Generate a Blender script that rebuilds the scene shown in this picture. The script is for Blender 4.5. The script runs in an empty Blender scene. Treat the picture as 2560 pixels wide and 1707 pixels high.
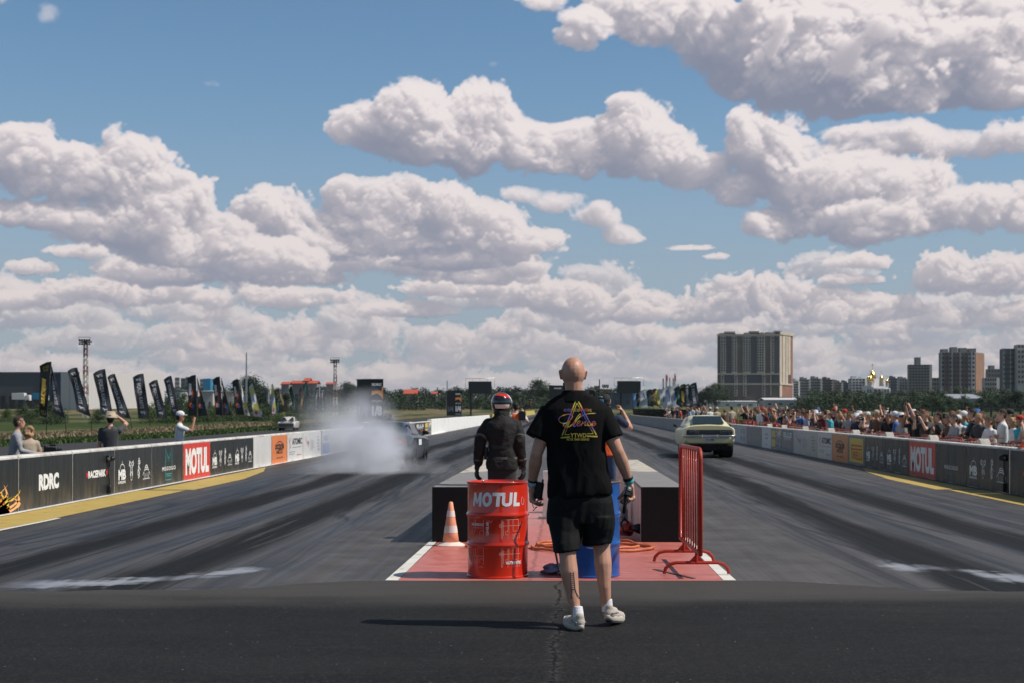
import bpy, math, random
import numpy as np
from mathutils import Vector, kdtree
from mathutils.bvhtree import BVHTree
R = math.radians
C = bpy.context.scene.collection
random.seed(7); rng = np.random.default_rng(7)
SC = bpy.context.scene

# ---------------------------------------------------------------- camera
F = 3555.56; HX = 1410.0; HY = 1040.0; CH = 1.48
cd = bpy.data.cameras.new('camera'); cam = bpy.data.objects.new('camera', cd); C.objects.link(cam)
cam.location = (0, 0, CH); cam.rotation_euler = (R(90), 0, 0)
cd.sensor_width = 36; cd.lens = 50; cd.shift_x = (1280-HX)/2560; cd.shift_y = (HY-853.5)/2560
cd.clip_start = .1; cd.clip_end = 20000
cd.dof.use_dof = True; cd.dof.focus_distance = 10.0; cd.dof.aperture_fstop = 6.3
SC.camera = cam
SC.view_settings.view_transform = 'Standard'; SC.view_settings.look = 'None'
SC.view_settings.exposure = 0.0; SC.view_settings.gamma = 1
SC.cycles.use_denoising = True
SC.cycles.max_bounces = 6; SC.cycles.volume_bounces = 2; SC.cycles.transparent_max_bounces = 16
SC.cycles.sample_clamp_indirect = 6

# ---------------------------------------------------------------- node helper
class X:
    """a socket that builds math nodes through operators"""
    nt = None
    def __init__(s, sock): s.s = sock
    @staticmethod
    def m(op, *a, clamp=False):
        n = X.nt.nodes.new('ShaderNodeMath'); n.operation = op; n.use_clamp = clamp
        for i, v in enumerate(a):
            if isinstance(v, X): X.nt.links.new(v.s, n.inputs[i])
            else: n.inputs[i].default_value = v
        return X(n.outputs[0])
    def __add__(s, o): return X.m('ADD', s, o)
    def __radd__(s, o): return X.m('ADD', o, s)
    def __sub__(s, o): return X.m('SUBTRACT', s, o)
    def __rsub__(s, o): return X.m('SUBTRACT', o, s)
    def __mul__(s, o): return X.m('MULTIPLY', s, o)
    def __rmul__(s, o): return X.m('MULTIPLY', o, s)
    def __truediv__(s, o): return X.m('DIVIDE', s, o)
    def max(s, o): return X.m('MAXIMUM', s, o)
    def min(s, o): return X.m('MINIMUM', s, o)
    def abs(s): return X.m('ABSOLUTE', s)
    def sat(s): return X.m('ADD', s, 0.0, clamp=True)
    def ss(s, a, b):      # smoothstep from a to b
        n = X.nt.nodes.new('ShaderNodeMapRange'); n.interpolation_type = 'SMOOTHSTEP'
        X.nt.links.new(s.s, n.inputs['Value']); n.inputs['From Min'].default_value = a; n.inputs['From Max'].default_value = b
        return X(n.outputs['Result'])
def xyz(a, b, c):
    n = X.nt.nodes.new('ShaderNodeCombineXYZ')
    for i, v in enumerate((a, b, c)):
        if isinstance(v, X): X.nt.links.new(v.s, n.inputs[i])
        else: n.inputs[i].default_value = v
    return X(n.outputs[0])
def sep(v):
    n = X.nt.nodes.new('ShaderNodeSeparateXYZ'); X.nt.links.new(v.s, n.inputs[0])
    return X(n.outputs[0]), X(n.outputs[1]), X(n.outputs[2])
def coord(kind='Object'):
    return X(X.nt.nodes.new('ShaderNodeTexCoord').outputs[kind])
def wpos():
    return X(X.nt.nodes.new('ShaderNodeNewGeometry').outputs['Position'])
def noise(vec, scale=1, detail=4, rough=.5, dist=0, dims='3D'):
    n = X.nt.nodes.new('ShaderNodeTexNoise'); n.noise_dimensions = dims
    X.nt.links.new(vec.s, n.inputs['Vector'])
    n.inputs['Scale'].default_value = scale; n.inputs['Detail'].default_value = detail
    n.inputs['Roughness'].default_value = rough; n.inputs['Distortion'].default_value = dist
    return X(n.outputs[0])
def voro(vec, scale=1, detail=0, rough=.5, feature='F1', smooth=None, dims='3D', out='Distance'):
    n = X.nt.nodes.new('ShaderNodeTexVoronoi'); n.voronoi_dimensions = dims; n.feature = feature
    X.nt.links.new(vec.s, n.inputs['Vector']); n.inputs['Scale'].default_value = scale
    if 'Detail' in n.inputs: n.inputs['Detail'].default_value = detail; n.inputs['Roughness'].default_value = rough
    if smooth is not None: n.inputs['Smoothness'].default_value = smooth
    return X(n.outputs[out])
def mixc(f, a, b, mode='MIX'):
    n = X.nt.nodes.new('ShaderNodeMix'); n.data_type = 'RGBA'; n.blend_type = mode
    for key, v in ((0, f), (6, a), (7, b)):
        if isinstance(v, X): X.nt.links.new(v.s, n.inputs[key])
        elif key == 0: n.inputs[0].default_value = v
        else: n.inputs[key].default_value = (*v[:3], 1)
    return X(n.outputs[2])

# ---------------------------------------------------------------- cumulus: procedural noise volumes, lit by the sun, seen from the strip
A0, A1, E0, E1 = -.50, .46, -.01, .335          # azimuth and elevation covered by the cloud field (radians)
NX, NY, NZ, DZ = 1500, 539, 64, .0020
DA = (A1-A0)/NX
def lattice(n, seed, cell, shape, steps):
    """one octave of smooth value noise on a regular grid, by separable interpolation"""
    g = np.random.default_rng(seed)
    dims = [int(s*st/cell)+3 for s, st in zip(shape, steps)]
    a = g.random(dims, dtype=np.float32)*2-1
    for ax, (s, st) in enumerate(zip(shape, steps)):
        t = np.arange(s, dtype=np.float32)*st/cell; i = t.astype(int); f = t-i; f = f*f*(3-2*f)
        sh = [1, 1, 1]; sh[ax] = s; f = f.reshape(sh).astype(np.float32)
        a = np.take(a, i, ax)*(1-f) + np.take(a, i+1, ax)*f
    return a
def upsample(a, shape):
    for ax, s in enumerate(shape):
        n = a.shape[ax]; t = np.linspace(0, n-1, s, dtype=np.float32); i = np.minimum(t.astype(int), n-2); f = t-i
        sh = [1, 1, 1]; sh[ax] = s; f = f.reshape(sh).astype(np.float32)
        a = np.take(a, i, ax)*(1-f) + np.take(a, i+1, ax)*f
    return a
def bank_layer(rows, seed, size, opac=1.0, soft=.10, amp=1.0, lightk=1.0):
    """rows of (az, el, half width, up, down): returns premultiplied light, alpha over the patch"""
    L = np.zeros((NX, NY), np.float32); AL = np.zeros((NX, NY), np.float32); H = np.zeros((NX, NY), np.float32)
    m = 2.2*size
    a0 = min(r[0]-r[2] for r in rows)-m; a1 = max(r[0]+r[2] for r in rows)+m
    e0 = min(r[1]-r[4] for r in rows)-m; e1 = max(r[1]+r[3] for r in rows)+m
    i0, i1 = max(0, int((a0-A0)/DA)), min(NX, int((a1-A0)/DA)+1)
    j0, j1 = max(0, int((e0-E0)/DA)), min(NY, int((e1-E0)/DA)+1)
    if i1-i0 < 4 or j1-j0 < 4: return L, AL
    nz = int(min(NZ, max(14, max(r[3] for r in rows)*1.5/DZ)))
    q = 4
    xs = np.linspace(A0+i0*DA, A0+i1*DA, (i1-i0)//q+2, dtype=np.float32)[:, None, None]
    ys = np.linspace(E0+j0*DA, E0+j1*DA, (j1-j0)//q+2, dtype=np.float32)[None, :, None]
    zs = (np.linspace(-.5, .5, max(nz//2, 8), dtype=np.float32)*nz*DZ)[None, None, :]
    f = None
    g = np.random.default_rng(seed+99)
    for (ca, ce, rx, up, dn) in rows:
        rz = min(.72*max(up, .5*rx), nz*DZ*.42); cz = (g.random()-.5)*nz*DZ*.16
        dy = ys-ce
        d = 1-np.sqrt(((xs-ca)/rx)**2 + np.maximum(dy/up, -dy/dn)**2 + ((zs-cz)/rz)**2)
        if f is None: f = d
        else:
            k = .10; h = np.clip(.5+.5*(d-f)/k, 0, 1); f = f*(1-h)+d*h+k*h*(1-h)
    shape = (i1-i0, j1-j0, nz); steps = (DA, DA, DZ)
    f = upsample(f.astype(np.float32), shape)
    f = np.minimum(f, .65)
    cell = size*1.7; a = .50*amp
    IX, IY = np.meshgrid(np.arange(shape[0]), np.arange(shape[1]), indexing='ij')
    w1 = lattice(0, seed+5, size*2.2, (shape[0], shape[1], 1), steps)[:, :, 0]; w2 = lattice(0, seed+6, size*2.0, (shape[0], shape[1], 1), steps)[:, :, 0]
    pad = 46
    for o in range(7):
        if cell < DA*1.5: break
        big = (shape[0]+2*pad, shape[1]+2*pad, nz)
        n = lattice(0, seed*17+o, cell, big, steps)
        sh = (.7, -.6, .5, -.8, .6, -.5, .7)[o]; wob = cell/DA*.9
        jx = np.clip(pad+IX + np.clip(w1*wob, -40, 40), 0, big[0]-1).astype(int)
        jy = np.clip(pad+IY + np.clip(w2*wob, -40, 40), 0, big[1]-1).astype(int)
        jx = (jx + (sh*IY).astype(int)) % big[0]
        n = n[jx, jy, :]
        if o < 1: f += n*a*.62
        elif o < 4: f += (np.abs(n)-.32)*a*1.15
        else: f += n*a*.75
        cell *= .50; a *= .585
    dens = np.clip(f/soft, 0, 1); dens *= dens*(3-2*dens); dens *= (2.2*opac)*DA/.00081
    del f
    # optical depth toward the sun: up, to the right, and toward the viewer
    tau = np.zeros_like(dens); sx, sz = .80, -.30*DA/DZ
    acc = np.zeros((shape[0], nz), np.float32); up_ = np.zeros((shape[0], nz), np.float32)
    amb = np.zeros_like(dens)
    for j in range(shape[1]-1, -1, -1):
        b = np.empty_like(acc); b[:-1] = acc[:-1]*(1-sx)+acc[1:]*sx; b[-1] = acc[-1]*(1-sx)
        c = np.empty_like(b); t = abs(sz); c[:, 1:] = b[:, 1:]*(1-t)+b[:, :-1]*t; c[:, 0] = b[:, 0]*(1-t)
        tau[:, j] = c; acc = c*.985 + dens[:, j]*1.15
        amb[:, j] = up_; up_ = up_*.97 + dens[:, j]
    k = .066*lightk*(.02/size)**.5
    light = .44*np.exp(-tau*k*1.5) + .34*np.exp(-tau*k*.42) + .22*np.exp(-tau*k*.10)
    light = light*.84 + .16*np.exp(-amb*k*.4)
    T = np.ones(shape[:2], np.float32); Lm = np.zeros(shape[:2], np.float32)
    ext = .17
    for z in range(nz):
        al = 1-np.exp(-dens[:, :, z]*ext*DZ/DA*.7); Lm += T*al*light[:, :, z]; T *= 1-al
    L[i0:i1, j0:j1] = Lm; AL[i0:i1, j0:j1] = 1-T
    return L, AL
def cloud_patch():
    def A(px): return math.atan((px*1.0884-HX)/F)
    def E(py): return math.atan((HY-py*1.0884)/F)
    def bank(rows): return [(A(cx), E(cy), rx*1.0884/F, up*1.0884/F, dn*1.0884/F) for cx, cy, rx, up, dn in rows]
    g = np.random.default_rng(5)
    layers = []
    for el, n, rx, up, sz, op in ((.004, 50, .040, .006, .003, .3), (.012, 44, .040, .008, .004, .4), (.022, 44, .040, .010, .005, .5), (.034, 36, .044, .013, .006, .6), (.048, 32, .040, .015, .008, .7), (.064, 22, .044, .018, .009, .8), (.082, 15, .036, .016, .009, .7)):
        rows = [(A0+(A1-A0)*(k+g.random())/n, el+g.normal()*.008, rx*(.35+g.random()), up*(.5+g.random()*.8), up*.45) for k in range(n)]
        layers.append((rows, sz, op, .16, 1.15))
    layers += [
     (bank([(1250,690,110,46,24),(1330,700,120,50,26),(1440,720,170,60,26),(1340,680,60,36,20),(1600,720,150,40,24),(1760,690,180,60,34),(1930,720,190,50,30),(2180,640,110,60,50),(2290,660,90,50,44),
       (1985,610,90,22,18),(1960,650,100,16,14),(660,690,150,36,22),(500,700,60,40,22),(300,690,200,40,24),(60,705,150,26,20),(930,715,110,24,18),(1080,665,170,30,20),(2330,740,120,36,24)]), .011, .9, .13, 1.1),
     (bank([(75,640,60,20,14),(190,600,80,24,14),(330,640,150,46,30),(560,600,190,70,60),(760,600,190,60,42),(980,600,180,60,44),(1180,610,80,34,22),(1100,640,160,30,20),(1650,594,44,14,9),(420,640,110,34,28),(680,640,140,40,28)]), .014, .95, .13, 1.0),
     (bank([(2120,350,260,40,36),(2330,350,140,50,40),(1580,572,70,9,8),(1430,545,50,32,20),(1360,500,70,40,26),(1280,470,76,36,26),(1200,452,60,26,22),(2010,320,160,30,24)]), .014, .8, .25, 1.0),
     (bank([(790,450,46,40,40),(830,520,110,60,50),(560,560,110,40,36),(620,500,100,66,66),(720,570,160,56,40),(910,450,100,50,90),(1010,470,120,50,90),(1120,510,110,56,70),(1200,555,95,44,34),(930,560,190,50,40),(1060,600,190,30,22)]), .017, 1.0, .15, 1.0),
     (bank([(50,400,120,84,70),(150,420,130,74,90),(280,430,130,90,110),(380,480,100,80,100),(440,510,56,50,80),(300,540,170,60,60),(500,540,80,40,56),(130,530,190,40,26),(420,580,160,50,50),(620,600,150,46,40),(20,520,80,24,22)]), .020, 1.0, .15, 1.0),
     (bank([(790,310,56,34,40),(860,300,100,50,66),(970,300,120,96,90),(1090,310,110,100,90),(1230,340,140,66,66),(1330,330,100,66,80),(1440,320,100,90,80),(1530,360,100,60,60),(1620,390,90,40,56),
       (1725,330,60,80,100),(1780,370,90,90,110),(1880,430,140,70,90),(1990,440,140,80,100),(2090,440,110,84,90),(2200,490,160,56,70),(2340,510,110,56,50),(1960,510,260,50,56),(1700,430,90,46,50)]), .021, 1.0, .15, 1.0),
     (bank([(1250,6,84,36,30),(1345,60,92,70,66),(1400,10,110,70,70),(1470,60,90,60,60),(1520,40,130,100,90),(1660,90,170,110,110),(1700,190,110,60,50),(1850,100,210,170,150),(2050,130,230,170,150),(2250,120,200,130,130),(2340,230,140,120,60),(2020,220,260,90,64)]), .026, 1.0, .17, 1.0),
     (bank([(108,90,26,30,22),(8,60,30,26,24),(490,215,26,8,8),(575,202,26,7,7),(1130,148,20,8,8),(740,262,12,10,8)]), .010, .16, .6, 1.3),
    ]
    rgb = np.zeros((NX, NY, 3), np.float32); al = np.zeros((NX, NY, 1), np.float32)
    el = np.clip((E0+np.arange(NY)*DA), 0, 1)[None, :, None]
    far = np.exp(-(el/.105)**1.3).astype(np.float32)
    for n, (rows, sz, op, soft, amp) in enumerate(layers):
        L, T = bank_layer(rows, 31+n*7, sz, op, soft, amp)
        T = T[..., None]; l = np.clip(L[..., None]/np.maximum(T, 1e-3), 0, 1)
        l = np.clip((l-.19)/.56, 0, 1)
        lo = np.array((.225, .250, .335)); md = np.array((.46, .435, .485)); hi = np.array((.86, .785, .785))
        c = np.where(l < .5, lo+(md-lo)*l*2, md+(hi-md)*(l*2-1))
        warm = np.array((.655, .575, .56)); cool = np.array((.365, .375, .44))
        fc = cool+(warm-cool)*l
        c = c*(1-far)+fc*far
        T = T*(.80 if n < 7 else 1.0)
        rgb = rgb*(1-T)+c*T; al = al*(1-T)+T
    edge = np.ones((NX, NY, 1), np.float32)
    ex = np.clip(np.minimum(np.arange(NX), NX-1-np.arange(NX))/60, 0, 1)[:, None, None]; ey = np.clip((NY-1-np.arange(NY))/30, 0, 1)[None, :, None]
    al *= ex*ey
    rgb = rgb/np.maximum(edge*1e-3, np.where(al > 0, np.maximum(al/np.maximum(ex*ey, 1e-3), 1e-3), 1))
    return np.concatenate([rgb, al], 2).transpose(1, 0, 2).astype(np.float32)

# ---------------------------------------------------------------- world: Nishita sky with fair weather cumulus
SKY_MUL = (.078, .096, .102)
SUN_EL, SUN_AZ = 51.5, 96.5          # azimuth clockwise from +Y (down the strip)
w = bpy.data.worlds.new('World'); SC.world = w; w.use_nodes = True
X.nt = nt = w.node_tree; nt.nodes.clear()
sky = nt.nodes.new('ShaderNodeTexSky'); sky.sky_type = 'NISHITA'; sky.sun_disc = False
sky.sun_elevation = R(SUN_EL); sky.sun_rotation = R(SUN_AZ); sky.altitude = 100
sky.air_density = 1.0; sky.dust_density = .6; sky.ozone_density = 1.6
cp = cloud_patch()
ci = bpy.data.images.new('cloud_field', NX, NY, alpha=True, float_buffer=True)
ci.alpha_mode = 'CHANNEL_PACKED'; ci.colorspace_settings.name = 'Non-Color'
ci.pixels.foreach_set(cp.ravel()); ci.update()
gx, gy, gz_ = sep(coord('Generated'))
az = X.m('ARCTAN2', gx, gy); el = X.m('ARCSINE', gz_)
ti = nt.nodes.new('ShaderNodeTexImage'); ti.image = ci; ti.extension = 'CLIP'; ti.interpolation = 'Cubic'
nt.links.new(xyz((az-A0)*(1/(A1-A0)), (el-E0)*(1/(E1-E0)), 0.0).s, ti.inputs[0])
skyc = mixc(1.0, X(sky.outputs[0]), SKY_MUL, 'MULTIPLY')
skyc = mixc(el.ss(.26, .0)*.80, skyc, (.33, .355, .44))
# scattered cloud over the rest of the sky, which only lights the scene
gen = (noise(coord('Generated'), 3.2, 3, .55).ss(.50, .62))*el.ss(.30, .42)*.8
skyc = mixc(gen, skyc, (.36, .35, .36))
skyc = mixc(el.ss(.34, .60)*.55, skyc, (.035, .05, .07))
col = mixc(X(ti.outputs[1]), skyc, X(ti.outputs[0]))
bg = nt.nodes.new('ShaderNodeBackground'); out = nt.nodes.new('ShaderNodeOutputWorld')
nt.links.new(col.s, bg.inputs[0]); bg.inputs[1].default_value = 1.0
nt.links.new(bg.outputs[0], out.inputs[0])
w.cycles.sampling_method = 'MANUAL'; w.cycles.sample_map_resolution = 256

# ---------------------------------------------------------------- sun
sd = bpy.data.lights.new('sun', 'SUN'); sun = bpy.data.objects.new('sun', sd); C.objects.link(sun)
sd.energy = 4.6; sd.angle = R(.53); sd.color = (1.0, .94, .86)
sv = Vector((math.sin(R(SUN_AZ))*math.cos(R(SUN_EL)), math.cos(R(SUN_AZ))*math.cos(R(SUN_EL)), math.sin(R(SUN_EL))))
sun.rotation_euler = sv.to_track_quat('Z', 'Y').to_euler(); sun.location = (20, -5, 30)

# ---------------------------------------------------------------- helpers
def at(px, D): return (px-HX)*D/F                      # sideways metres of something seen at D metres
def zat(py, D): return CH-(py-HY)*D/F                  # its height
MATS = {}
def mat(name, col=(.5, .5, .5), rough=.6, metal=0, spec=.5, var=.0, vs=6, bump=0, bs=40, coat=0, trans=0, ior=1.45, emit=None, sheen=0):
    if name in MATS: return MATS[name]
    m = bpy.data.materials.new(name); m.use_nodes = True; nt = m.node_tree; X.nt = nt
    b = nt.nodes['Principled BSDF']
    b.inputs['Base Color'].default_value = (*col[:3], 1); b.inputs['Roughness'].default_value = rough
    b.inputs['Metallic'].default_value = metal; b.inputs['Specular IOR Level'].default_value = spec
    b.inputs['Coat Weight'].default_value = coat; b.inputs['Coat Roughness'].default_value = .08
    b.inputs['Transmission Weight'].default_value = trans; b.inputs['IOR'].default_value = ior
    b.inputs['Sheen Weight'].default_value = sheen
    if var:
        n = noise(coord('Object'), vs, 5, .6)
        c = mixc(n.ss(.3, .7), tuple(max(0, x*(1-var)) for x in col), tuple(min(1, x*(1+var)) for x in col))
        nt.links.new(c.s, b.inputs['Base Color'])
        nt.links.new(((n-.5)*.3+rough).sat().s, b.inputs['Roughness'])
    if bump:
        bp = nt.nodes.new('ShaderNodeBump'); bp.inputs['Strength'].default_value = min(1, bump); bp.inputs['Distance'].default_value = .02
        nt.links.new(noise(coord('Object'), bs, 4, .6).s, bp.inputs['Height']); nt.links.new(bp.outputs[0], b.inputs['Normal'])
    MATS[name] = m
    return m
SPECS = {'rubbered_asphalt': .22, 'dark_asphalt': .14, 'old_asphalt': .2, 'field_grass': .1, 'black_cotton': .12, 'black_jersey': .18, 'black_rubber_sheet': .15, 'red_paint_ground': .4}
def shader(name, fn):
    """material whose colour, roughness (and bump height) come from fn()"""
    m = bpy.data.materials.new(name); m.use_nodes = True; X.nt = nt = m.node_tree
    b = nt.nodes['Principled BSDF']; r = fn()
    b.inputs['Specular IOR Level'].default_value = SPECS.get(name, .4)
    nt.links.new(r[0].s, b.inputs['Base Color'])
    if isinstance(r[1], X): nt.links.new(r[1].s, b.inputs['Roughness'])
    else: b.inputs['Roughness'].default_value = r[1]
    if len(r) > 2 and r[2] is not None:
        bp = nt.nodes.new('ShaderNodeBump'); bp.inputs['Strength'].default_value = r[3]; bp.inputs['Distance'].default_value = r[4] if len(r) > 4 else .02
        nt.links.new(r[2].s, bp.inputs['Height']); nt.links.new(bp.outputs[0], b.inputs['Normal'])
    MATS[name] = m
    return m

class MB:
    """collects geometry, then links it as ONE mesh object"""
    def __init__(s): s.v = []; s.f = []; s.mi = []
    def add(s, vs, fs, mi=0):
        o = len(s.v); s.v += [tuple(v) for v in vs]; s.f += [tuple(i+o for i in f) for f in fs]; s.mi += [mi]*len(fs)
        return s
    def box(s, x0, x1, y0, y1, z0, z1, mi=0):
        vs = [(x, y, z) for z in (z0, z1) for y in (y0, y1) for x in (x0, x1)]
        return s.add(vs, [(0, 2, 3, 1), (4, 5, 7, 6), (0, 1, 5, 4), (2, 6, 7, 3), (0, 4, 6, 2), (1, 3, 7, 5)], mi)
    def bbox(s, x0, x1, y0, y1, z0, z1, b=.01, mi=0):   # box with chamfered edges
        v = []; f = []
        for (z, k) in ((z0, b), (z0+b, 0), (z1-b, 0), (z1, b)):
            o = len(v)
            v += [(x0+b+k*0, y0+k, z), (x1-b, y0+k, z), (x1-k, y0+b, z), (x1-k, y1-b, z), (x1-b, y1-k, z), (x0+b, y1-k, z), (x0+k, y1-b, z), (x0+k, y0+b, z)]
        for r in range(3):
            for i in range(8):
                j = (i+1) % 8; f.append((r*8+i, r*8+j, r*8+8+j, r*8+8+i))
        f.append(tuple(range(7, -1, -1))); f.append(tuple(range(24, 32)))
        return s.add(v, f, mi)
    def quad(s, *p, mi=0): return s.add(p, [tuple(range(len(p)))], mi)
    def tube(s, pts, rad, n=8, mi=0, caps=True, closed=False):
        pts = [Vector(p) for p in pts]; m = len(pts)
        rads = rad if isinstance(rad, (list, tuple)) else [rad]*m
        v = []; f = []; up = None
        for i, p in enumerate(pts):
            if closed: t = pts[(i+1) % m]-pts[i-1]
            else: t = pts[min(i+1, m-1)]-pts[max(i-1, 0)]
            t.normalize()
            if up is None: up = Vector((0, 0, 1)) if abs(t.z) < .9 else Vector((1, 0, 0))
            a = t.cross(up)
            if a.length < 1e-4: a = t.orthogonal()
            a.normalize(); b = a.cross(t).normalized(); up = b
            for k in range(n):
                an = 2*math.pi*k/n; v.append(p+(a*math.cos(an)+b*math.sin(an))*rads[i])
        for i in range(m if closed else m-1):
            for k in range(n):
                j = (k+1) % n; i2 = (i+1) % m; f.append((i*n+k, i*n+j, i2*n+j, i2*n+k))
        if caps and not closed: f.append(tuple(range(n-1, -1, -1))); f.append(tuple((m-1)*n+k for k in range(n)))
        return s.add(v, f, mi)
    def cyl(s, a, b, r0, r1=None, n=16, mi=0): return s.tube([a, b], [r0, r0 if r1 is None else r1], n, mi)
    def lathe(s, prof, n=32, c=(0, 0, 0), mi=0, caps=True):
        v = []; f = []
        for r, z in prof:
            for k in range(n):
                a = 2*math.pi*k/n; v.append((c[0]+r*math.cos(a), c[1]+r*math.sin(a), c[2]+z))
        for i in range(len(prof)-1):
            for k in range(n):
                j = (k+1) % n; f.append((i*n+k, i*n+j, (i+1)*n+j, (i+1)*n+k))
        if caps: f.append(tuple(range(n-1, -1, -1))); f.append(tuple((len(prof)-1)*n+k for k in range(n)))
        return s.add(v, f, mi)
    def ell(s, c, r, n=12, m=8, mi=0, rot=None):
        v = []; f = []
        for i in range(1, m):
            t = math.pi*i/m
            for k in range(n):
                a = 2*math.pi*k/n; v.append(Vector((r[0]*math.sin(t)*math.cos(a), r[1]*math.sin(t)*math.sin(a), r[2]*math.cos(t))))
        v += [Vector((0, 0, r[2])), Vector((0, 0, -r[2]))]
        if rot: v = [rot @ p for p in v]
        v = [p+Vector(c) for p in v]
        for i in range(m-2):
            for k in range(n):
                j = (k+1) % n; f.append((i*n+k, (i+1)*n+k, (i+1)*n+j, i*n+j))
        T = len(v)-2
        for k in range(n):
            j = (k+1) % n; f.append((T, k, j)); f.append((T+1, (m-2)*n+j, (m-2)*n+k))
        return s.add(v, f, mi)
    def loft(s, rings, mi=0, caps=True, closed=True):
        n = len(rings[0]); v = [p for r in rings for p in r]; f = []
        for i in range(len(rings)-1):
            for k in range(n if closed else n-1):
                j = (k+1) % n; f.append((i*n+k, i*n+j, (i+1)*n+j, (i+1)*n+k))
        if caps: f.append(tuple(range(n-1, -1, -1))); f.append(tuple((len(rings)-1)*n+k for k in range(n)))
        return s.add(v, f, mi)
    def grid(s, fn, nu, nv, mi=0):
        v = [fn(i/nu, j/nv) for j in range(nv+1) for i in range(nu+1)]
        f = [(j*(nu+1)+i, j*(nu+1)+i+1, (j+1)*(nu+1)+i+1, (j+1)*(nu+1)+i) for j in range(nv) for i in range(nu)]
        return s.add(v, f, mi)
    def mesh(s, name, mats):
        me = bpy.data.meshes.new(name); me.from_pydata([tuple(v) for v in s.v], [], s.f)
        for m in (mats if isinstance(mats, (list, tuple)) else [mats]): me.materials.append(m)
        me.polygons.foreach_set('material_index', s.mi)
        return me
    def build(s, name, mats, parent=None, smooth=False, loc=None, auto=None):
        me = s.mesh(name, mats)
        return link(name, me, parent, smooth, loc, auto)
def link(name, me, parent=None, smooth=False, loc=None, auto=None):
    o = bpy.data.objects.new(name, me); C.objects.link(o)
    if parent: o.parent = parent
    if loc: o.location = loc
    if auto is not None:
        me.shade_auto_smooth(angle=R(auto)) if hasattr(me, 'shade_auto_smooth') else None
        me.polygons.foreach_set('use_smooth', [True]*len(me.polygons))
        try: me.set_sharp_from_angle(angle=R(auto))
        except Exception: pass
    elif smooth: me.polygons.foreach_set('use_smooth', [True]*len(me.polygons))
    return o
def tag(o, label=None, cat=None, group=None, kind=None):
    if label: o['label'] = label
    if cat: o['category'] = cat
    if group: o['group'] = group
    if kind: o['kind'] = kind
    return o
def empty(name, loc=(0, 0, 0), rz=0, label=None, cat=None, group=None):
    o = bpy.data.objects.new(name, None); C.objects.link(o); o.location = loc; o.rotation_euler = (0, 0, rz)
    o.empty_display_size = .2
    return tag(o, label, cat, group)
KIDS = {}
def copy_tree(o, parent=None):
    c = o.copy(); C.objects.link(c)
    if parent: c.parent = parent
    for ch in [k for k in o.children]: copy_tree(ch, c)
    return c
ORD = ['', 'first', 'second', 'third', 'fourth', 'fifth', 'sixth', 'seventh', 'eighth', 'ninth', 'tenth', 'eleventh', 'twelfth', 'thirteenth', 'fourteenth', 'fifteenth', 'sixteenth', 'seventeenth', 'eighteenth', 'nineteenth', 'twentieth', 'twenty-first', 'twenty-second', 'twenty-third', 'twenty-fourth', 'twenty-fifth', 'twenty-sixth', 'twenty-seventh', 'twenty-eighth', 'twenty-ninth', 'thirtieth']

# text as flat outlines in a 0..1 box, then mapped onto whatever carries it
_tc = {}
def text2d(s, bold=.0, shear=0.0, space=1.0):
    key = (s, bold, shear, space)
    if key in _tc: return _tc[key]
    cu = bpy.data.curves.new('t', 'FONT'); cu.body = s; cu.offset = bold; cu.shear = shear; cu.space_character = space; cu.resolution_u = 3
    o = bpy.data.objects.new('t', cu); C.objects.link(o)
    dg = bpy.context.evaluated_depsgraph_get(); me = bpy.data.meshes.new_from_object(o.evaluated_get(dg))
    v = np.array([tuple(p.co[:2]) for p in me.vertices]); f = [tuple(p.vertices) for p in me.polygons]
    bpy.data.objects.remove(o); bpy.data.curves.remove(cu); bpy.data.meshes.remove(me)
    lo = v.min(0); hi = v.max(0); v = (v-lo)/(hi-lo); asp = (hi-lo)[0]/(hi-lo)[1]
    _tc[key] = (v, f, asp)
    return _tc[key]
def put_text(mb, s, fn, u0, u1, v0, v1, mi=0, bold=.02, shear=0, space=1.0):
    """fn maps sign coordinates (u, v) to a point"""
    v, f, _ = text2d(s, bold, shear, space)
    mb.add([fn(u0+(u1-u0)*a, v0+(v1-v0)*b) for a, b in v], f, mi)
def put_poly(mb, pts, fn, mi=0): mb.add([fn(*p) for p in pts], [tuple(range(len(pts)))], mi)
def put_line(mb, pts, w, fn, mi=0, asp=1.0, closed=False):
    """stroked polyline in sign coordinates; w is the half width along v, asp = sign width / height"""
    P = [Vector((p[0]*asp, p[1])) for p in pts]; n = len(P); L = []; Rr = []
    for i in range(n):
        a = P[i-1] if (i or closed) else P[i]; b = P[(i+1) % n] if (i < n-1 or closed) else P[i]
        d = (b-a); d = d.normalized() if d.length > 1e-9 else Vector((1, 0)); q = Vector((-d.y, d.x))*w
        L.append(P[i]+q); Rr.append(P[i]-q)
    for i in range(n if closed else n-1):
        j = (i+1) % n
        mb.add([fn(p.x/asp, p.y) for p in (L[i], Rr[i], Rr[j], L[j])], [(0, 1, 2, 3)], mi)
def arc(cx, cy, rx, ry, a0=0, a1=360, n=20): return [(cx+rx*math.cos(R(a0+(a1-a0)*i/n)), cy+ry*math.sin(R(a0+(a1-a0)*i/n))) for i in range(n+1)]

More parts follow.
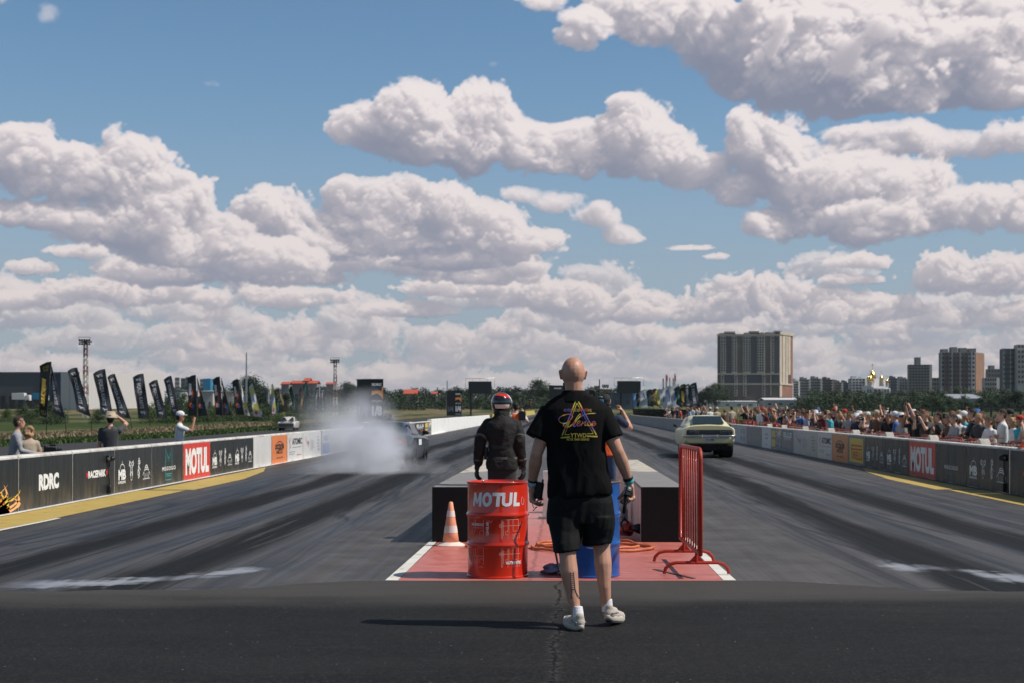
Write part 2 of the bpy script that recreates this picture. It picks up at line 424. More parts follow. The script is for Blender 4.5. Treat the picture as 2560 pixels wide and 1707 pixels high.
# ---------------------------------------------------------------- terrain
_c = np.array([(-50, 0), (20, 0), (160, .66), (240, 1.25), (390, 2.1), (800, 7.6), (3000, 30), (9000, 95)]).T
_l = np.array([(-50, -.28), (120, -.25), (228, .42), (430, 1.75), (800, 7.6), (3000, 30), (9000, 95)]).T
def gz(x, D):
    c = float(np.interp(D, _c[0], _c[1])); l = float(np.interp(D, _l[0], _l[1]))
    t = min(1, max(0, (-8.75-x)/.6)); far = min(1, max(0, (D-160)/120)); t2 = min(1, max(0, (-9.2-x)/14))
    t = t*(1-far)+t2*far
    r = min(1, max(0, (x-8.6)/.3))*min(1, max(0, (100-D)/50))*min(1, max(0, (60-x)/30))
    return c*(1-t)+l*t-.27*r
DL = [-20, -5, 0, 4, 8, 12.2, 12.72, 14, 16, 18, 20] + list(range(24, 130, 4)) + list(range(132, 240, 8)) + [228] + list(range(250, 430, 20)) + [430, 480, 540, 620, 700, 800, 1000, 1400, 2000, 3000, 5000, 9000]
DL = sorted(set(DL+[160, 240, 390, 37, 38.5]))
XL = [-7000, -3000, -1200, -500, -250, -120, -80, -60, -45, -38, -32, -29, -26, -23, -20, -17, -14, -12, -10.5, -9.35, -9.0, -8.75, -8, -7.3, -4, 0, 4, 7.4, 8.3, 8.6, 8.95, 10, 14, 20, 40, 80, 200, 500, 1200, 3000, 7000]
def sheet(name, xs, ds, off, m, zf=gz):
    mb = MB(); nx = len(xs)
    v = [(x, d, zf(x, d)+off) for d in ds for x in xs]
    f = [(j*nx+i, j*nx+i+1, (j+1)*nx+i+1, (j+1)*nx+i) for j in range(len(ds)-1) for i in range(nx-1)]
    mb.add(v, f); o = mb.build(name, m, smooth=True); tag(o, kind='structure'); return o
def dl(a, b): return [a]+[d for d in DL if a+.02 < d < b-.02]+[b]

def m_ground():
    p = wpos(); x, y, z = sep(p)
    n1 = noise(xyz(x*.05, y*.012, 0.0), 1, 6, .6); n2 = noise(xyz(x*.5, y*.16, 0.0), 1, 6, .65); n3 = noise(p, 6, 4, .7)
    green = mixc(n2.ss(.3, .7), (.022, .040, .010), (.060, .088, .024))
    dry = mixc(n2.ss(.3, .7), (.120, .098, .052), (.235, .185, .110))
    band = (n1*1.0 + (x.abs()*.0).s and n1) if False else n1
    left = x.ss(-33, -37)                                   # rough dry verge past the return road
    farb = y.ss(330, 470)
    k = (n1.ss(.50, .62)*left*.75 + n1.ss(.40, .60)*.9*farb + (n2.ss(.62, .72)*.25)).sat()
    strip = (x.ss(-44, -41)*x.ss(-33, -36)) * n2.ss(.35, .55)
    k = (k + strip*.8).sat()
    c = mixc(k, green, dry)
    c = mixc(((n3-.5)*.9+.1).sat(), c, (.015, .022, .008))
    return c, .95, n3, .6, .1
def m_track():
    p = wpos(); x, y, z = sep(p)
    s1 = noise(xyz(x*2.6, y*.045, 0.0), 1, 5, .55, .35); s2 = noise(xyz(x*9.0+s1*1.5, y*.13, 2.0), 1, 5, .6)
    s3 = noise(xyz(x*1.0+y*.035, y*.11, 7.0), 1, 4, .6)
    fine = noise(p, 55, 4, .7); mid = noise(xyz(x*1.2, y*1.0, 1.0), 1.4, 5, .6)
    ax = x.abs()
    lane = ax.ss(2.3, 3.3)*ax.ss(7.5, 6.3)
    # black bands the tyres laid down in each lane
    tyre = X.m('SUBTRACT', 1.0, ((ax-3.75+(s3-.5)*.9).abs()*(1/.55)).ss(.25, 1)) .max(X.m('SUBTRACT', 1.0, ((ax-5.35+(s3-.5)*.9).abs()*(1/.55)).ss(.25, 1)))
    base = mixc(mid.ss(.3, .7), (.050, .046, .043), (.084, .076, .070))
    rub = mixc(s1.ss(.38, .62), (.007, .0075, .009), (.078, .074, .075))
    k = (lane*(.55+s2*.5)).sat()
    c = mixc(k, base, rub)
    c = mixc((tyre*lane*s2.ss(.22, .44)).sat(), c, (.0045, .005, .006))
    mk = noise(xyz(x*1.6+y*.055, y*.05, 11.0), 1, 4, .55, .8); c = mixc(((mk-.5).abs()).ss(.035, .0)*lane*.8, c, (.005, .0055, .007))
    c = mixc((s2.ss(.60, .70)*lane*.35).sat(), c, (.125, .12, .125))
    seam = X.m('SUBTRACT', 1.0, (X.m('PINGPONG', y+s3*.4, 3.1)).ss(.0, .05))*s1.ss(.45, .5)
    c = mixc((seam*.6).sat(), c, (.012, .012, .013))
    # bleach and water washed over the burn-out boxes
    wx = noise(xyz(x*1.1, y*3.6, 0.0), 1, 8, .7, .6)
    # left: from (-3.0, 13.7) bending to (-5, 12.35); right: from (3.3, 14.2) to (4.2, 12.8)
    dl_ = (y-12.32-(x+5.0).max(0.0)*.30-(x+3.9).max(0.0)*.75).abs(); tl = X.m('SUBTRACT', 1.0, (dl_*1.7).sat())*x.ss(-6.0, -4.4)*x.ss(-2.7, -3.1)
    dr_ = (y-12.80+(x-4.2)*1.2).abs(); tr = X.m('SUBTRACT', 1.0, (dr_*1.1).sat())*x.ss(2.9, 3.4)*x.ss(6.2, 4.6)*y.ss(12.3, 12.8)
    wash = ((tl+tr)*1.25 + (wx-.5)*2.6 + (s2-.5)*2.2 - .42).sat()*(tl+tr).ss(0, .3)
    wash = (wash*1.6).sat()*noise(xyz(x*1.15, y*.5, 5.0), 1, 3, .5).ss(.40, .56)*(x.ss(-5.2, -4.4)*.65+.35)
    c = mixc((wash*.66).sat(), c, (.36, .385, .44))
    c = mixc(((fine-.5)*.8).sat()*.5, c, (.16, .15, .14))
    speck = X.m('SUBTRACT', 1.0, voro(p, 9, 0).ss(.03, .05)); c = mixc(speck*.25, c, (.4, .38, .36))
    rough = (.50 + tyre*lane*.35 + (s1-.5)*.5 + (s2-.5)*.5 + (fine-.5)*.2).max(.25)
    return c, rough, fine*.6+s2*.4, .22, .012
def m_apron():
    p = wpos(); x, y, z = sep(p)
    fine = noise(p, 48, 4, .8); big = noise(xyz(x*.35, y*1.1, 0.0), 1, 5, .6); st = noise(xyz(x*1.1, y*9, 0.0), 1, 5, .6)
    c = mixc(big.ss(.3, .7), (.0082, .0086, .0092), (.0145, .0144, .0146))
    far_band = (y + (big-.5)*1.6).ss(10.7, 11.9)  # ramps up towards the far edge, where a paler brown is mixed in
    c = mixc(far_band*(.50+st*.6).sat(), c, (.070, .064, .058))
    c = mixc((st.ss(.55, .75)*.3), c, (.034, .032, .030))
    c = mixc(((fine-.5)*3.2).sat()*.8, c, (.075, .073, .069))
    c = mixc(((.5-fine)*1.8).sat()*.6, c, (.004, .004, .0045))
    # a wandering crack with crumbled edges
    wob = (noise(xyz(0.0, y*1.6, 0.0), 1, 5, .75)-.5)*.34
    d = (x+.055-wob-(y-9)*.004).abs()
    brk = noise(p, 13, 4, .7)
    c = mixc(d.ss(.07, .0)*brk.ss(.43, .6)*.5, c, (.085, .076, .068))
    c = mixc((d + (brk-.5)*.03).ss(.014, .004), c, (.005, .006, .006))
    speck = X.m('SUBTRACT', 1.0, voro(p, 8, 0).ss(.035, .06))*noise(p, 3, 2, .5).ss(.40, .55); c = mixc(speck*.6, c, (.34, .33, .31))
    return c, (.78-far_band*.1+(fine-.5)*.3).sat(), fine, .55, .008
def m_mat():
    p = wpos(); x, y, z = sep(p)
    n = noise(p, 4, 6, .7); f = noise(p, 60, 3, .7); st = noise(xyz(x*.8, y*22, 0.0), 1, 4, .6)
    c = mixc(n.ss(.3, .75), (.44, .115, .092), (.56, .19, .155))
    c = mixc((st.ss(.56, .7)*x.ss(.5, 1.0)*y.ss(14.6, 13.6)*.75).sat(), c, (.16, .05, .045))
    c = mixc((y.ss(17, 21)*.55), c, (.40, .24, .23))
    c = mixc(n.ss(.62, .8)*.35, c, (.20, .08, .07))
    wob = (noise(xyz(0.0, y*1.3, 3.0), 1, 4, .7)-.5)*.16
    d = (x+.30-wob).abs(); c = mixc(d.ss(.030, .010)*n.ss(.3, .5)*.5, c, (.16, .05, .04))
    j = X.m('PINGPONG', y-.35, 1.9).ss(.012, .004); c = mixc(j*.6, c, (.10, .05, .05))
    sp = X.m('SUBTRACT', 1.0, voro(p, 7, 0).ss(.04, .06)); c = mixc(sp*.7, c, (.05, .02, .02))
    return c, (.42+(n-.5)*.4+(f-.5)*.2).sat(), f, .2, .006
def m_paint(col, dark, wear=.5):
    def fn():
        p = wpos(); x, y, z = sep(p)
        n = noise(p, 3, 6, .7); s = noise(xyz(x*6, y*.5, 0.0), 1, 5, .6); f = noise(p, 50, 3, .7)
        c = mixc(n.ss(.35, .75), col, tuple(c*.8 for c in col)); c = mixc((n*.6+s*.6).ss(.66, .80)*wear, c, dark)
        return c, .6, f, .2, .005
    return fn
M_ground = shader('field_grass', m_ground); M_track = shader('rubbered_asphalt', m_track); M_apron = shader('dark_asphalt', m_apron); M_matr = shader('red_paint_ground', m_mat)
M_wline = shader('white_line_paint', m_paint((.72, .70, .64), (.18, .16, .14), .7)); M_yel = shader('yellow_paint', m_paint((.50, .36, .10), (.17, .14, .08), .6))
M_road = shader('old_asphalt', lambda: (mixc(noise(wpos(), .6, 6, .7), (.030, .029, .029), (.055, .052, .050)), .75, noise(wpos(), 20, 3, .7), .2))
sheet('ground', XL, DL, 0, M_ground)
sheet('drag_strip', [-8.5, -7.3, -4, 0, 4, 7.4, 8.4], dl(10.5, 520), .008, M_track)
mb = MB(); xs = [-16+i*.1 for i in range(321)]; rr = random.Random(5)
def fedge(x): t = min(1, max(0, (abs(x)-1.75)/1.5)); return 12.715-.72*t*t*(3-2*t)+(.05*math.sin(x*3.1)+.035*math.sin(x*7.7)+rr.uniform(-.03, .03))*t
v = []
for d in (-6, 0, 4, 8, 11, None): v += [(x, fedge(x) if d is None else d, .0125) for x in xs]
nx = len(xs); mb.add(v, [(j*nx+i, j*nx+i+1, (j+1)*nx+i+1, (j+1)*nx+i) for j in range(5) for i in range(nx-1)]); tag(mb.build('foreground_asphalt', M_apron), kind='structure')
# asphalt outside the walls at the start
sheet('return_road', [-32, -29, -26, -23, -20, -17, -14, -12, -10.5, -9.35], dl(12.72, 430), .010, M_road)
# the red painted start box tapers in between its white lines
def strip(name, pts, z, m):
    mb = MB(); mb.add([(x, y, gz(x, y)+z) for x, y in pts], [tuple(range(len(pts)))]); return tag(mb.build(name, m), kind='structure')
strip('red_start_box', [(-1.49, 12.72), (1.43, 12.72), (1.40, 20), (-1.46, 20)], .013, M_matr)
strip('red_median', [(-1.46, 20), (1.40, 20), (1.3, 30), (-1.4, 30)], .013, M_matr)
strip('white_line', [(-1.60, 12.72), (-1.487, 12.72), (-1.487, 17.2), (-1.575, 17.2)], .016, M_wline)
strip('white_line', [(1.427, 12.72), (1.54, 12.72), (1.50, 17.2), (1.427, 17.2)], .016, M_wline)
def lstrip(name, a, b, xo, xi, m, z=.013, tip=None):
    ds = dl(a, b); mb = MB(); v = []; f = []
    for d in ds:
        xi_ = xi if tip is None or d < tip else xo+(xi-xo)*(1-(d-tip)/(b-tip))
        v += [(xo, d, gz(-8.3, d)+z), (xi_, d, gz(-8.3, d)+z)]
    for i in range(len(ds)-1): f.append((2*i, 2*i+1, 2*i+3, 2*i+2) if xi > xo else (2*i+1, 2*i, 2*i+2, 2*i+3))
    mb.add(v, f); return tag(mb.build(name, m), kind='structure')
lstrip('yellow_strip', 15, 27.6, -8.22, -7.34, M_yel); lstrip('yellow_strip', 27.8, 38.6, -8.10, -7.22, M_yel, tip=34)
lstrip('white_kerb_line', 15, 100, -8.37, -8.24, M_wline, .016)
lstrip('yellow_strip', 15, 27.7, 8.16, 7.50, M_yel); lstrip('yellow_strip', 27.9, 38.6, 8.10, 7.30, M_yel, tip=34)
lstrip('white_edge_line', 15, 20.5, -7.32, -7.24, M_wline, .016)

# ---------------------------------------------------------------- the two track walls, segment by segment, with their banners
M_conc = shader('painted_concrete', lambda: (mixc((noise(wpos(), 2.2, 6, .7)).ss(.42, .70), (.62, .60, .565), (.34, .32, .295)), .8, noise(wpos(), 30, 4, .7), .25))
M_concw = shader('white_concrete', lambda: (mixc((noise(wpos(), 1.1, 6, .7)).ss(.50, .8), (.80, .79, .76), (.52, .50, .47)), .8, noise(wpos(), 30, 4, .7), .2))
def m_ribbed():
    p = wpos(); x, y, z = sep(p)
    r = X.m('PINGPONG', y, .6).ss(.03, .0); n = noise(xyz(x, y*1.5, z*.4), 1.3, 6, .7)
    c = mixc(n.ss(.35, .7), (.42, .39, .37), (.27, .25, .24)); c = mixc(r*.5, c, (.18, .17, .165))
    return c, .85, noise(p, 20, 3, .7), .2
M_ribc = shader('grey_concrete', m_ribbed)
def banner_mat(name, col, dirt=.5):
    def fn():
        p = wpos(); x, y, z = sep(p)
        n = noise(p, 1.6, 5, .65); d = noise(xyz(x, y*5, z*1.2), 1, 5, .7)
        low = (z*-1.0+.42).sat()*2.0
        c = mixc(n.ss(.3, .8)*.35, col, tuple(v*.6+.02 for v in col))
        c = mixc((low*d.ss(.4, .75)*dirt).sat(), c, (.19, .14, .09))
        wr = noise(xyz(x, y*2.2, z*.5), 1.6, 3, .5)
        return c, .42, wr, .55, .05
    return shader(name, fn)
BAN = {k: banner_mat('banner_'+k, c, d) for k, c, d in (('black', (.018, .021, .022), .8), ('red', (.62, .045, .03), .25), ('white', (.66, .65, .63), .35), ('orange', (.72, .22, .07), .3), ('grey', (.16, .17, .18), .4), ('pale', (.42, .44, .47), .35), ('yellow', (.55, .43, .05), .3), ('cream', (.60, .48, .36), .2))}
MW = mat('print_white', (.78, .78, .76), .5); MR = mat('print_red', (.66, .035, .02), .5); MT = mat('print_teal', (.03, .30, .29), .5); MK = mat('print_black', (.02, .02, .022), .5)
MO = mat('print_orange', (.80, .24, .03), .5); MY = mat('print_yellow', (.75, .52, .06), .5); MG = mat('print_grey', (.25, .26, .28), .5); MTD = mat('print_shaded_teal', (.03, .12, .125), .5); MBL = mat('print_blue', (.03, .12, .42), .5)  # MTD: the teal again, with the right wall's shade painted into it
MOD = mat('print_brown', (.16, .06, .03), .5); MF = mat('print_amber', (.85, .42, .16), .5)
PR = [MW, MR, MT, MK, MO, MY, MG, MTD, MBL, MOD, MF]
def flames(mb, fn, seed, asp, mi=(4, 10, 5)):
    g = random.Random(seed)
    for k in range(16):
        u = .40+.50*k/16; h = .30+.38*g.random()*(1.2-k/16); m = mi[g.randrange(3)]; w_ = .06+.05*g.random()
        pts = []
        for t in range(7):
            tt = t/6; pts.append((u+w_*(.5-abs(tt-.35))*1.2+tt*tt*.16-.10*math.sin(tt*5+k), tt*h))
        pts2 = [(p[0]-w_*(1-i/6)*1.6, p[1]) for i, p in enumerate(pts)]
        for i in range(6): mb.add([fn(*pts[i]), fn(*pts[i+1]), fn(*pts2[i+1]), fn(*pts2[i])], [(0, 1, 2, 3)], m)
def scrib(mb, fn, u0, u1, v0, v1, mi, n, seed=1, w=None, asp=1.0):
    # lettering too small or blurred to read: upright marks of the right size
    g = random.Random(seed*7+n); w = w or (v1-v0)*.12
    for i in range(n):
        a = u0+(u1-u0)*(i+.12)/n; c = u0+(u1-u0)*(i+.80)/n; k = g.randrange(4)
        P = [[(a, v0), (a, v1), (c, v1), (c, (v0+v1)/2), (a, (v0+v1)/2)], [(c, v1), (a, v1), (a, v0), (c, v0)], [(a, v0), ((a+c)/2, v1), (c, v0)], [(a, v0), (a, v1), (c, v0), (c, v1)]][k]
        put_line(mb, P, w, fn, mi, asp)
def d_rdrc(mb, fn, a): put_text(mb, 'RDRC', fn, .34, .72, .34, .66, 0, .06)
def d_racepark(mb, fn, a):
    put_text(mb, 'RACEPARK', fn, .34, .77, .44, .60, 0, .05)
    for cx in (.31, .80): put_poly(mb, [(cx+.03*(1 if i % 2 == 0 else .45)*math.cos(R(90+36*i)), .52+.08*(1 if i % 2 == 0 else .45)*math.sin(R(90+36*i))) for i in range(10)], fn, 1)
def d_marks(mb, fn, a, c=0):
    # a lettered tower with a hook, two upright ornaments and an arched pavilion
    put_text(mb, 'MB', fn, .08, .27, .30, .54, c, .05); scrib(mb, fn, .08, .27, .22, .27, c, 8)
    put_line(mb, arc(.18, .54, .06, .12, 0, 180, 10), .010, fn, c, a); put_line(mb, [(.18, .66), (.18, .74)], .008, fn, c, a)
    for sx in (-1, 1):
        put_line(mb, [(.42+sx*.012, .27), (.42+sx*.03, .42), (.42+sx*.015, .55), (.42+sx*.045, .62), (.42+sx*.05, .72)], .018, fn, c, a)
        put_line(mb, arc(.42+sx*.035, .64, .03, .05, 0, 330, 8), .010, fn, c, a)
    put_line(mb, arc(.42, .36, .018, .10, 0, 360, 10), .012, fn, c, a)
    put_line(mb, [(.61, .28), (.635, .40), (.61, .52), (.635, .64), (.63, .76)], .03, fn, c, a); put_line(mb, arc(.63, .42, .035, .11, 20, 300, 10), .014, fn, c, a)
    put_line(mb, arc(.63, .66, .03, .06, 0, 360, 10), .010, fn, c, a)
    for i in range(3): put_line(mb, arc(.84, .30+i*.05, .10-.022*i, .17, 10, 170, 12), .011, fn, c, a)
    for i in range(4): put_line(mb, [(.78+i*.04, .25), (.78+i*.04, .38)], .009, fn, c, a)
    put_line(mb, [(.74, .24), (.94, .24)], .007, fn, c, a)
def d_mego(mb, fn, a, c=2):
    put_line(mb, [(.40, .46), (.40, .93), (.51, .66), (.62, .93), (.62, .46)], .016, fn, c, a)
    put_line(mb, [(.44, .56), (.44, .80), (.51, .60), (.58, .80), (.58, .56)], .008, fn, c, a)
    put_line(mb, [(.41, .27), (.61, .27)], .012, fn, c, a); put_line(mb, [(.44, .22), (.58, .22), (.61, .12), (.41, .12)], .012, fn, c, a, True)
    put_line(mb, [(.40, .36), (.40, .27), (.41, .12)], .012, fn, c, a); put_line(mb, [(.62, .36), (.62, .27), (.61, .12)], .012, fn, c, a)
    put_text(mb, 'MEGOGO', fn, .30, .74, .36, .46, 0, .02, 0, 1.25)
def d_motul(mb, fn, a): put_text(mb, 'MOTUL', fn, .07, .94, .14, .87, 0, .055)
def d_none(mb, fn, a): pass
def d_oct(mb, fn, a):
    put_text(mb, 'octane', fn, .22, .78, .50, .74, 3, .03); put_line(mb, arc(.5, .52, .27, .26, 0, 180, 14), .014, fn, 3, a); scrib(mb, fn, .3, .72, .36, .49, 3, 6); scrib(mb, fn, .30, .72, .18, .23, 9, 9)
def d_atomic(mb, fn, a):
    put_text(mb, 'ATOMIC', fn, .30, .94, .60, .84, 3, .04); put_line(mb, [(.08, .88), (.17, .62), (.12, .42)], .02, fn, 1, a); put_line(mb, [(.22, .88), (.14, .66), (.20, .50)], .014, fn, 3, a)
    for i, (x0, x1, y) in enumerate(((.32, .9, .50), (.1, .5, .34), (.12, .45, .26), (.6, .9, .20))): put_line(mb, [(x0, y), (x1, y)], .012, fn, 6 if i < 3 else 1, a)
def d_list(mb, fn, a):
    put_line(mb, [(.12, .86), (.20, .62), (.30, .46)], .022, fn, 1, a); scrib(mb, fn, .24, .34, .56, .68, 6, 2)
    g = random.Random(3)
    for i in range(6): put_line(mb, [(.40, .68-i*.07), (.52+.14*g.random(), .68-i*.07)], .014, fn, 6, a)
    for i in range(5): put_line(mb, [(.78, .80-i*.13), (.86+.06*g.random(), .80-i*.13)], .03, fn, 6, a)
def d_list2(mb, fn, a):
    for cx in (.55, .78):
        for cy in (.25, .66): put_line(mb, [(cx-.07, cy), (cx+.07, cy)], .08, fn, 6, a); put_line(mb, [(cx-.07, cy+.13), (cx+.07, cy+.13)], .02, fn, 3, a)
def d_pirelli(mb, fn, a):
    put_poly(mb, [(.10, .10), (.92, .10), (.92, .93), (.10, .93)], fn, 5)
    f2 = lambda u, v: fn2(fn, u, v)
    put_line(mb, [(.20, .68), (.84, .68)], .028, f2, 1, a); put_line(mb, [(.20, .55), (.84, .55)], .028, f2, 1, a); put_line(mb, [(.82, .55), (.82, .68)], .03, f2, 1, a); put_line(mb, [(.235, .70), (.235, .20)], .045, f2, 1, a)
    put_text(mb, 'IRELLI', f2, .30, .86, .20, .48, 1, .03)
def fn2(fn, u, v):
    p = fn(u, v); return (p[0]+(.003 if p[0] < 0 else -.003), p[1], p[2])
def d_pattern(mb, fn, a):
    for (x0, x1, y0, y1) in ((.04, .40, .62, .92), (.04, .40, .15, .50), (.68, .96, .74, .96)): put_poly(mb, [(x0, y0), (x1, y0), (x1, y1), (x0, y1)], fn, 5)
    f2 = lambda u, v: fn2(fn, u, v)
    for k in range(2): put_line(mb, [(.50, .90-.68*k), (.94, .70-.5*k)], .02, f2, 0, a); put_line(mb, [(.50, .70-.5*k), (.94, .90-.68*k)], .02, f2, 0, a)
    put_line(mb, [(.54, .34), (.54, .56), (.70, .72), (.88, .56), (.88, .34), (.70, .18)], .025, f2, 0, a, True)
def d_ells(mb, fn, a): put_text(mb, 'ELLS', fn, .14, .86, .66, .90, 0, .03); scrib(mb, fn, .2, .8, .55, .62, 0, 8); put_line(mb, [(.55, .42), (.75, .42)], .03, fn, 1, a); scrib(mb, fn, .2, .7, .1, .2, 6, 5)
def d_box(mb, fn, a): put_line(mb, [(.3, .45), (.7, .45)], .06, fn, 6, a); put_line(mb, [(.35, .30), (.65, .30)], .02, fn, 6, a)
def d_round(mb, fn, a): put_line(mb, arc(.5, .6, .18, .12, 0, 360, 14), .03, fn, 6, a); put_line(mb, [(.4, .2), (.6, .2)], .02, fn, 6, a)
def d_fire(mb, fn, a): flames(mb, fn, 4, a)
def d_blue(mb, fn, a):
    put_poly(mb, [(.04, .50), (.55, .50), (.55, .06), (.04, .06)], fn, 8); scrib(mb, fn, .12, .48, .62, .82, 3, 5); put_line(mb, [(.66, .12), (.66, .9)], .03, fn, 6, a); put_line(mb, [(.76, .3), (.92, .3)], .03, fn, 6, a); put_line(mb, [(.76, .7), (.9, .7)], .03, fn, 9, a)
WH = .87
def wall_seg(side, d0, d1, ban, design, label, k, h=WH, conc=None, top=True):
    X0 = -8.38 if side < 0 else 8.30; t = .24*side; za, zb = gz(-8, d0), gz(-8, d1)
    mb = MB(); g = .012
    prof = [(0, 0), (0, h-.02), (.02*side, h), (t-.02*side, h), (t, h-.02), (t*1.25, .12), (t*1.25, 0)]
    mb.loft([[(X0+px, d0+g, za+pz-.02*(pz == 0)) for px, pz in prof], [(X0+px, d1-g, zb+pz-.02*(pz == 0)) for px, pz in prof]])
    o = mb.build('track_wall_block', [conc or M_conc]); tag(o, label, 'barrier wall', 'left track wall blocks' if side < 0 else 'right track wall blocks')
    if ban:
        b0, b1 = d0+g+.01, d1-g-.01; v0, v1 = .0, h-.045
        def fn(u, v, off=.013):
            d = b0+(b1-b0)*u if side < 0 else b1-(b1-b0)*u
            return (X0-side*off, d, gz(-8, d)+v0+(v1-v0)*v)
        rr = random.Random(k)
        def sheetfn(u, v):
            p = fn(u, v, .010); e = (1-4*(u-.5)**2)*.004*math.sin(u*23+k)*(1-v*.5)
            return (p[0]+side*abs(e)*.6, p[1], p[2]+((.012+.012*math.sin(u*9+k*3)) if v == 0 else 0))
        m2 = MB(); m2.grid(sheetfn, 16, 2)
        b = m2.build('banner', BAN[ban], o, smooth=True)
        if design is not d_none:
            m3 = MB(); design(m3, fn, (b1-b0)/(v1-v0)); m3.build('banner_print', PR, b)
    return o
LS = [(19.4, 21.84, 'black', d_fire, 'black banner printed with orange flames on the nearest left wall block'),
 (21.84, 24.24, 'black', d_rdrc, 'wall block with black banner reading RDRC'), (24.24, 26.5, 'black', d_racepark, 'left wall block with black RACEPARK banner between two red stars'),
 (26.5, 28.9, 'black', d_marks, 'left wall block with black banner of four white emblems before the teal letter banner'), (28.9, 31.26, 'black', d_mego, 'left wall block with bright teal outlined M and MEGOGO'),
 (31.26, 33.66, 'red', d_motul, 'sunlit red MOTUL banner on the left wall'), (33.66, 36, 'black', d_marks, 'left wall block with four white emblems just past the red banner'), (36, 38.3, 'black', d_marks, 'left wall block with four white emblems beside the blank white banner'),
 (38.3, 40.7, 'white', d_none, 'left wall block with a blank white banner'), (40.7, 43, 'orange', d_oct, 'left wall block with an orange banner and dark round lettering'), (43, 45.6, 'white', d_atomic, 'left wall block with white ATOMIC banner'),
 (45.6, 49, 'white', d_list, 'left wall block with white banner of small lists past the ATOMIC one'), (49.2, 52, 'pale', d_blue, 'left wall block with pale banner and blue square behind the smoke'), (52, 55, 'cream', d_list, 'left wall block with cream banner behind the smoke'),
 (55, 58, 'pale', d_box, 'left wall block with pale grey banner behind the smoke'), (58, 61.2, 'cream', d_none, 'left wall block with blank cream banner behind the smoke'), (61.2, 64.6, 'pale', d_list2, 'left wall block with pale banner hidden by the burning out car'),
 (64.6, 68, 'grey', d_box, 'left wall block with grey banner beyond the burning out car'), (68, 71.4, 'grey', d_list2, 'left wall block with dark grey banner in thin smoke'), (71.4, 75, 'grey', d_ells, 'left wall block with grey lettered banner in thin smoke'), (75, 80, 'grey', d_box, 'left wall block with grey banner and small box print'), (80, 85.6, 'black', d_ells, 'left wall block with dark banner and pale letters near its end'), (85.6, 89.8, 'grey', d_pattern, 'last bannered left wall block with yellow edges')]
for k, (a, b, bn, ds, lb) in enumerate(LS): wall_seg(-1, a, b, bn, ds, lb, k)
for k in range(15):
    a = 89.8+k*4.7; wall_seg(-1, a, a+4.7, None, None, '%s bright white unprinted concrete block of the left wall after its banners' % ORD[k+1], k, .98, M_concw)
RS = [(21.2, 23.9, 'black', d_rdrc, 'right wall block just outside the frame edge'), (23.9, 26.45, 'black', d_racepark, 'right wall block with the cut off RACEPARK banner by the frame edge'), (26.5, 29.3, 'black', d_marks, 'right wall block with four white emblems beside the black cable box'),
 (29.3, 31.7, 'black', lambda m, f, a: d_mego(m, f, a, 7), 'right wall block with faint teal M and MEGOGO'), (31.7, 34.2, 'red', d_motul, 'shaded red MOTUL banner on the right wall'), (34.2, 36.7, 'black', d_marks, 'right wall block with four white emblems left of the shaded red banner'),
 (36.7, 39.2, 'black', d_marks, 'right wall block with four faint emblems beside the yellow banner'), (39.2, 41.5, 'grey', d_pirelli, 'right wall block with yellow PIRELLI banner'), (41.5, 44, 'orange', d_oct, 'right wall block with shaded orange banner and dark lettering'),
 (44, 46.5, 'white', d_atomic, 'right wall block with white ATOMIC banner in shade'), (46.5, 51.4, 'pale', d_list, 'long right wall block with pale banner and red slash'), (51.4, 54.1, 'grey', d_ells, 'right wall block with grey banner reading ELLS'),
 (54.1, 56.9, 'grey', d_pattern, 'right wall block with hexagon and yellow squares'), (56.9, 59.6, 'white', d_round, 'right wall block with white banner and small round mark'), (59.6, 62, 'grey', d_box, 'right wall block with dark grey banner and one pale box'),
 (62, 64.6, 'grey', d_box, 'dark grey bannered right wall block closest behind the cream car'), (64.6, 68.6, 'pale', d_list2, 'right wall block with pale banner of four dark squares by the cream car'), (68.6, 72, 'pale', d_none, 'right wall block with blank pale banner behind the cream car')]
for k, (a, b, bn, ds, lb) in enumerate(RS): wall_seg(1, a, b, bn, ds, lb, k+40)
for k in range(23):
    a = 72+k*4.8; wall_seg(1, a, a+4.8, None, None, '%s plain grey concrete block of the far right wall' % ORD[k+1], k, .92, M_ribc)
# triangular concrete feet behind the right wall and the traffic cone on its top
M_bb = mat('bare_concrete', (.42, .40, .36), .9, var=.2)
for k, d in enumerate((29.9, 34.0, 38.6, 43, 47, 52, 57, 61)):
    mb = MB(); z = gz(8, d); mb.loft([[(9.0, d+.35*s, z-.02), (9.0, d+.35*s, z+.6), (9.0+.0, d+.10*s, z+1.0), (9.05, d, z+1.02)][::1] for s in (-1,)] + [[(9.16, d+.35*s, z-.02), (9.16, d+.35*s, z+.6), (9.16, d+.10*s, z+1.0), (9.11, d, z+1.02)] for s in (-1,)])
    mb = MB(); pr = [(-.40, -.02), (-.40, .6), (-.12, 1.0), (.0, 1.04), (.12, 1.0), (.40, .6), (.40, -.02)]
    mb.loft([[(8.72, d+p, z+q-.07) for p, q in pr], [(8.92, d+p, z+q-.07) for p, q in pr]])
    tag(mb.build('concrete_buttress', M_bb, auto=40), '%s pale concrete buttress peeking over the right wall, counted from the near end' % ORD[k+1], 'buttress', 'concrete buttresses behind the right wall')

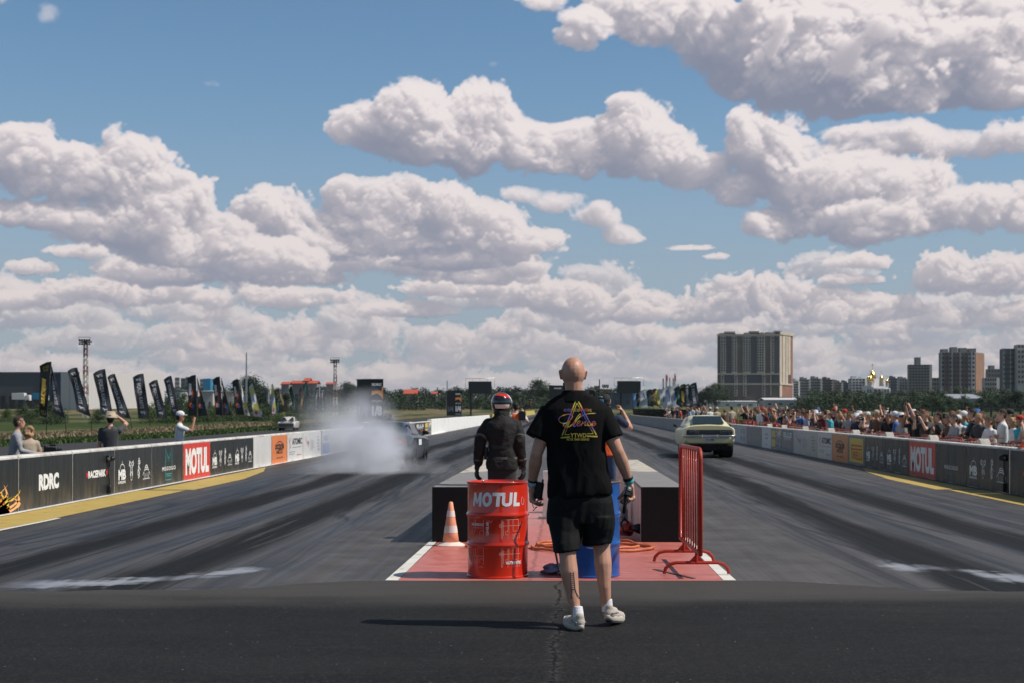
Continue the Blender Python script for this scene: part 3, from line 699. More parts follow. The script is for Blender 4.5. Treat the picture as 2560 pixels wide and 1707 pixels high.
# ---------------------------------------------------------------- traffic cones
M_corg = mat('cone_orange', (.80, .17, .06), .55, var=.12); M_cwht = mat('cone_white', (.72, .62, .56), .6, var=.15); M_corf = mat('cone_faded_orange', (.82, .34, .20), .6, var=.15); M_cbase = mat('cone_faded_base', (.72, .58, .50), .7, var=.1)
def cone(loc, h, r0, org, wht, base, label, bands, square=False):
    root = empty('traffic_cone', loc, 0, label, 'traffic cone')
    mb = MB()
    if square: mb.bbox(-r0*1.25, r0*1.25, -r0*1.25, r0*1.25, 0, h*.06, .008)
    else: mb.lathe([(r0*1.28, 0), (r0*1.30, h*.018), (r0*1.12, h*.05), (r0*.86, h*.075), (r0*.80, h*.09)], 28)
    mb.build('base', base, root, auto=40)
    mb = MB(); rr = lambda t: r0*.80*(1-t)+.022*t
    zs = [.085]+[x for b in bands for x in b]+[1.0]
    mb.lathe([(rr(t), h*t) for t in (.085, .3, .5, .8, .985)]+[(.010, h)], 28); mb.build('cone_body', org, root, smooth=True)
    for b0, b1 in bands:
        mb = MB(); mb.lathe([(rr(b0)+.0025, h*b0), (rr(b1)+.0025, h*b1)], 28, caps=False); mb.build('reflective_band', wht, root, smooth=True)
    return root
cone((-1.285, 16.15, .013), .50, .125, M_corf, M_cwht, M_cbase, 'faded pale orange and white traffic cone standing beside the red drum', [(.30, .46), (.66, .80)])
cone((8.42, 26.0, gz(8.4, 26)+WH), .235, .085, M_corg, M_cwht, M_corg, 'bright orange traffic cone standing on top of the right wall', [(.55, .70)], True)

# ---------------------------------------------------------------- timing light boxes strapped to the walls
M_blk = mat('black_plastic', (.012, .012, .013), .45, bump=.2); M_blkm = mat('black_matte', (.02, .02, .021), .8, var=.2); M_lens = mat('lens_glass', (.10, .11, .12), .08, coat=1); M_chr = mat('chrome', (.75, .75, .76), .12, 1); M_steel = mat('steel', (.42, .42, .43), .35, 1)
def sensor(side, d, label):
    X0 = (-8.38 if side < 0 else 8.30)-side*.03; z = gz(-8, d)
    root = empty('timing_sensor', (X0, d, z), 0, label, 'timing sensor')
    mb = MB(); mb.bbox(-.07, .02 if side > 0 else .05, -.10, .10, .62, .74, .01); mb.ell((-side*.06, 0, .68), (.05, .06, .05)); mb.build('sensor_head', M_blk, root, auto=40)
    mb = MB(); mb.bbox(-.05, .05, -.07, .07, .04, .20, .01); mb.build('battery_box', M_blk, root, auto=40)
    mb = MB(); mb.tube([(0, .03*math.sin(i*.9), .62-.42*i/10) for i in range(11)], .012, 6); mb.build('cable', M_blkm, root, smooth=True)
    mb = MB(); mb.cyl((-side*.02, -.06, .66), (-side*.02, -.11, .68), .03, n=10); mb.build('lens', M_lens, root, smooth=True)
sensor(-1, 26.1, 'black timing sensor and cable fixed to the sunlit left wall'); sensor(1, 26.7, 'black timing sensor and cable fixed to the shaded right wall')

# ---------------------------------------------------------------- median blocks, drums, barrier, hose and the small things on the red box
def m_blocktop():
    p = wpos(); x, y, z = sep(p); n = noise(p, 3, 5, .7); w_ = noise(xyz(x*2.2, y*1.2, 0.0), 1.6, 4, .7)
    far = (y+(w_-.5)*1.2+ (x.abs()-1.1)*1.5).ss(21.5, 21.7)
    chk = (X.m('PINGPONG', y*1.0+x*1.2, .32).ss(.15, .17)); c = mixc(n.ss(.3, .7), (.19, .18, .178), (.245, .235, .228))
    c = mixc(far*(w_.ss(.35, .5)), c, (.50, .455, .375))
    return c, .7, noise(p, 40, 3, .7), .2
def m_blockside():
    p = wpos(); x, y, z = sep(p); n = noise(xyz(x*3, y*3, z*.8), 2, 5, .7)
    return mixc(n.ss(.3, .7), (.40, .30, .27), (.60, .52, .48)), .6, noise(p, 30, 3, .7), .2  # pink tint paints in the light bounced off the red ground
M_btop = shader('grey_coping', m_blocktop); M_bfr = shader('black_rubber_sheet', lambda: (mixc(noise(wpos(), 5, 5, .7), (.009, .009, .0095), (.017, .0165, .0165)), .75, noise(wpos(), 60, 3, .7), .3, .006)); M_bsd = shader('concrete_side_pink_bounce', m_blockside)
def block(x0, x1, label, inner):
    y0, y1, h = 16.6, 27.2, .655
    root = empty('median_block', (0, 0, 0), 0, label, 'concrete block', 'median blocks either side of the red lane')
    mb = MB(); mb.bbox(x0, x1, y0+.03, y1, -.02, h-.03, .012); mb.build('concrete_body', M_bsd, root, auto=40)
    mb = MB(); mb.bbox(x0-.01, x1+.01, y0, y0+.028, .012, h+.002, .006); mb.build('front_panel', M_bfr, root, auto=40)
    mb = MB(); mb.bbox(x0-.012, x1+.012, y0+.03, y1+.02, h-.028, h, .008); mb.build('top_slab', M_btop, root, auto=40)
block(-1.53, -.95, 'long low concrete block with a black front end, left of the red lane', 1); block(.91, 1.40, 'long low concrete block with a black front end behind the red barrier', -1)

# steel drums
def drum_prof(r, h):
    P = [(r*.955, 0), (r*.975, .006), (r*.975, .016), (r*.955, .022)]
    for c in (.345*h, .655*h):
        P += [(r*.955, c-.030), (r*.962, c-.022), (r*.998, c-.008), (r*1.0, c), (r*.998, c+.008), (r*.962, c+.022), (r*.955, c+.030)]
    P += [(r*.955, h-.022), (r*.975, h-.016), (r*.985, h-.006), (r*.975, h), (r*.95, h-.002), (r*.945, h-.012), (r*.90, h-.018), (.0005, h-.018)]
    return P
M_dred = mat('drum_red_enamel', (.60, .026, .006), .22, coat=.6, var=.06, vs=3); M_dblu = mat('drum_blue_enamel', (.004, .070, .29), .28, coat=.4, var=.10, vs=3); M_brass = mat('brassy_rim', (.55, .38, .12), .3, .8)
M_pw = mat('drum_print_white', (.80, .79, .80), .4); M_pp = mat('drum_print_pink', (.80, .36, .30), .4); M_pr = mat('drum_print_red', (.55, .03, .02), .4)
def on_drum(cx, cy, r, z0=0):     # sign coordinates in metres along the face seen from the camera
    def fn(u, v, off=.0025):
        a = -math.pi/2+u/r; return (cx+(r+off)*math.cos(a), cy+(r+off)*math.sin(a), z0+v)
    return fn
DR = .290
red = empty('steel_drum', (-.61, 13.1, .013), 0, 'red steel drum printed MOTUL standing at the front of the red box', 'drum')
mb = MB(); mb.lathe(drum_prof(DR, .872), 64); mb.build('drum_body', M_dred, red, auto=35)
mb = MB(); mb.cyl((.12, -.12, .855), (.12, -.12, .873), .03, n=16); mb.cyl((-.14, .1, .855), (-.14, .1, .868), .018, n=12); mb.build('bung', M_steel, red, auto=35)
fd = on_drum(0, 0, DR*.955)
mb = MB()
# MOTUL as heavy slanted strokes
def blk(pts): 
    for i in range(len(pts)-1): pass
def stroke(poly): mb.add([fd(-.245+.475*x, .655+.125*(y)) for x, y in poly], [tuple(range(len(poly)))])
sl = lambda x, y: (x+.02*y, y)
def P_(pts): stroke([sl(*p) for p in pts])
P_([(0, 0), (.050, 0), (.072, 1), (.022, 1)]); P_([(.072, 1), (.060, .45), (.083, .0), (.112, .0), (.118, 1)][:0] or [(.055, .55), (.092, .18), (.120, .18), (.105, .50), (.072, 1)])
P_([(.092, .18), (.120, .18), (.210, 1), (.160, 1)]); P_([(.155, 0), (.213, 0), (.212, 1), (.160, 1)])
Oc, Orx, Ory = .325, .098, .52
N_ = 28
for i in range(N_):
    a0_, a1_ = 2*math.pi*i/N_, 2*math.pi*(i+1)/N_
    q = [(Oc+Orx*k*math.cos(a), .5+Ory*kk*math.sin(a)) for a, k, kk in ((a0_, 1, 1), (a1_, 1, 1), (a1_, .42, .50), (a0_, .42, .50))]
    P_(q)
[P_([(.425+.047*i, .76), (.472+.047*i, .76), (.472+.047*i, 1.0), (.425+.047*i, 1.0)]) for i in range(5)]; P_([(.505, 0), (.570, 0), (.575, .77), (.508, .77)])
P_([(.612, .30), (.672, .30), (.672, .765), (.612, .765)]); P_([(.666, .30), (.672, .30), (.672, 1), (.666, 1)])
for i in range(10):
    a0_, a1_ = math.pi+math.pi*i/10, math.pi+math.pi*(i+1)/10
    P_([(.715+.103*math.cos(a0_), .30+.31*math.sin(a0_)), (.715+.103*math.cos(a1_), .30+.31*math.sin(a1_)), (.715+.043*math.cos(a1_), .31+.09*math.sin(a1_)), (.715+.043*math.cos(a0_), .31+.09*math.sin(a0_))])
P_([(.758, .30), (.818, .30), (.818, 1), (.758, 1)]); P_([(.848, 0), (.910, 0), (.914, 1), (.848, 1)]); P_([(.910, 0), (.998, 0), (1.0, .25), (.911, .25)])
mb.build('lettering', M_pw, red)
mb = MB(); put_text(mb, 'INGENIOUS', lambda u, v: fd(u, v), -.265, -.12, .478, .502, 0, .02)
put_text(mb, 'BLEND', lambda u, v: fd(-.082-v, .510-u), 0, .115, -.012, .012, 0, .02)
put_text(mb, 'AUTHENTIC', lambda u, v: fd(u, v, .0045), .085, .245, .132, .160, 0, .045)
put_line(mb, arc(.275, .70, .02, .035, 90, 400, 12), .003, lambda u, v: fd(u, v), 1)
mb.build('small_print', [M_pw, M_pp], red)
mb = MB()
def ln(pts, w=.0017):
    pts = [tuple(np.array(pts[i])*(1-k/5)+np.array(pts[i+1])*k/5) for i in range(len(pts)-1) for k in range(5)]+[pts[-1]]
    put_line(mb, pts, w, lambda u, v: fd(u, v), 0)
def ln2(*s): [ln(q) for q in s]
for dz in (0, -.255):
    Z = .36+dz
    ln2([(.045, Z), (.045, Z+.175)], [(.055, Z), (.055, Z+.175)], [(.065, Z+.03), (.065, Z+.16)], [(.105, Z), (.105, Z+.175)], [(.115, Z+.05), (.115, Z+.175)], [(.045, Z+.175), (.155, Z+.175)],
        [(.155, Z+.175), (.155, Z+.07), (.215, Z+.07), (.215, Z+.175)], [(.155, Z+.045), (.155, Z), (.165, Z), (.165, Z+.045)], [(.175, Z), (.175, Z+.045), (.195, Z+.045), (.195, Z)], [(.205, Z), (.205, Z+.045), (.225, Z+.045), (.225, Z)],
        arc(.04, Z+.12, .012, .016, 0, 360, 10), [(.03, Z+.12), (.24, Z+.12)], [(.155, Z+.175), (.215, Z+.175)], [(.085, Z+.04), (.085, Z+.07), (.105, Z+.07), (.105, Z+.04), (.085, Z+.04)])
    ln2(arc(-.30, Z+.14, .09, .15, -80, 0, 10), [(-.21, Z+.14), (-.21, Z+.175)], [(-.23, Z+.10), (-.12, Z+.10)], [(-.12, Z+.175), (-.12, Z+.06)], arc(-.14, Z+.05, .022, .03, -60, 200, 10), [(-.17, Z), (-.15, Z+.005), (-.12, Z)], [(-.26, Z+.02), (-.23, Z+.16)])
ln2([(-.09, .535), (-.08, .51), (-.065, .53), (-.05, .505), (-.035, .535)], [(.235, .50), (.262, .50), (.262, .48), (.235, .48), (.235, .50)])
mb.build('line_drawing', M_pp, red)
mb = MB(); mb.tube([(DR*.972*math.cos(R(a)), DR*.972*math.sin(R(a)), .868) for a in range(0, 360, 8)], .006, 6, closed=True); mb.build('rim', M_dred, red, smooth=True)
blu = empty('steel_drum', (.238, 13.16, .013), 0, 'blue steel drum behind the legs of the bald man', 'drum')
mb = MB(); mb.lathe(drum_prof(DR, .872), 64); mb.build('drum_body', M_dblu, blu, auto=35)
mb = MB(); mb.tube([(DR*.972*math.cos(R(a)), DR*.972*math.sin(R(a)), .868) for a in range(0, 360, 8)], .006, 6, closed=True); mb.build('rim', M_brass, blu, smooth=True)
mb = MB(); fb = on_drum(0, 0, DR*.955)
for s in range(48):
    a0_, a1_ = R(s*7.5), R(s*7.5+7.5); c_ = (.03, .385); ro, ri = .185, .172
    mb.add([fb(c_[0]+k*1.0*math.cos(a), c_[1]+k*.62*math.sin(a)) for a, k in ((a0_, ro), (a1_, ro), (a1_, ri), (a0_, ri))], [(0, 1, 2, 3)], 0)
for s in range(12):
    u0 = -.14+s*.028; hgt = lambda u: .104*math.sqrt(max(0, 1-((u-.03)/.172)**2))
    u1 = u0+.028
    mb.add([fb(u0, .385-hgt(u0)), fb(u1, .385-hgt(u1)), fb(u1, .385+hgt(u1)*.55), fb(u0, .385+hgt(u0)*.55)], [(0, 1, 2, 3)], 1)
put_line(mb, [(-.15, .40), (-.11, .53), (-.05, .33)], .006, lambda u, v: fb(u, v, .004), 0); put_line(mb, [(.16, .42), (.18, .44), (.205, .41)], .006, lambda u, v: fb(u, v, .004), 0)
mb.build('emblem', [M_pw, M_pr], blu)

# crowd control barrier: one by the red box, many along the crowd
M_bred = mat('barrier_red_paint', (.36, .024, .008), .5, coat=.05, var=.15)
def barrier(L=1.95, bars=12, H=1.17, zb=.22):
    root = empty('crowd_barrier')
    mb = MB(); r = .02; c = .10; p = []
    p = [(0, -L/2, zb), (0, -L/2, H-c)]+[(0, -L/2+c-c*math.cos(R(a)), H-c+c*math.sin(R(a))) for a in (30, 60)]+[(0, -L/2+c, H), (0, L/2-c, H)]+[(0, L/2-c+c*math.sin(R(a)), H-c+c*math.cos(R(a))) for a in (30, 60)]+[(0, L/2, H-c), (0, L/2, zb)]
    mb.tube(p, r, 10, closed=True); mb.build('frame', M_bred, root, smooth=True)
    for k in range(bars):
        y = -L/2+L*(k+1)/(bars+1); mb = MB(); mb.cyl((0, y, zb), (0, y, H), .009, n=6); mb.build('bar', M_bred, root, smooth=True)
    for y in (-L*.32, L*.32):
        mb = MB(); w_ = .30; z0 = .115
        pts = [(-w_, y, .012), (-w_+.012, y, .06), (-w_+.05, y, .10), (-w_+.11, y, z0), (w_-.11, y, z0), (w_-.05, y, .10), (w_-.012, y, .06), (w_, y, .012)]
        mb.tube(pts, .016, 8); mb.cyl((0, y, .10), (0, y, zb+.02), .016, n=8)
        mb.add([(-.07, y-.004, .125), (.07, y-.004, .125), (0, y-.004, .20), (-.07, y+.004, .125), (.07, y+.004, .125), (0, y+.004, .20)], [(0, 1, 2), (5, 4, 3), (0, 2, 5, 3), (1, 4, 5, 2)])
        mb.build('foot', M_bred, root, smooth=False, auto=40)
    return root
br0 = barrier(1.75, 8); br0.location = (1.215, 13.72, .013); br0.rotation_euler = (0, 0, R(1.2))
tag(br0, 'red steel crowd barrier seen end on, standing on the edge of the red box', 'crowd barrier')
for k in range(22):
    b = copy_tree(br0); d = 27.2+k*2.55; b.location = (9.55+.12*math.sin(k*2.1), d, gz(9, d)); b.rotation_euler = (0, 0, R(3*math.sin(k*1.7)))
    tag(b, '%s red crowd barrier before the spectators, counted from the near end of the right wall' % ORD[k+1], 'crowd barrier', 'crowd barriers in front of the spectators')
# red and white tape strung along the spectators
M_tape = shader('striped_tape', lambda: (mixc(X.m('PINGPONG', sep(wpos())[1], .11).ss(.05, .06), (.50, .46, .44), (.40, .04, .03)), .5))
for k, (z0, lb) in enumerate(((1.13, 'upper'), (.98, 'lower'))):
    mb = MB(); v = []; n = 60
    for i in range(n+1):
        d = 26+i*.55; s = -.05*math.sin((d*1.2) % math.pi); z = gz(9, d)+z0+s; v += [(9.34+.02*math.sin(i*1.3), d, z), (9.34+.02*math.sin(i*1.3+.5), d, z+.035)]
    mb.add(v, [(2*i, 2*i+2, 2*i+3, 2*i+1) for i in range(n)]); tag(mb.build('barrier_tape', M_tape), lb+' red and white striped tape strung before the spectators', 'tape', 'tapes before the spectators')

# hose, rag, bottles, extinguisher, white post
M_hose = mat('orange_hose', (.50, .13, .045), .5, var=.2); M_hblk = mat('black_rubber', (.012, .012, .013), .5)
def ring(cx, cy, rx, ry, z, a0=0, a1=360, n=70, wob=.03, ph=0): return [(cx+rx*math.cos(R(a0+(a1-a0)*i/n))*(1+wob*math.sin(3*i/n*6+ph)), cy+ry*math.sin(R(a0+(a1-a0)*i/n)), z+.004*math.sin(i)) for i in range(n+1)]
mb = MB(); mb.tube(ring(.32, 15.75, .66, .50, .035, -20, 400)+ring(.30, 15.9, .60, .56, .055, 42, 330, ph=1), .016, 8); tag(mb.build('hose', M_hose, smooth=True), 'orange hose lying in flat loops behind the blue drum', 'hose')
mb = MB(); mb.tube([(-.08, 12.90, .90), (-.105, 12.84, .80), (-.10, 12.83, .55), (-.085, 12.82, .30), (-.045, 12.8, .10), (.0, 12.78, .035), (.10, 12.75, .032)], .011, 8); tag(mb.build('cable', M_hblk, smooth=True), 'thin black cable hanging down the left side of the blue drum', 'cable')
mb = MB(); mb.tube([(-1.1, 15.9, .03), (-1.0, 15.75, .032), (-.85, 15.7, .03), (-.55, 15.78, .03), (-.3, 15.7, .03)], .012, 8); tag(mb.build('hose', M_hose, smooth=True), 'end of an orange hose between the cone and the red drum', 'hose')
def blob(seed, r, c, m, name, lb, cat, amp=.35):
    g = np.random.default_rng(seed); mb = MB(); mb.ell((0, 0, 0), (1, 1, 1), 28, 18)
    v = np.array(mb.v); ph = g.random((6, 3))*6
    d = sum(np.sin(v @ (g.normal(size=3)*3.2)+ph[i, 0]) for i in range(6))/6
    d2 = np.abs(sum(np.sin(v @ (g.normal(size=3)*7)+ph[i, 1]) for i in range(6))/6)
    v = v*(1+amp*d-.25*amp*d2)[:, None]*np.array(r); v[:, 2] = np.maximum(v[:, 2], -r[2]*.55)+r[2]*.55
    mb.v = [tuple(p) for p in v]; o = mb.build(name, m, smooth=True, loc=c); return tag(o, lb, cat)
blob(3, (.125, .10, .055), (-.125, 13.28, .016), mat('blue_grey_cloth', (.24, .25, .36), .9, var=.3, bump=.5), 'rag', 'crumpled blue grey rag on the ground beside the blue drum', 'rag', .9)
M_pet = mat('clear_plastic', (.75, .80, .85), .08, trans=.85, ior=1.2); M_cap = mat('bottle_cap', (.10, .25, .6), .4)
def bottle():
    root = empty('water_bottle')
    mb = MB(); mb.lathe([(.036, 0), (.042, .01), (.042, .06), (.039, .075), (.042, .09), (.042, .21), (.034, .25), (.015, .28), (.014, .30)], 14); mb.build('bottle_body', M_pet, root, smooth=True)
    mb = MB(); mb.lathe([(.017, .295), (.017, .315)], 10); mb.build('cap', M_cap, root, smooth=True)
    return root
b0 = bottle(); k = 0
for i in range(4):
    for j in range(3):
        o = b0 if k == 0 else copy_tree(b0); k += 1
        o.location = (.62+j*.095, 19.0+i*.10, .013); tag(o, 'clear plastic water bottle standing in the cluster against the right median block', 'bottle', 'water bottles by the right median block')
ex = empty('fire_extinguisher', (.80, 17.15, .02), 0, 'red fire extinguisher with black horn lying against the right median block', 'fire extinguisher')
mb = MB(); mb.tube([(-.10, .1, .10), (-.09, .09, .10), (.0, .02, .10), (.02, 0, .10)], [.05, .085, .085, .05], 16); mb.build('cylinder', mat('extinguisher_red', (.34, .02, .012), .3, coat=.4), ex, smooth=True)
mb = MB(); mb.cyl((.02, -.02, .13), (.10, -.16, .12), .030, .062, 16); mb.build('horn', M_blk, ex, smooth=True)
mb = MB(); mb.tube([(-.02, .02, .18), (-.08, -.06, .24), (-.12, -.12, .17), (-.08, -.15, .08), (.0, -.10, .06)], .014, 8); mb.build('hose_pipe', M_blk, ex, smooth=True)
po = empty('marker_post', (-.26, 20.4, .013), 0, 'white post on a foot plate standing in the red lane left of the bald man', 'post')
mb = MB(); mb.bbox(-.045, .045, -.04, .04, .03, .69, .006); mb.build('post', mat('cream_metal', (.62, .60, .56), .5, var=.12), po, auto=40)
mb = MB(); mb.bbox(-.11, .07, -.09, .09, 0, .03, .006); mb.build('foot_plate', M_steel, po, auto=40)
mb = MB(); mb.bbox(-.115, -.05, -.04, .04, .26, .50, .01); mb.build('sensor_box', M_blk, po, auto=40)
# a dropped strip of dark tape
mb = MB(); mb.bbox(-.02, .02, -.42, .42, 0, .004, .001); o = mb.build('tape_strip', mat('dark_tape', (.05, .045, .045), .5), loc=(1.02, 13.25, .015)); o.rotation_euler = (0, 0, R(22)); tag(o, 'dark strip of tape stuck to the red paint under the barrier foot', 'tape strip')

# ---------------------------------------------------------------- figures: solids grown together into one skin
def V(*a): return Vector(a)
class Body:
    def __init__(s): s.mb = MB()
    def cap(s, a, b, ra, rb, mi=0, sq=None, n=12, flat=False):
        a, b = V(*a), V(*b); d = (b-a); L = max(d.length, 1e-4); d = d/L
        ts = [] if flat else [(-ra*math.cos(R(t)), ra*math.sin(R(t))) for t in (8, 35, 62)]
        m = max(3, int(L/.035)); ts += [(L*i/m, ra+(rb-ra)*i/m) for i in range(m+1)]
        if not flat: ts += [(L+rb*math.cos(R(t)), rb*math.sin(R(t))) for t in (62, 35, 8)]
        mb2 = MB(); mb2.tube([a+d*t for t, r in ts], [max(r, 1e-3) for t, r in ts], n)
        if sq:
            ax, k = V(*sq[0]).normalized(), sq[1]; vs = []
            for p in mb2.v:
                p = V(*p); q = p-a; off = q-d*q.dot(d); p = p+ax*(off.dot(ax))*(k-1); vs.append(p)
            mb2.v = vs
        s.mb.add(mb2.v, mb2.f, mi); return s
    def chain(s, pts, rads, mi=0, sq=None):
        for i in range(len(pts)-1): s.cap(pts[i], pts[i+1], rads[i], rads[i+1], mi, sq)
        return s
    def ell(s, c, r, mi=0, rot=None): s.mb.ell(c, r, 16, 12, mi, rot); return s
    def loft(s, rows, mi=0, n=24, p=2.4):
        """rows of (z, x0, x1, y0, y1): rounded cross sections stacked upward"""
        rings = []
        for z, x0, x1, y0, y1 in rows:
            ring = []
            for k in range(n):
                a = 2*math.pi*k/n; c, q = math.cos(a), math.sin(a)
                cx = math.copysign(abs(c)**(2/p), c); cy = math.copysign(abs(q)**(2/p), q)
                zz = z(cx) if callable(z) else z
                ring.append(((x0+x1)/2+(x1-x0)/2*cx, (y0+y1)/2+(y1-y0)/2*cy, zz))
            rings.append(ring)
        s.mb.loft(rings, mi); return s
    def grow(s, name, mats, voxel=.012, it=4, fold=None):
        me = s.mb.mesh('src', mats); o = bpy.data.objects.new('src', me); C.objects.link(o)
        m = o.modifiers.new('r', 'REMESH'); m.mode = 'VOXEL'; m.voxel_size = voxel
        m2 = o.modifiers.new('s', 'SMOOTH'); m2.factor = .5; m2.iterations = it
        dg = bpy.context.evaluated_depsgraph_get(); r = bpy.data.meshes.new_from_object(o.evaluated_get(dg)); r.name = name
        if len(mats) > 1:
            kd = kdtree.KDTree(sum(len(f) for f in s.mb.f)); idx = []
            for f, mi in zip(s.mb.f, s.mb.mi):
                pts = [V(*s.mb.v[i]) for i in f]
                if len(pts) > 4: pts = pts[:1]
                c = sum(pts, V(0, 0, 0))/len(pts); kd.insert(c, len(idx)); idx.append(mi)
                for p in pts[:2]: kd.insert((p*.7+c*.3), len(idx)); idx.append(mi)
            kd.balance()
            r.materials.clear(); [r.materials.append(x) for x in mats]
            r.polygons.foreach_set('material_index', [idx[kd.find(p.center)[1]] for p in r.polygons])
        bpy.data.objects.remove(o); bpy.data.meshes.remove(me)
        if fold:
            co = np.empty(len(r.vertices)*3, np.float32); r.vertices.foreach_get('co', co); co = co.reshape(-1, 3)
            no = np.array([tuple(v.normal) for v in r.vertices]); co = co+no*fold(co)[:, None]; r.vertices.foreach_set('co', co.astype(np.float32).ravel())
        r.polygons.foreach_set('use_smooth', [True]*len(r.polygons)); r.update()
        return r
def snoise(co, sc, seed, n=7):
    g = np.random.default_rng(seed); o = 0
    for i in range(n):
        k = g.normal(size=3)*np.array(sc)*(1+.45*i); o = o+np.sin(co @ k+g.random()*6.28)/(1+.45*i)
    return o/2.6
def ik(S, H, l1, l2, pole):
    S, H = V(*S), V(*H); d = H-S; L = min(d.length, (l1+l2)*.995); d.normalize()
    a = (l1*l1-l2*l2+L*L)/(2*L); h = math.sqrt(max(0, l1*l1-a*a)); p = V(*pole); p = (p-d*p.dot(d)).normalized()
    return S+d*a+p*h, S+d*L
def hand(b, w, d, n, side, curl=25, mi=0, sc=1.0, fat=1.0, thumb_in=0, spread=1.0):
    """palm and five fingers; w wrist, d along the fingers, n palm normal, side +1/-1 where the thumb leaves"""
    w, d, n = V(*w), V(*d).normalized(), V(*n); n = (n-d*n.dot(d)).normalized(); s = d.cross(n)*side
    pe = w+d*.085*sc
    b.cap(w, w+d*.03*sc, .024*sc, .030*sc, mi, (n, .75)); b.cap(w+d*.025*sc-s*.012*sc, pe-s*.012*sc, .025*sc, .024*sc, mi, (n, .55)); b.cap(w+d*.025*sc+s*.014*sc, pe+s*.014*sc, .024*sc, .024*sc, mi, (n, .55))
    for i, (o, l) in enumerate(((-.031, .058), (-.011, .070), (.010, .076), (.030, .068))):
        fnn = V(*n); p = pe+s*o*sc; dd = (d+s*o*1.2*spread).normalized(); c = R(curl*(1+.12*(1.5-i)))
        for k, (f, r) in enumerate(((.46, .0098), (.32, .0090), (.26, .0080))):
            dd, fnn = (dd*math.cos(c)+fnn*math.sin(c)).normalized(), (fnn*math.cos(c)-dd*math.sin(c)).normalized()
            q = p+dd*l*f*sc*1.05; b.cap(p, q, r*fat*sc, r*.94*fat*sc, mi, n=8); p = q
    t0 = w+d*.025*sc+s*.026*sc; td = (d*.62+s*.62*(1-thumb_in)+n*(.35+thumb_in*.6)).normalized()
    t1 = t0+td*.034*sc; td2 = (td*.75+d*.35+n*.25*(1+thumb_in)).normalized(); t2 = t1+td2*.030*sc; t3 = t2+(td2*.8+n*.3).normalized()*.022*sc
    b.chain([t0, t1, t2, t3], [.0145*sc*fat, .0118*sc*fat, .0105*sc*fat, .0088*sc*fat], mi)
SKIN = [mat('skin', (.52, .27, .185), .5, bump=.15, bs=120, var=.06, vs=9), mat('tanned_skin', (.34, .165, .10), .5, var=.08), mat('fair_skin', (.62, .36, .26), .5, var=.06)]
def cloth(name, col, fs=14): return mat('cloth_'+name, col, .85, var=.12, vs=8, bump=.35, bs=fs, sheen=.1)
def head(b, c, s=1.0, mi=0, face=(0, 1, 0), hair=None, him=3, tilt=0):
    """head with face, ears and hair; c centre of the skull, face direction"""
    f = V(*face).normalized(); c = V(*c); u = (V(0, 0, 1)-f*f.z); u.normalize(); r = f.cross(u)
    M = lambda x, y, z: c+r*x*s+f*y*s+u*z*s
    from mathutils import Matrix
    rot = Matrix((r, f, u)).transposed()
    b.ell(M(0, -.008, .012), (.077*s, .096*s, .100*s), mi, rot); b.ell(M(0, .022, -.055), (.056*s, .066*s, .068*s), mi, rot); b.ell(M(0, .045, -.095), (.030*s, .032*s, .028*s), mi, rot)
    b.cap(M(0, .086, .005), M(0, .104, -.026), .009*s, .014*s, mi, n=8); b.cap(M(-.020, .082, -.066), M(.020, .082, -.066), .009*s, .009*s, mi, n=8)
    b.cap(M(-.045, .080, .022), M(.045, .080, .022), .010*s, .010*s, mi, n=8)
    for k in (-1, 1): b.cap(M(k*.080, -.004, -.028), M(k*.086, -.012, .018), .008*s, .014*s, mi, (r, .6), n=8)
    if hair == 'short': b.ell(M(0, -.020, .036), (.084*s, .098*s, .092*s), him, rot); b.ell(M(0, -.052, -.022), (.072*s, .058*s, .062*s), him, rot)
    if hair == 'long':
        b.ell(M(0, -.020, .036), (.088*s, .102*s, .094*s), him, rot); b.cap(M(0, -.060, 0), M(0, -.085, -.24), .078*s, .058*s, him, (f, .6))
        for k in (-1, 1): b.cap(M(k*.070, -.01, .01), M(k*.075, -.03, -.17), .030*s, .026*s, him)
    if hair == 'curly':
        g = random.Random(4)
        for i in range(34):
            a, e = g.uniform(0, 6.28), g.uniform(-1.1, 1.4); x, y, z = .094*math.cos(e)*math.cos(a), .10*math.cos(e)*math.sin(a)-.03, .10*math.sin(e)+.01
            if y > .045 and z < .05: continue
            b.ell(M(x, y, z-.03*(z < 0)), (.034*s,)*3, him)
    return M, rot, r, f, u

# ------------------------------------------------------------ the bald man walking toward the start line
MX, MY_ = 0, 10.0
man = empty('person', (.12, 10.0, .009), 0, 'bald man in black printed T-shirt and black shorts walking away down the centre', 'person')
L = lambda x, y, z: (x-.12, y-10.0, z-.009)
b = Body()
M, *_ = head(b, L(.063, 10.02, 1.776), 1.10, 0, (-.10, .99, .02))
b.chain([L(.066, 9.985, 1.72), L(.070, 9.99, 1.64), L(.075, 9.99, 1.58)], [.060, .062, .075], 0)
b.cap(L(.045, 9.960, 1.682), L(.090, 9.960, 1.682), .026, .026, 0)                     # nape rolls
b.loft([(1.0-.009, -.19, .17, -.09, .09), (1.2, -.19, .15, -.09, .09), (1.42, -.21, .14, -.09, .09), (1.52, -.18, .12, -.07, .07), (1.57, -.08, .02, -.05, .05)], 0)
b.cap(L(-.08, 10, 1.51), L(.24, 10, 1.51), .05, .05, 0)
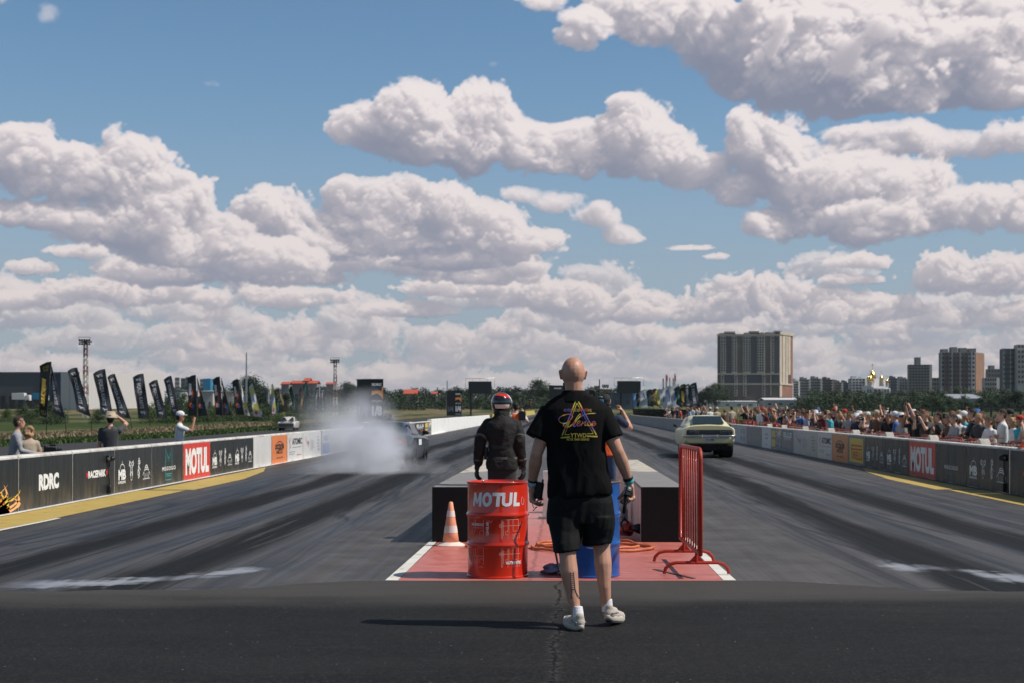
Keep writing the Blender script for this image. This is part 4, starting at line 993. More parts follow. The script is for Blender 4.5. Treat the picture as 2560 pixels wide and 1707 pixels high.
# arms
sL, eL, wL = L(-.105, 10.0, 1.49), L(-.192, 9.96, 1.22), L(-.228, 10.07, .990)
sR, eR, wR = L(.262, 10.0, 1.49), L(.378, 9.96, 1.235), L(.466, 10.05, 1.005)
for S_, E_, W_ in ((sL, eL, wL), (sR, eR, wR)):
    S_, E_, W_ = V(*S_), V(*E_), V(*W_)
    b.chain([S_, S_.lerp(E_, .45), E_], [.052, .055, .043], 0); b.chain([E_, E_.lerp(W_, .28), E_.lerp(W_, .7), W_], [.044, .048, .036, .0285], 0)
hand(b, wL, (.02, -.06, -1), (.95, -.30, .1), -1, 40, 0, 1.15, 1.12); hand(b, wR, (.10, -.05, -1), (-.92, -.45, .1), 1, 52, 0, 1.18, 1.18, .35)
# legs
b.chain([L(.02, 9.97, .86), L(.02, 9.93, .62), L(.024, 9.87, .52)], [.085, .070, .061], 0)
b.chain([L(.024, 9.87, .52), L(.036, 9.845, .40), L(.058, 9.83, .26), L(.082, 9.80, .13)], [.059, .0625, .046, .036], 0); b.cap(L(.083, 9.80, .13), L(.095, 9.80, .07), .036, .040, 0)
b.chain([L(.22, 9.99, .88), L(.25, 10.02, .66), L(.266, 10.02, .56)], [.088, .072, .063], 0)
b.chain([L(.266, 10.02, .56), L(.274, 9.985, .44), L(.284, 9.96, .29), L(.295, 9.965, .175)], [.060, .0625, .045, .036], 0); b.cap(L(.295, 9.965, .17), L(.305, 9.99, .10), .036, .038, 0)
M_mskin = mat('skin_close', (.50, .26, .175), .48, var=.10, vs=14, bump=.07, bs=160)
mbody = link('body', b.grow('body', [M_mskin], .0052, 9), man)
# beard, eyes
b = Body(); b.ell(M(0, .050, -.088), (.046, .056, .042), 0); b.cap(M(-.052, .022, -.060), M(-.030, .065, -.095), .014, .020, 0); b.cap(M(.052, .022, -.060), M(.030, .065, -.095), .014, .020, 0)
link('beard', b.grow('beard', [mat('dark_hair', (.018, .013, .010), .9, bump=.8, bs=200)], .007, 2), man)
for k in (-1, 1):
    mb = MB(); mb.ell(M(k*.030, .083, .008), (.011, .008, .007)); mb.build('eye', mat('eye_dark', (.03, .02, .018), .2), man, smooth=True)
# T-shirt
def m_black_cloth():
    p = coord('Object'); x, y, z = sep(p)
    n = noise(xyz(x*6, y*6, z*2.6), 1.3, 4, .55, .8); f = noise(p, 420, 2, .6)
    c = mixc(n.ss(.3, .7), (.0045, .0045, .005), (.0090, .0090, .0096))
    return c, .9, n*1.0+f*.02, .35, .03
M_shirt = shader('black_cotton', m_black_cloth); M_short = shader('black_jersey', lambda: (mixc(noise(coord('Object'), 5, 3, .5), (.0045, .0048, .005), (.009, .0095, .010)), .75, noise(coord('Object'), 7, 3, .5, .6), .3, .03))
b = Body()
H = lambda z: (lambda cx: z+.018*cx)
b.loft([(H(.923), -.105, .336, 9.868, 10.135), (H(.96), -.108, .334, 9.865, 10.138), (1.05, -.113, .318, 9.868, 10.135), (1.16, -.119, .300, 9.868, 10.13), (1.27, -.125, .288, 9.866, 10.13), (1.38, -.132, .292, 9.866, 10.13), (1.46, -.148, .306, 9.872, 10.125), (1.53, -.150, .312, 9.888, 10.11), (1.575, -.125, .288, 9.91, 10.09), (1.612, -.075, .235, 9.925, 10.075), (1.645, -.008, .158, 9.935, 10.06), (1.658, .005, .142, 9.94, 10.055)], 0, 40, 2.7)
b.cap((-.095, 10.0, 1.525), (-.188, 9.975, 1.325), .074, .088, 0, ((0, 1, 0), .92), 20, flat=True); b.cap((.255, 10.0, 1.525), (.338, 9.975, 1.325), .074, .084, 0, ((0, 1, 0), .92), 20, flat=True)
b.mb.v = [L(*p) for p in b.mb.v]
def fold(co):
    z = co[:, 2]; low = np.clip((1.42-z)/.5, 0, 1)
    a = np.abs(snoise(co, (15, 9, 3.2), 3)); c2 = snoise(co, (26, 12, 7), 8); diag = np.abs(snoise(co @ np.array([[1, 0, .5], [0, 1, 0], [-.5, 0, 1]]), (20, 8, 5), 12))
    return low*(.020*(.55-a)+.003*c2)+.005*(.5-diag)
shirt = link('t_shirt', b.grow('t_shirt', [M_shirt], .0075, 5, fold), man)
# hem stitching of the shirt, and collar
mb = MB(); mb.loft([[L(.072+rx*math.cos(t), 9.995+ry*math.sin(t), z) for t in [2*math.pi*k/32 for k in range(32)]] for rx, ry, z in ((.150, .088, 1.590), (.118, .082, 1.616), (.098, .075, 1.636), (.088, .070, 1.652), (.080, .066, 1.664), (.074, .062, 1.662), (.070, .058, 1.640))], caps=False); mb.build('collar', M_shirt, shirt, smooth=True)
# the print on its back, laid on the cloth
bvh = BVHTree.FromPolygons([tuple(v.co) for v in shirt.data.vertices], [tuple(p.vertices) for p in shirt.data.polygons])
def on_back(x, z, off=.004):
    h = bvh.ray_cast(V(x-.12, -1.0, z-.009), V(0, 1, 0))
    y = h[0].y if h[0] is not None else -.13
    return (x-.12, y-off, z-.009)
def bx_(px): return (px-HX)*9.87/F
def bz_(py): return CH-(py-HY)*9.87/F
def m_print():
    p = coord('Object'); x, y, z = sep(p)
    n = noise(xyz(x, 0.0, z), 15, 1, .4)
    c = mixc(n.ss(.45, .49), (.12, .14, .42), (.58, .12, .08)); c = mixc(n.ss(.55, .59), c, (.56, .48, .07)); c = mixc(n.ss(.66, .69), c, (.75, .74, .60))
    low = z.ss(1.385, 1.365)+z.ss(1.53, 1.545)
    c = mixc(low.sat(), c, (.54, .44, .06))
    return c, .6
M_prt = shader('shirt_print', m_print)
mb = MB()
def bl(pts, w, sub=8):
    Q = []
    for i in range(len(pts)-1):
        for k in range(sub): t = k/sub; Q.append((pts[i][0]*(1-t)+pts[i+1][0]*t, pts[i][1]*(1-t)+pts[i+1][1]*t))
    Q.append(pts[-1]); put_line(mb, [(bx_(a), bz_(c)) for a, c in Q], w, lambda u, v: on_back(u, v, .0016), 0)
# (pixel marks of the picture's print, as metres on the back)
top, lft, rgt = (1442, 994), (1403, 1094), (1493, 1091)
bl([top, (1405.5, 1087)], .0040, 24); bl([top, (1491, 1086)], .0040, 24); bl([(1402, 1093), (1425, 1091)], .0050, 6); bl([(1467, 1089), (1494, 1090)], .0050, 6)
bl([(1442.5, 1006), (1412, 1085)], .0018, 24); bl([(1442.5, 1006), (1483, 1082)], .0018, 24); bl([(1411, 1085), (1424, 1085.5)], .0024, 6); bl([(1467, 1083), (1484, 1083)], .0024, 6)
def bt(s, x0, x1, y0, y1, bold=.02, shear=0, sp=1.0):
    v, f, _ = text2d(s, bold, shear, sp); mb.add([on_back(bx_(x0+(x1-x0)*a), bz_(y1+(y0-y1)*c), .0026) for a, c in v], f)
bt('ADVENTURE OF A LIFETIME', 1409, 1479, 1020.5, 1027.5, .0); bt('YTWD', 1426, 1466, 1081.5, 1092.5, .02); bt('MORE THAN BRAND', 1417, 1473, 1094, 1100, .01)
# the script word, drawn with a brush
def brush(pts, w0, w1=None):
    P2 = []
    n = len(pts)
    for i in range(n-1):
        p0, p1, p2, p3 = pts[max(i-1, 0)], pts[i], pts[i+1], pts[min(i+2, n-1)]
        for k in range(6):
            t = k/6; P2.append(tuple(.5*((2*p1[j])+(-p0[j]+p2[j])*t+(2*p0[j]-5*p1[j]+4*p2[j]-p3[j])*t*t+(-p0[j]+3*p1[j]-3*p2[j]+p3[j])*t**3) for j in (0, 1)))
    P2.append(pts[-1]); put_line(mb, [(bx_(a), bz_(c)) for a, c in P2], w0, lambda u, v: on_back(u, v, .0034), 0)
brush([(1490, 1032), (1470, 1033), (1452, 1040), (1436, 1054), (1426, 1064), (1415, 1066), (1408, 1061), (1418, 1054), (1428, 1046), (1431, 1038), (1420, 1034), (1402, 1040), (1397, 1049), (1404, 1056), (1416, 1057)], .0030)
brush([(1424, 1051), (1419, 1060), (1422, 1066), (1429, 1060)], .0028); brush([(1433, 1065), (1444, 1046), (1452, 1036), (1449, 1034), (1440, 1046), (1433, 1060), (1436, 1065), (1443, 1060)], .0026)
brush([(1443, 1060), (1451, 1053), (1447, 1051), (1442, 1059), (1446, 1064), (1453, 1058)], .0026); brush([(1453, 1064), (1457, 1052), (1457, 1058), (1464, 1052), (1462, 1061), (1466, 1062)], .0026)
brush([(1477, 1054), (1470, 1054), (1468, 1061), (1474, 1063), (1480, 1058)], .0026); brush([(1480, 1060), (1488, 1055), (1484, 1052), (1479, 1059), (1484, 1063), (1491, 1057)], .0026)
bl([(1426, 1046), (1427, 1044)], .003, 1)
mb.build('chest_print', M_prt, shirt)
# shorts
b = Body()
b.loft([(.73, -.118, .352, 9.87, 10.13), (.80, -.120, .354, 9.865, 10.135), (.88, -.112, .346, 9.865, 10.135), (.96, -.10, .325, 9.88, 10.12), (1.02, -.09, .31, 9.885, 10.11)], 0, 36, 2.6)
b.loft([(lambda c: .546+.012*c, -.068, .110, 9.80, 9.995), (.60, -.078, .116, 9.815, 10.02), (.68, -.098, .126, 9.85, 10.07), (.78, -.115, .140, 9.87, 10.12)], 0, 28, 2.3)
b.loft([(lambda c: .585+.010*c, .128, .336, 9.90, 10.115), (.63, .132, .346, 9.90, 10.12), (.70, .128, .354, 9.88, 10.125), (.78, .11, .354, 9.87, 10.13)], 0, 28, 2.3)
b.mb.v = [L(*p) for p in b.mb.v]
link('shorts', b.grow('shorts', [M_short], .0075, 4, lambda co: .012*(.5-np.abs(snoise(co, (16, 9, 4), 21)))*np.clip((.95-co[:, 2])/.2, 0, 1)), man)
# shoes
M_shoe = mat('shoe_cream_mesh', (.46, .40, .34), .7, var=.12, vs=20, bump=.15, bs=180); M_shoe2 = mat('shoe_silver', (.26, .24, .23), .45, .2); M_sole = mat('sole_off_white', (.50, .44, .37), .6, var=.12); M_outs = mat('outsole_grey', (.12, .115, .11), .8); M_sock = mat('sock_white', (.74, .74, .76), .9, bump=.4, bs=120)
def shoe(parent, loc, yaw, pitch):
    root = empty('shoe', loc, 0); root.rotation_euler = (R(pitch), 0, R(yaw)); root.parent = parent
    def outline(w, y0, y1, sc=1.0, zf=lambda y: 0.0, n=28):
        r = []
        for k in range(n):
            a = 2*math.pi*k/n; t = (1-math.cos(a))/2; y = y0+(y1-y0)*t
            ww = w*(.74+.30*math.sin(math.pi*min(1, t*1.05))**.8*(.6+.6*t)) if t < .85 else w*1.0
            x = math.sin(a); x = math.copysign(abs(x)**.62, x)*ww*sc; r.append((x, y, zf(t)))
        return r
    kick = lambda z: (lambda t: z+.030*max(0, (t-.78)/.22)**2+.010*max(0, (.12-t)/.12))
    mb = MB(); mb.loft([outline(.042, .008, .285, .96, kick(0)), outline(.045, .0, .292, 1.0, kick(.010))]); mb.build('outsole', M_outs, root, auto=50)
    mb = MB(); mb.loft([outline(.046, -.002, .294, 1.0, kick(.010)), outline(.051, -.010, .300, 1.0, kick(.018)), outline(.049, -.010, .298, 1.0, kick(.032)), outline(.050, -.006, .296, 1.0, kick(.040)), outline(.044, .004, .288, 1.0, kick(.050))]); mb.build('midsole', M_sole, root, auto=50)
    b = Body(); b.cap((0, .035, .060), (0, .10, .060), .042, .042, 0, ((1, 0, 0), .98)); b.cap((0, .10, .052), (0, .235, .048), .044, .038, 0, ((1, 0, 0), 1.12)); b.cap((0, .032, .06), (0, .026, .098), .037, .031, 0, ((0, 1, 0), .8)); b.cap((0, .04, .075), (0, .125, .080), .039, .030, 0); 
    u = b.grow('upper', [M_shoe], .006, 3); link('upper', u, root)
    b = Body()
    for k in (-1, 1): b.cap((k*.033, .01, .062), (k*.038, .09, .070), .008, .009, 0); b.cap((k*.038, .09, .070), (k*.036, .15, .060), .009, .008, 0)
    
    link('overlay', b.grow('overlay', [M_shoe2], .006, 2), root)
    mb = MB()
    for i in range(5): mb.tube([(-.022, .125+i*.018, .098-i*.009), (.0, .128+i*.018, .103-i*.009), (.022, .125+i*.018, .098-i*.009)], .004, 6)
    mb.build('laces', M_sole, root, smooth=True)
    return root
shoe(man, L(.118, 9.70, .010), 20, 0); shoe(man, L(.300, 9.90, .050), -22, -9)
b = Body(); b.cap(L(.092, 9.795, .17), L(.10, 9.77, .09), .037, .040, 0, flat=True); link('sock', b.grow('sock', [M_sock], .006, 2), man)
b = Body(); b.cap(L(.300, 9.968, .200), L(.306, 9.965, .11), .038, .040, 0, flat=True); link('sock', b.grow('sock', [M_sock], .006, 2), man)
# tattoo on the left calf, wrist bands
cal = BVHTree.FromPolygons([tuple(v.co) for v in mbody.data.vertices], [tuple(p.vertices) for p in mbody.data.polygons])
mb = MB()
def onleg(px, py, off=.0018):
    x = (px-HX)*9.8/F-.12; z = CH-(py-HY)*9.8/F-.009; h = cal.ray_cast(V(x, -1, z), V(0, 1, 0)); y = h[0].y if h[0] is not None else -.2
    return (x, y-off, z)
def tl(pts, w): put_line(mb, pts, w, lambda u, v: onleg(u, v), 0)
tl([(1426, 1428), (1429, 1495)], .7); tl([(1434, 1428), (1438, 1470), (1444, 1492)], .7)
for i in range(9): tl([(1426.3+i*.3, 1432+i*5), (1434.3+i*.5, 1432+i*5)], .55)
for i in range(7): tl([(1429-i*.6, 1472+i*3.6), (1439+i*1.1, 1472+i*3.4)], 1.5)
tl([(1427, 1497), (1449, 1495)], .8); tl([(1438, 1475), (1450, 1496)], .8)
mb.build('tattoo', mat('tattoo_ink', (.035, .035, .038), .6), man)
M_bt = mat('band_teal', (.05, .36, .36), .5); M_bpale = mat('band_pale_blue', (.36, .52, .60), .5)
def band(name, w_, e_, t, r, m, parent, wd=.013):
    w_, e_ = V(*w_), V(*e_); d = (e_-w_).normalized(); c = w_+d*t; mb = MB(); mb.tube([c-d*wd, c-d*wd*.5, c+d*wd*.5, c+d*wd], [r*.97, r, r, r*.97], 24); return mb.build(name, m, parent, smooth=True)
band('wristband', wL, eL, .020, .0335, M_bpale, man); band('wristband', wL, eL, .045, .0350, M_blk, man, .008); band('wristband', wR, eR, .020, .0340, M_bt, man); band('wristband', wR, eR, .045, .0365, M_blk, man, .012)
# what his hands hold
ac = empty('action_camera', (.446, 10.0, .946), 0, 'small black action camera on a grip held in the right hand of the bald man', 'camera'); ac.rotation_euler = (R(-12), R(18), R(12))
mb = MB(); mb.bbox(-.024, .024, -.030, .030, -.028, .044, .006); mb.build('camera_body', M_blk, ac, auto=40)
mb = MB(); mb.bbox(-.015, .015, -.0345, -.030, .008, .036, .002); mb.build('screen', mat('screen_grey', (.20, .20, .19), .2, coat=1), ac, auto=40)
mb = MB(); mb.bbox(-.009, .006, -.037, -.0335, .020, .030, .001); mb.build('screen_icon', mat('screen_bright', (.7, .7, .62), .3), ac)
mb = MB(); mb.tube([(.0, .01, -.028), (.006, .01, -.06), (.012, .01, -.15)], [.015, .014, .010], 12); mb.build('grip', M_blk, ac, smooth=True)
ra = empty('handheld_radio', (-.176, 10.06, .962), 0, 'black handheld radio with a strap held in the left hand of the bald man', 'radio'); ra.rotation_euler = (R(8), R(10), R(-10))
mb = MB(); mb.bbox(-.029, .029, -.020, .020, -.065, .055, .008); mb.build('radio_body', M_blk, ra, auto=40)
mb = MB(); mb.cyl((.016, 0, .05), (.018, 0, .078), .007, n=10); mb.build('knob', M_blk, ra, smooth=True)
mb = MB(); mb.tube([(-.01, -.01, -.06), (-.03, -.02, -.10), (-.015, -.03, -.13), (.01, -.03, -.115), (-.015, -.04, -.15)], .0035, 6); mb.build('strap', M_blk, ra, smooth=True)

# ------------------------------------------------------------ the fire marshal in helmet and heavy jacket
M_jk = shader('black_turnout_cloth', lambda: (mixc(noise(coord('Object'), 6, 5, .6), (.005, .005, .0052), (.0125, .0123, .012)), .8, noise(coord('Object'), 14, 4, .6, .5), .8, .03)); M_tr = cloth('black_trousers', (.012, .012, .013)); M_refl = mat('dull_reflective_stripe', (.085, .08, .066), .6, var=.3); M_glv = mat('black_glove', (.009, .009, .0095), .7, bump=.5, bs=60)
fm = empty('person', (-.745, 17.1, .013), 0, 'fire marshal in black protective suit, gloves and racing helmet seen from behind the red drum', 'person')
Q = lambda x, z, y=17.1: (x+.745, y-17.1, z-.013)
b = Body(); b.cap(Q(-.75, 1.50), Q(-.75, 1.60), .06, .06); head(b, Q(-.75, 1.635, 17.12), .95, 0, (0, 1, 0)); b.loft([(.9, -.15, .15, -.10, .10), (1.4, -.18, .18, -.10, .10)], 0)
for sx in (-1, 1):
    x = -.745+sx*.10; b.cap(Q(x, .9), Q(x+sx*.02, .08), .07, .045)
link('body', b.grow('body', [M_jk], .014, 3), fm)
b = Body(); b.loft([(.845, -.930, -.562, 16.93, 17.27), (.93, -.935, -.555, 16.925, 17.275), (1.02, -.915, -.575, 16.93, 17.27), (1.12, -.895, -.595, 16.935, 17.265), (1.22, -.915, -.585, 16.925, 17.27), (1.33, -.945, -.560, 16.92, 17.27), (1.40, -.935, -.565, 16.94, 17.25), (1.445, -.87, -.63, 16.97, 17.22), (1.49, -.835, -.665, 16.99, 17.21), (1.545, -.835, -.665, 16.99, 17.21)], 0, 36, 2.5)
aL = [(-.915, 1.375), (-.985, 1.27), (-1.005, 1.16)], [(-1.005, 1.16), (-1.03, 1.04), (-1.035, .93)]
b.chain([Q(-.905, 1.375), Q(-.975, 1.28), Q(-1.005, 1.175, 17.06), Q(-1.02, 1.05, 17.10), Q(-1.035, .93, 17.14)], [.082, .078, .068, .064, .056], 0)
b.chain([Q(-.595, 1.375), Q(-.555, 1.28), Q(-.535, 1.175, 17.06), Q(-.520, 1.05, 17.10), Q(-.505, .93, 17.14)], [.082, .078, .070, .064, .056], 0)
b.mb.v = [tuple(p) if i >= 36*10 else (p[0]+.745, p[1]-17.1, p[2]-.013) for i, p in enumerate(b.mb.v)]
jk = link('jacket', b.grow('jacket', [M_jk], .011, 3, lambda co: .014*(.5-np.abs(snoise(co, (9, 7, 9), 33)))+.004*snoise(co, (30, 20, 30), 5)), fm)
mb = MB(); mb.loft([[((-.745+.745)+.195*math.cos(t)*1.0, .178*math.sin(t), z) for t in [2*math.pi*k/32 for k in range(32)]] for z in (.955, .985)], caps=False); mb.build('reflective_stripe', M_refl, jk, smooth=True)
mb = MB(); mb.loft([[(.168*math.cos(t), .172*math.sin(t), z) for t in [2*math.pi*k/32 for k in range(32)]] for z in (1.085, 1.125)], caps=False); mb.build('belt', M_blk, jk, smooth=True)
for (a_, c_, r) in ((Q(-1.002, 1.205, 17.05), Q(-.985, 1.24), .077), (Q(-.537, 1.205, 17.05), Q(-.545, 1.24), .078), (Q(-1.032, .955, 17.13), Q(-1.03, .98, 17.125), .062), (Q(-.508, .955, 17.13), Q(-.51, .98, 17.125), .062)):
    mb = MB(); mb.cyl(a_, c_, r, n=20); mb.build('reflective_stripe', M_refl, jk, smooth=True)
mb = MB(); mb.bbox(.165, .215, -.03, .06, 1.30, 1.33, .005); mb.build('shoulder_patch', M_refl, jk)
mb = MB(); mb.bbox(-.215, -.165, -.05, .05, .95, 1.10, .01); mb.build('belt_pouch', M_blk, jk, auto=40)
b = Body(); b.loft([(.60, -.17, .17, -.13, .13), (.87, -.175, .175, -.145, .145)], 0)
for sx in (-1, 1): b.cap((sx*.09, 0, .65), (sx*.11, 0, .06), .095, .080, 0)
link('trousers', b.grow('trousers', [M_tr], .014, 3), fm)
for sx in (-1, 1):
    b = Body(); b.cap((sx*.11, -.03, .05), (sx*.12, .17, .04), .05, .045); link('boot', b.grow('boot', [M_blk], .012, 2), fm)
b = Body(); b.cap(Q(-1.035, .955, 17.135), Q(-1.045, .88, 17.15), .050, .036); hand(b, Q(-1.043, .885, 17.15), (-.12, .1, -1), (.9, .4, 0), -1, 22, 0, 1.15, 1.55, 0, 1.4); link('glove', b.grow('glove', [M_glv], .0065, 2), fm)
b = Body(); b.cap(Q(-.505, .955, 17.135), Q(-.495, .88, 17.15), .050, .036); hand(b, Q(-.495, .885, 17.15), (.06, .1, -1), (-.9, .4, 0), 1, 22, 0, 1.15, 1.55, 0, 1.4); link('glove', b.grow('glove', [M_glv], .0065, 2), fm)
# helmet
b = Body(); hc = Q(-.752, 1.648, 17.13); b.ell(hc, (.128, .155, .125)); b.cap((hc[0], hc[1]+.02, hc[2]-.05), (hc[0], hc[1]+.01, hc[2]-.085), .122, .112, 0, ((0, 1, 0), 1.1)); b.cap((hc[0], hc[1]+.07, hc[2]-.07), (hc[0], hc[1]+.09, hc[2]-.07), .085, .08)
hel = link('helmet', b.grow('helmet', [mat('helmet_gloss_black', (.012, .013, .014), .12, coat=1)], .009, 3), fm)
hb = BVHTree.FromPolygons([tuple(v.co) for v in hel.data.vertices], [tuple(p.vertices) for p in hel.data.polygons]); hv = V(*hc)
def onhel(a, e, off=.003):
    d = V(math.sin(R(a))*math.cos(R(e)), -math.cos(R(a))*math.cos(R(e)), math.sin(R(e))); h = hb.ray_cast(hv+d*.5, -d); p = h[0] if h[0] is not None else hv+d*.12
    return tuple(p+d*off)
def hstripe(m, a0, a1, e0f, e1f, n=24, rows=3):
    mb = MB(); mb.grid(lambda u, v: onhel(a0+(a1-a0)*u, (1-v)*e0f(u)+v*e1f(u)), n, rows); mb.build('helmet_stripe', m, hel, smooth=True)
hstripe(mat('helmet_red', (.62, .03, .015), .2, coat=1), -85, 62, lambda u: 38-30*abs(u-.3)**1.4, lambda u: 62-34*abs(u-.3)**1.4)
hstripe(mat('helmet_white', (.72, .68, .58), .3, coat=.6), -34, 48, lambda u: -30, lambda u: -9)
hstripe(mat('helmet_white2', (.74, .74, .72), .3, coat=.6), 55, 85, lambda u: 30-40*u, lambda u: 52-40*u, 8); hstripe(mat('helmet_green', (.02, .16, .11), .3, coat=.6), -60, 60, lambda u: 66, lambda u: 78)

# ---------------------------------------------------------------- other people: posed figures with their own clothes
def figure(pose, H=1.75, girl=False, hair='short', longsleeve=False, shorts=False, vest=False, voxel=.018, leanf=0.0):
    """faces +Y; slots: skin, top, bottoms, hair, shoes"""
    k = H/1.75; P = lambda x, y, z: (x*k, (y+leanf*max(0, z-.9))*k, z*k); b = Body(); sw = .165 if girl else .195; hw = .155 if girl else .15
    for s in (-1, 1):
        kn = P(s*.10, .03, .50); b.chain([P(s*.09, 0, .88), kn], [.088*k, .062*k], 0 if False else 2)
        b.chain([kn, P(s*.11, -.02, .10)], [.058*k, .042*k], 0 if shorts else 2); b.cap(P(s*.11, -.05, .05), P(s*.12, .13, .035), .045*k, .038*k, 4)
    b.cap(P(-.06, 0, .92), P(.06, 0, .92), .115*k, .115*k, 2, ((0, 1, 0), .85))
    b.loft([(.90*k, -hw*k, hw*k, P(0, -.12, .9)[1], P(0, .11, .9)[1]), (1.08*k, -(hw-.01)*k, (hw-.01)*k, P(0, -.11, 1.08)[1], P(0, .10, 1.08)[1]), (1.28*k, -(sw-.02)*k, (sw-.02)*k, P(0, -.11, 1.28)[1], P(0, .12, 1.28)[1]), (1.40*k, -sw*k, sw*k, P(0, -.10, 1.4)[1], P(0, .10, 1.4)[1]), (1.46*k, -.12*k, .12*k, P(0, -.07, 1.46)[1], P(0, .07, 1.46)[1]), (1.50*k, -.06*k, .06*k, P(0, -.05, 1.5)[1], P(0, .05, 1.5)[1])], 1)
    b.cap(P(0, -.01, 1.46), P(0, .015, 1.56), .052*k, .050*k, 0); head(b, P(0, .025, 1.645), k*.98, 0, (0, 1, pose.get('look', 0)), hair, 3)
    for s, key in ((-1, 'l'), (1, 'r')):
        tgt = pose.get(key, (s*.27, .05, .82)); S_ = P(s*(sw-.015), 0, 1.40); T_ = P(*tgt); E_, W_ = ik(S_, T_, .30*k, .265*k, (s*.35, -.35, -1))
        m2 = 1 if longsleeve else 0; S2 = V(*S_); h = S2.lerp(E_, .6)
        b.chain([S_, h], [.066*k, .060*k], 1); b.chain([h, E_], [.044*k, .040*k], m2); b.chain([E_, E_.lerp(W_, .3), W_], [.041*k, .042*k, .029*k], m2)
        d = (W_-E_).normalized(); hand(b, W_, d, (-s, .1, 0) if abs(d.x) < .8 else (0, 0, -1), s, 35, 0, k*.95, 1.15, .3)
    return b.grow('figure', [SKIN[0], M_jk, M_jk, M_jk, M_blk], voxel, 2)
POSES = {
 'leaning on the barrier': dict(l=(-.22, .38, 1.06), r=(.22, .38, 1.06)), 'filming with a phone held up': dict(l=(-.10, .34, 1.52), r=(.10, .34, 1.54), ph=(0, .40, 1.60)),
 'raising a phone overhead': dict(l=(-.12, .26, 1.86), r=(.12, .26, 1.88), ph=(0, .32, 1.98)), 'with folded arms': dict(l=(.14, .17, 1.18), r=(-.14, .17, 1.20)),
 'with arms hanging': dict(), 'stretching one arm high': dict(l=(-.24, .22, 1.02), r=(.24, .30, 1.88), ph=(.25, .34, 2.0)), 'shading the eyes': dict(l=(-.25, .1, .85), r=(.10, .14, 1.70)),
 'holding up a camera': dict(l=(-.06, .24, 1.60), r=(.09, .22, 1.62), ph=(0, .27, 1.64)), 'with hands on hips': dict(l=(-.20, .02, 1.0), r=(.20, .02, 1.0))}
FIG = {}
def fig(pn, girl, hair, ls, sh):
    key = (pn, girl, hair, ls, sh)
    if key not in FIG:
        FIG[key] = figure(POSES[pn], 1.66 if girl else 1.77, girl, hair, ls, sh, leanf=.12 if 'leaning' in pn else 0)
    return FIG[key]
COLS = {'black': (.012, .012, .013), 'white': (.66, .66, .67), 'dark grey': (.05, .052, .055), 'light grey': (.30, .30, .31), 'navy': (.012, .022, .06), 'blue': (.03, .10, .30), 'turquoise': (.03, .33, .42), 'maroon': (.12, .018, .028), 'olive': (.07, .075, .035), 'beige': (.42, .34, .25), 'red': (.42, .03, .02), 'pink': (.50, .24, .24), 'orange': (.65, .17, .04), 'pale blue': (.28, .36, .50), 'brown': (.10, .055, .035)}
for n, c in COLS.items(): cloth(n.replace(' ', '_'), c)
HCOL = {'brown': mat('hair_brown', (.045, .025, .015), .8, bump=.6, bs=90), 'black': mat('hair_black', (.012, .010, .009), .7, bump=.6, bs=90), 'fair': mat('hair_fair', (.34, .21, .10), .8, bump=.6, bs=90), 'red': mat('hair_red', (.18, .06, .025), .8, bump=.6, bs=90)}
BOT = [('jeans', (.035, .06, .12)), ('black_denim', (.012, .012, .014)), ('khaki', (.22, .18, .12)), ('grey_trousers', (.08, .08, .085)), ('brown_trousers', (.12, .085, .06))]
for n, c in BOT: cloth(n, c)
def hat_mesh(kind):
    mb = MB()
    if kind == 'cap': mb.ell((0, -.012, .045), (.092, .108, .085), 18, 12); mb.ell((0, .105, .020), (.060, .060, .010), 14, 6)
    elif kind == 'bucket hat': mb.lathe([(.15, -.01), (.155, .0), (.105, .035), (.095, .115), (.06, .13), (.001, .132)], 20)
    else: mb.ell((0, -.015, .040), (.094, .110, .090), 18, 12)
    return mb
HATS = {k: hat_mesh(k).mesh('hat', [M_blk]) for k in ('cap', 'bucket hat', 'beanie')}
for m in HATS.values(): m.polygons.foreach_set('use_smooth', [True]*len(m.polygons))
_ph = MB(); _ph.bbox(-.037, .037, -.005, .005, -.075, .075, .004); PHM = _ph.mesh('phone', [M_blk])
_cm = MB(); _cm.bbox(-.065, .065, -.03, .03, -.045, .045, .008); _cm.cyl((0, .03, 0), (0, .12, 0), .036, n=14); CMM = _cm.mesh('camera', [M_blk])
def person(pn, x, y, rz, label, top='black', bottom='jeans', hair='brown', style='short', girl=False, ls=False, sh=False, hat=None, hatc='white', skin=0, group=None, sc=1.0, z=None, me=None):
    me = me or fig(pn, girl, style, ls, sh)
    o = bpy.data.objects.new('person', me); C.objects.link(o)
    o.location = (x, y, gz(x, y) if z is None else z); o.rotation_euler = (0, 0, rz); o.scale = (sc,)*3
    for i, m in enumerate((SKIN[skin], MATS['cloth_'+top.replace(' ', '_')], MATS['cloth_'+bottom], HCOL[hair], M_blk)):
        o.material_slots[i].link = 'OBJECT'; o.material_slots[i].material = m
    tag(o, label, 'person', group); k = (1.66 if girl else 1.77)/1.75
    if hat:
        h = bpy.data.objects.new('hat', HATS[hat]); C.objects.link(h); h.parent = o; h.location = (0, .025*k+(.12*.75*k if 'leaning' in pn else 0), 1.670*k); h.material_slots[0].link = 'OBJECT'; h.material_slots[0].material = MATS['cloth_'+hatc.replace(' ', '_')]
    pp = POSES[pn].get('ph')
    if pp:
        cam_ = 'camera' in pn; c, s = math.cos(rz), math.sin(rz); px, py, pz = [v*k*sc for v in pp]
        q = bpy.data.objects.new('camera' if cam_ else 'phone', CMM if cam_ else PHM); C.objects.link(q)
        q.location = (x+px*c-py*s, y+px*s+py*c, o.location.z+pz); q.rotation_euler = (0, 0, rz)
        tag(q, ('camera of ' if cam_ else 'phone of ')+' '.join(label.split()[:14]), 'camera' if cam_ else 'phone', 'phones and cameras in raised hands')
    return o
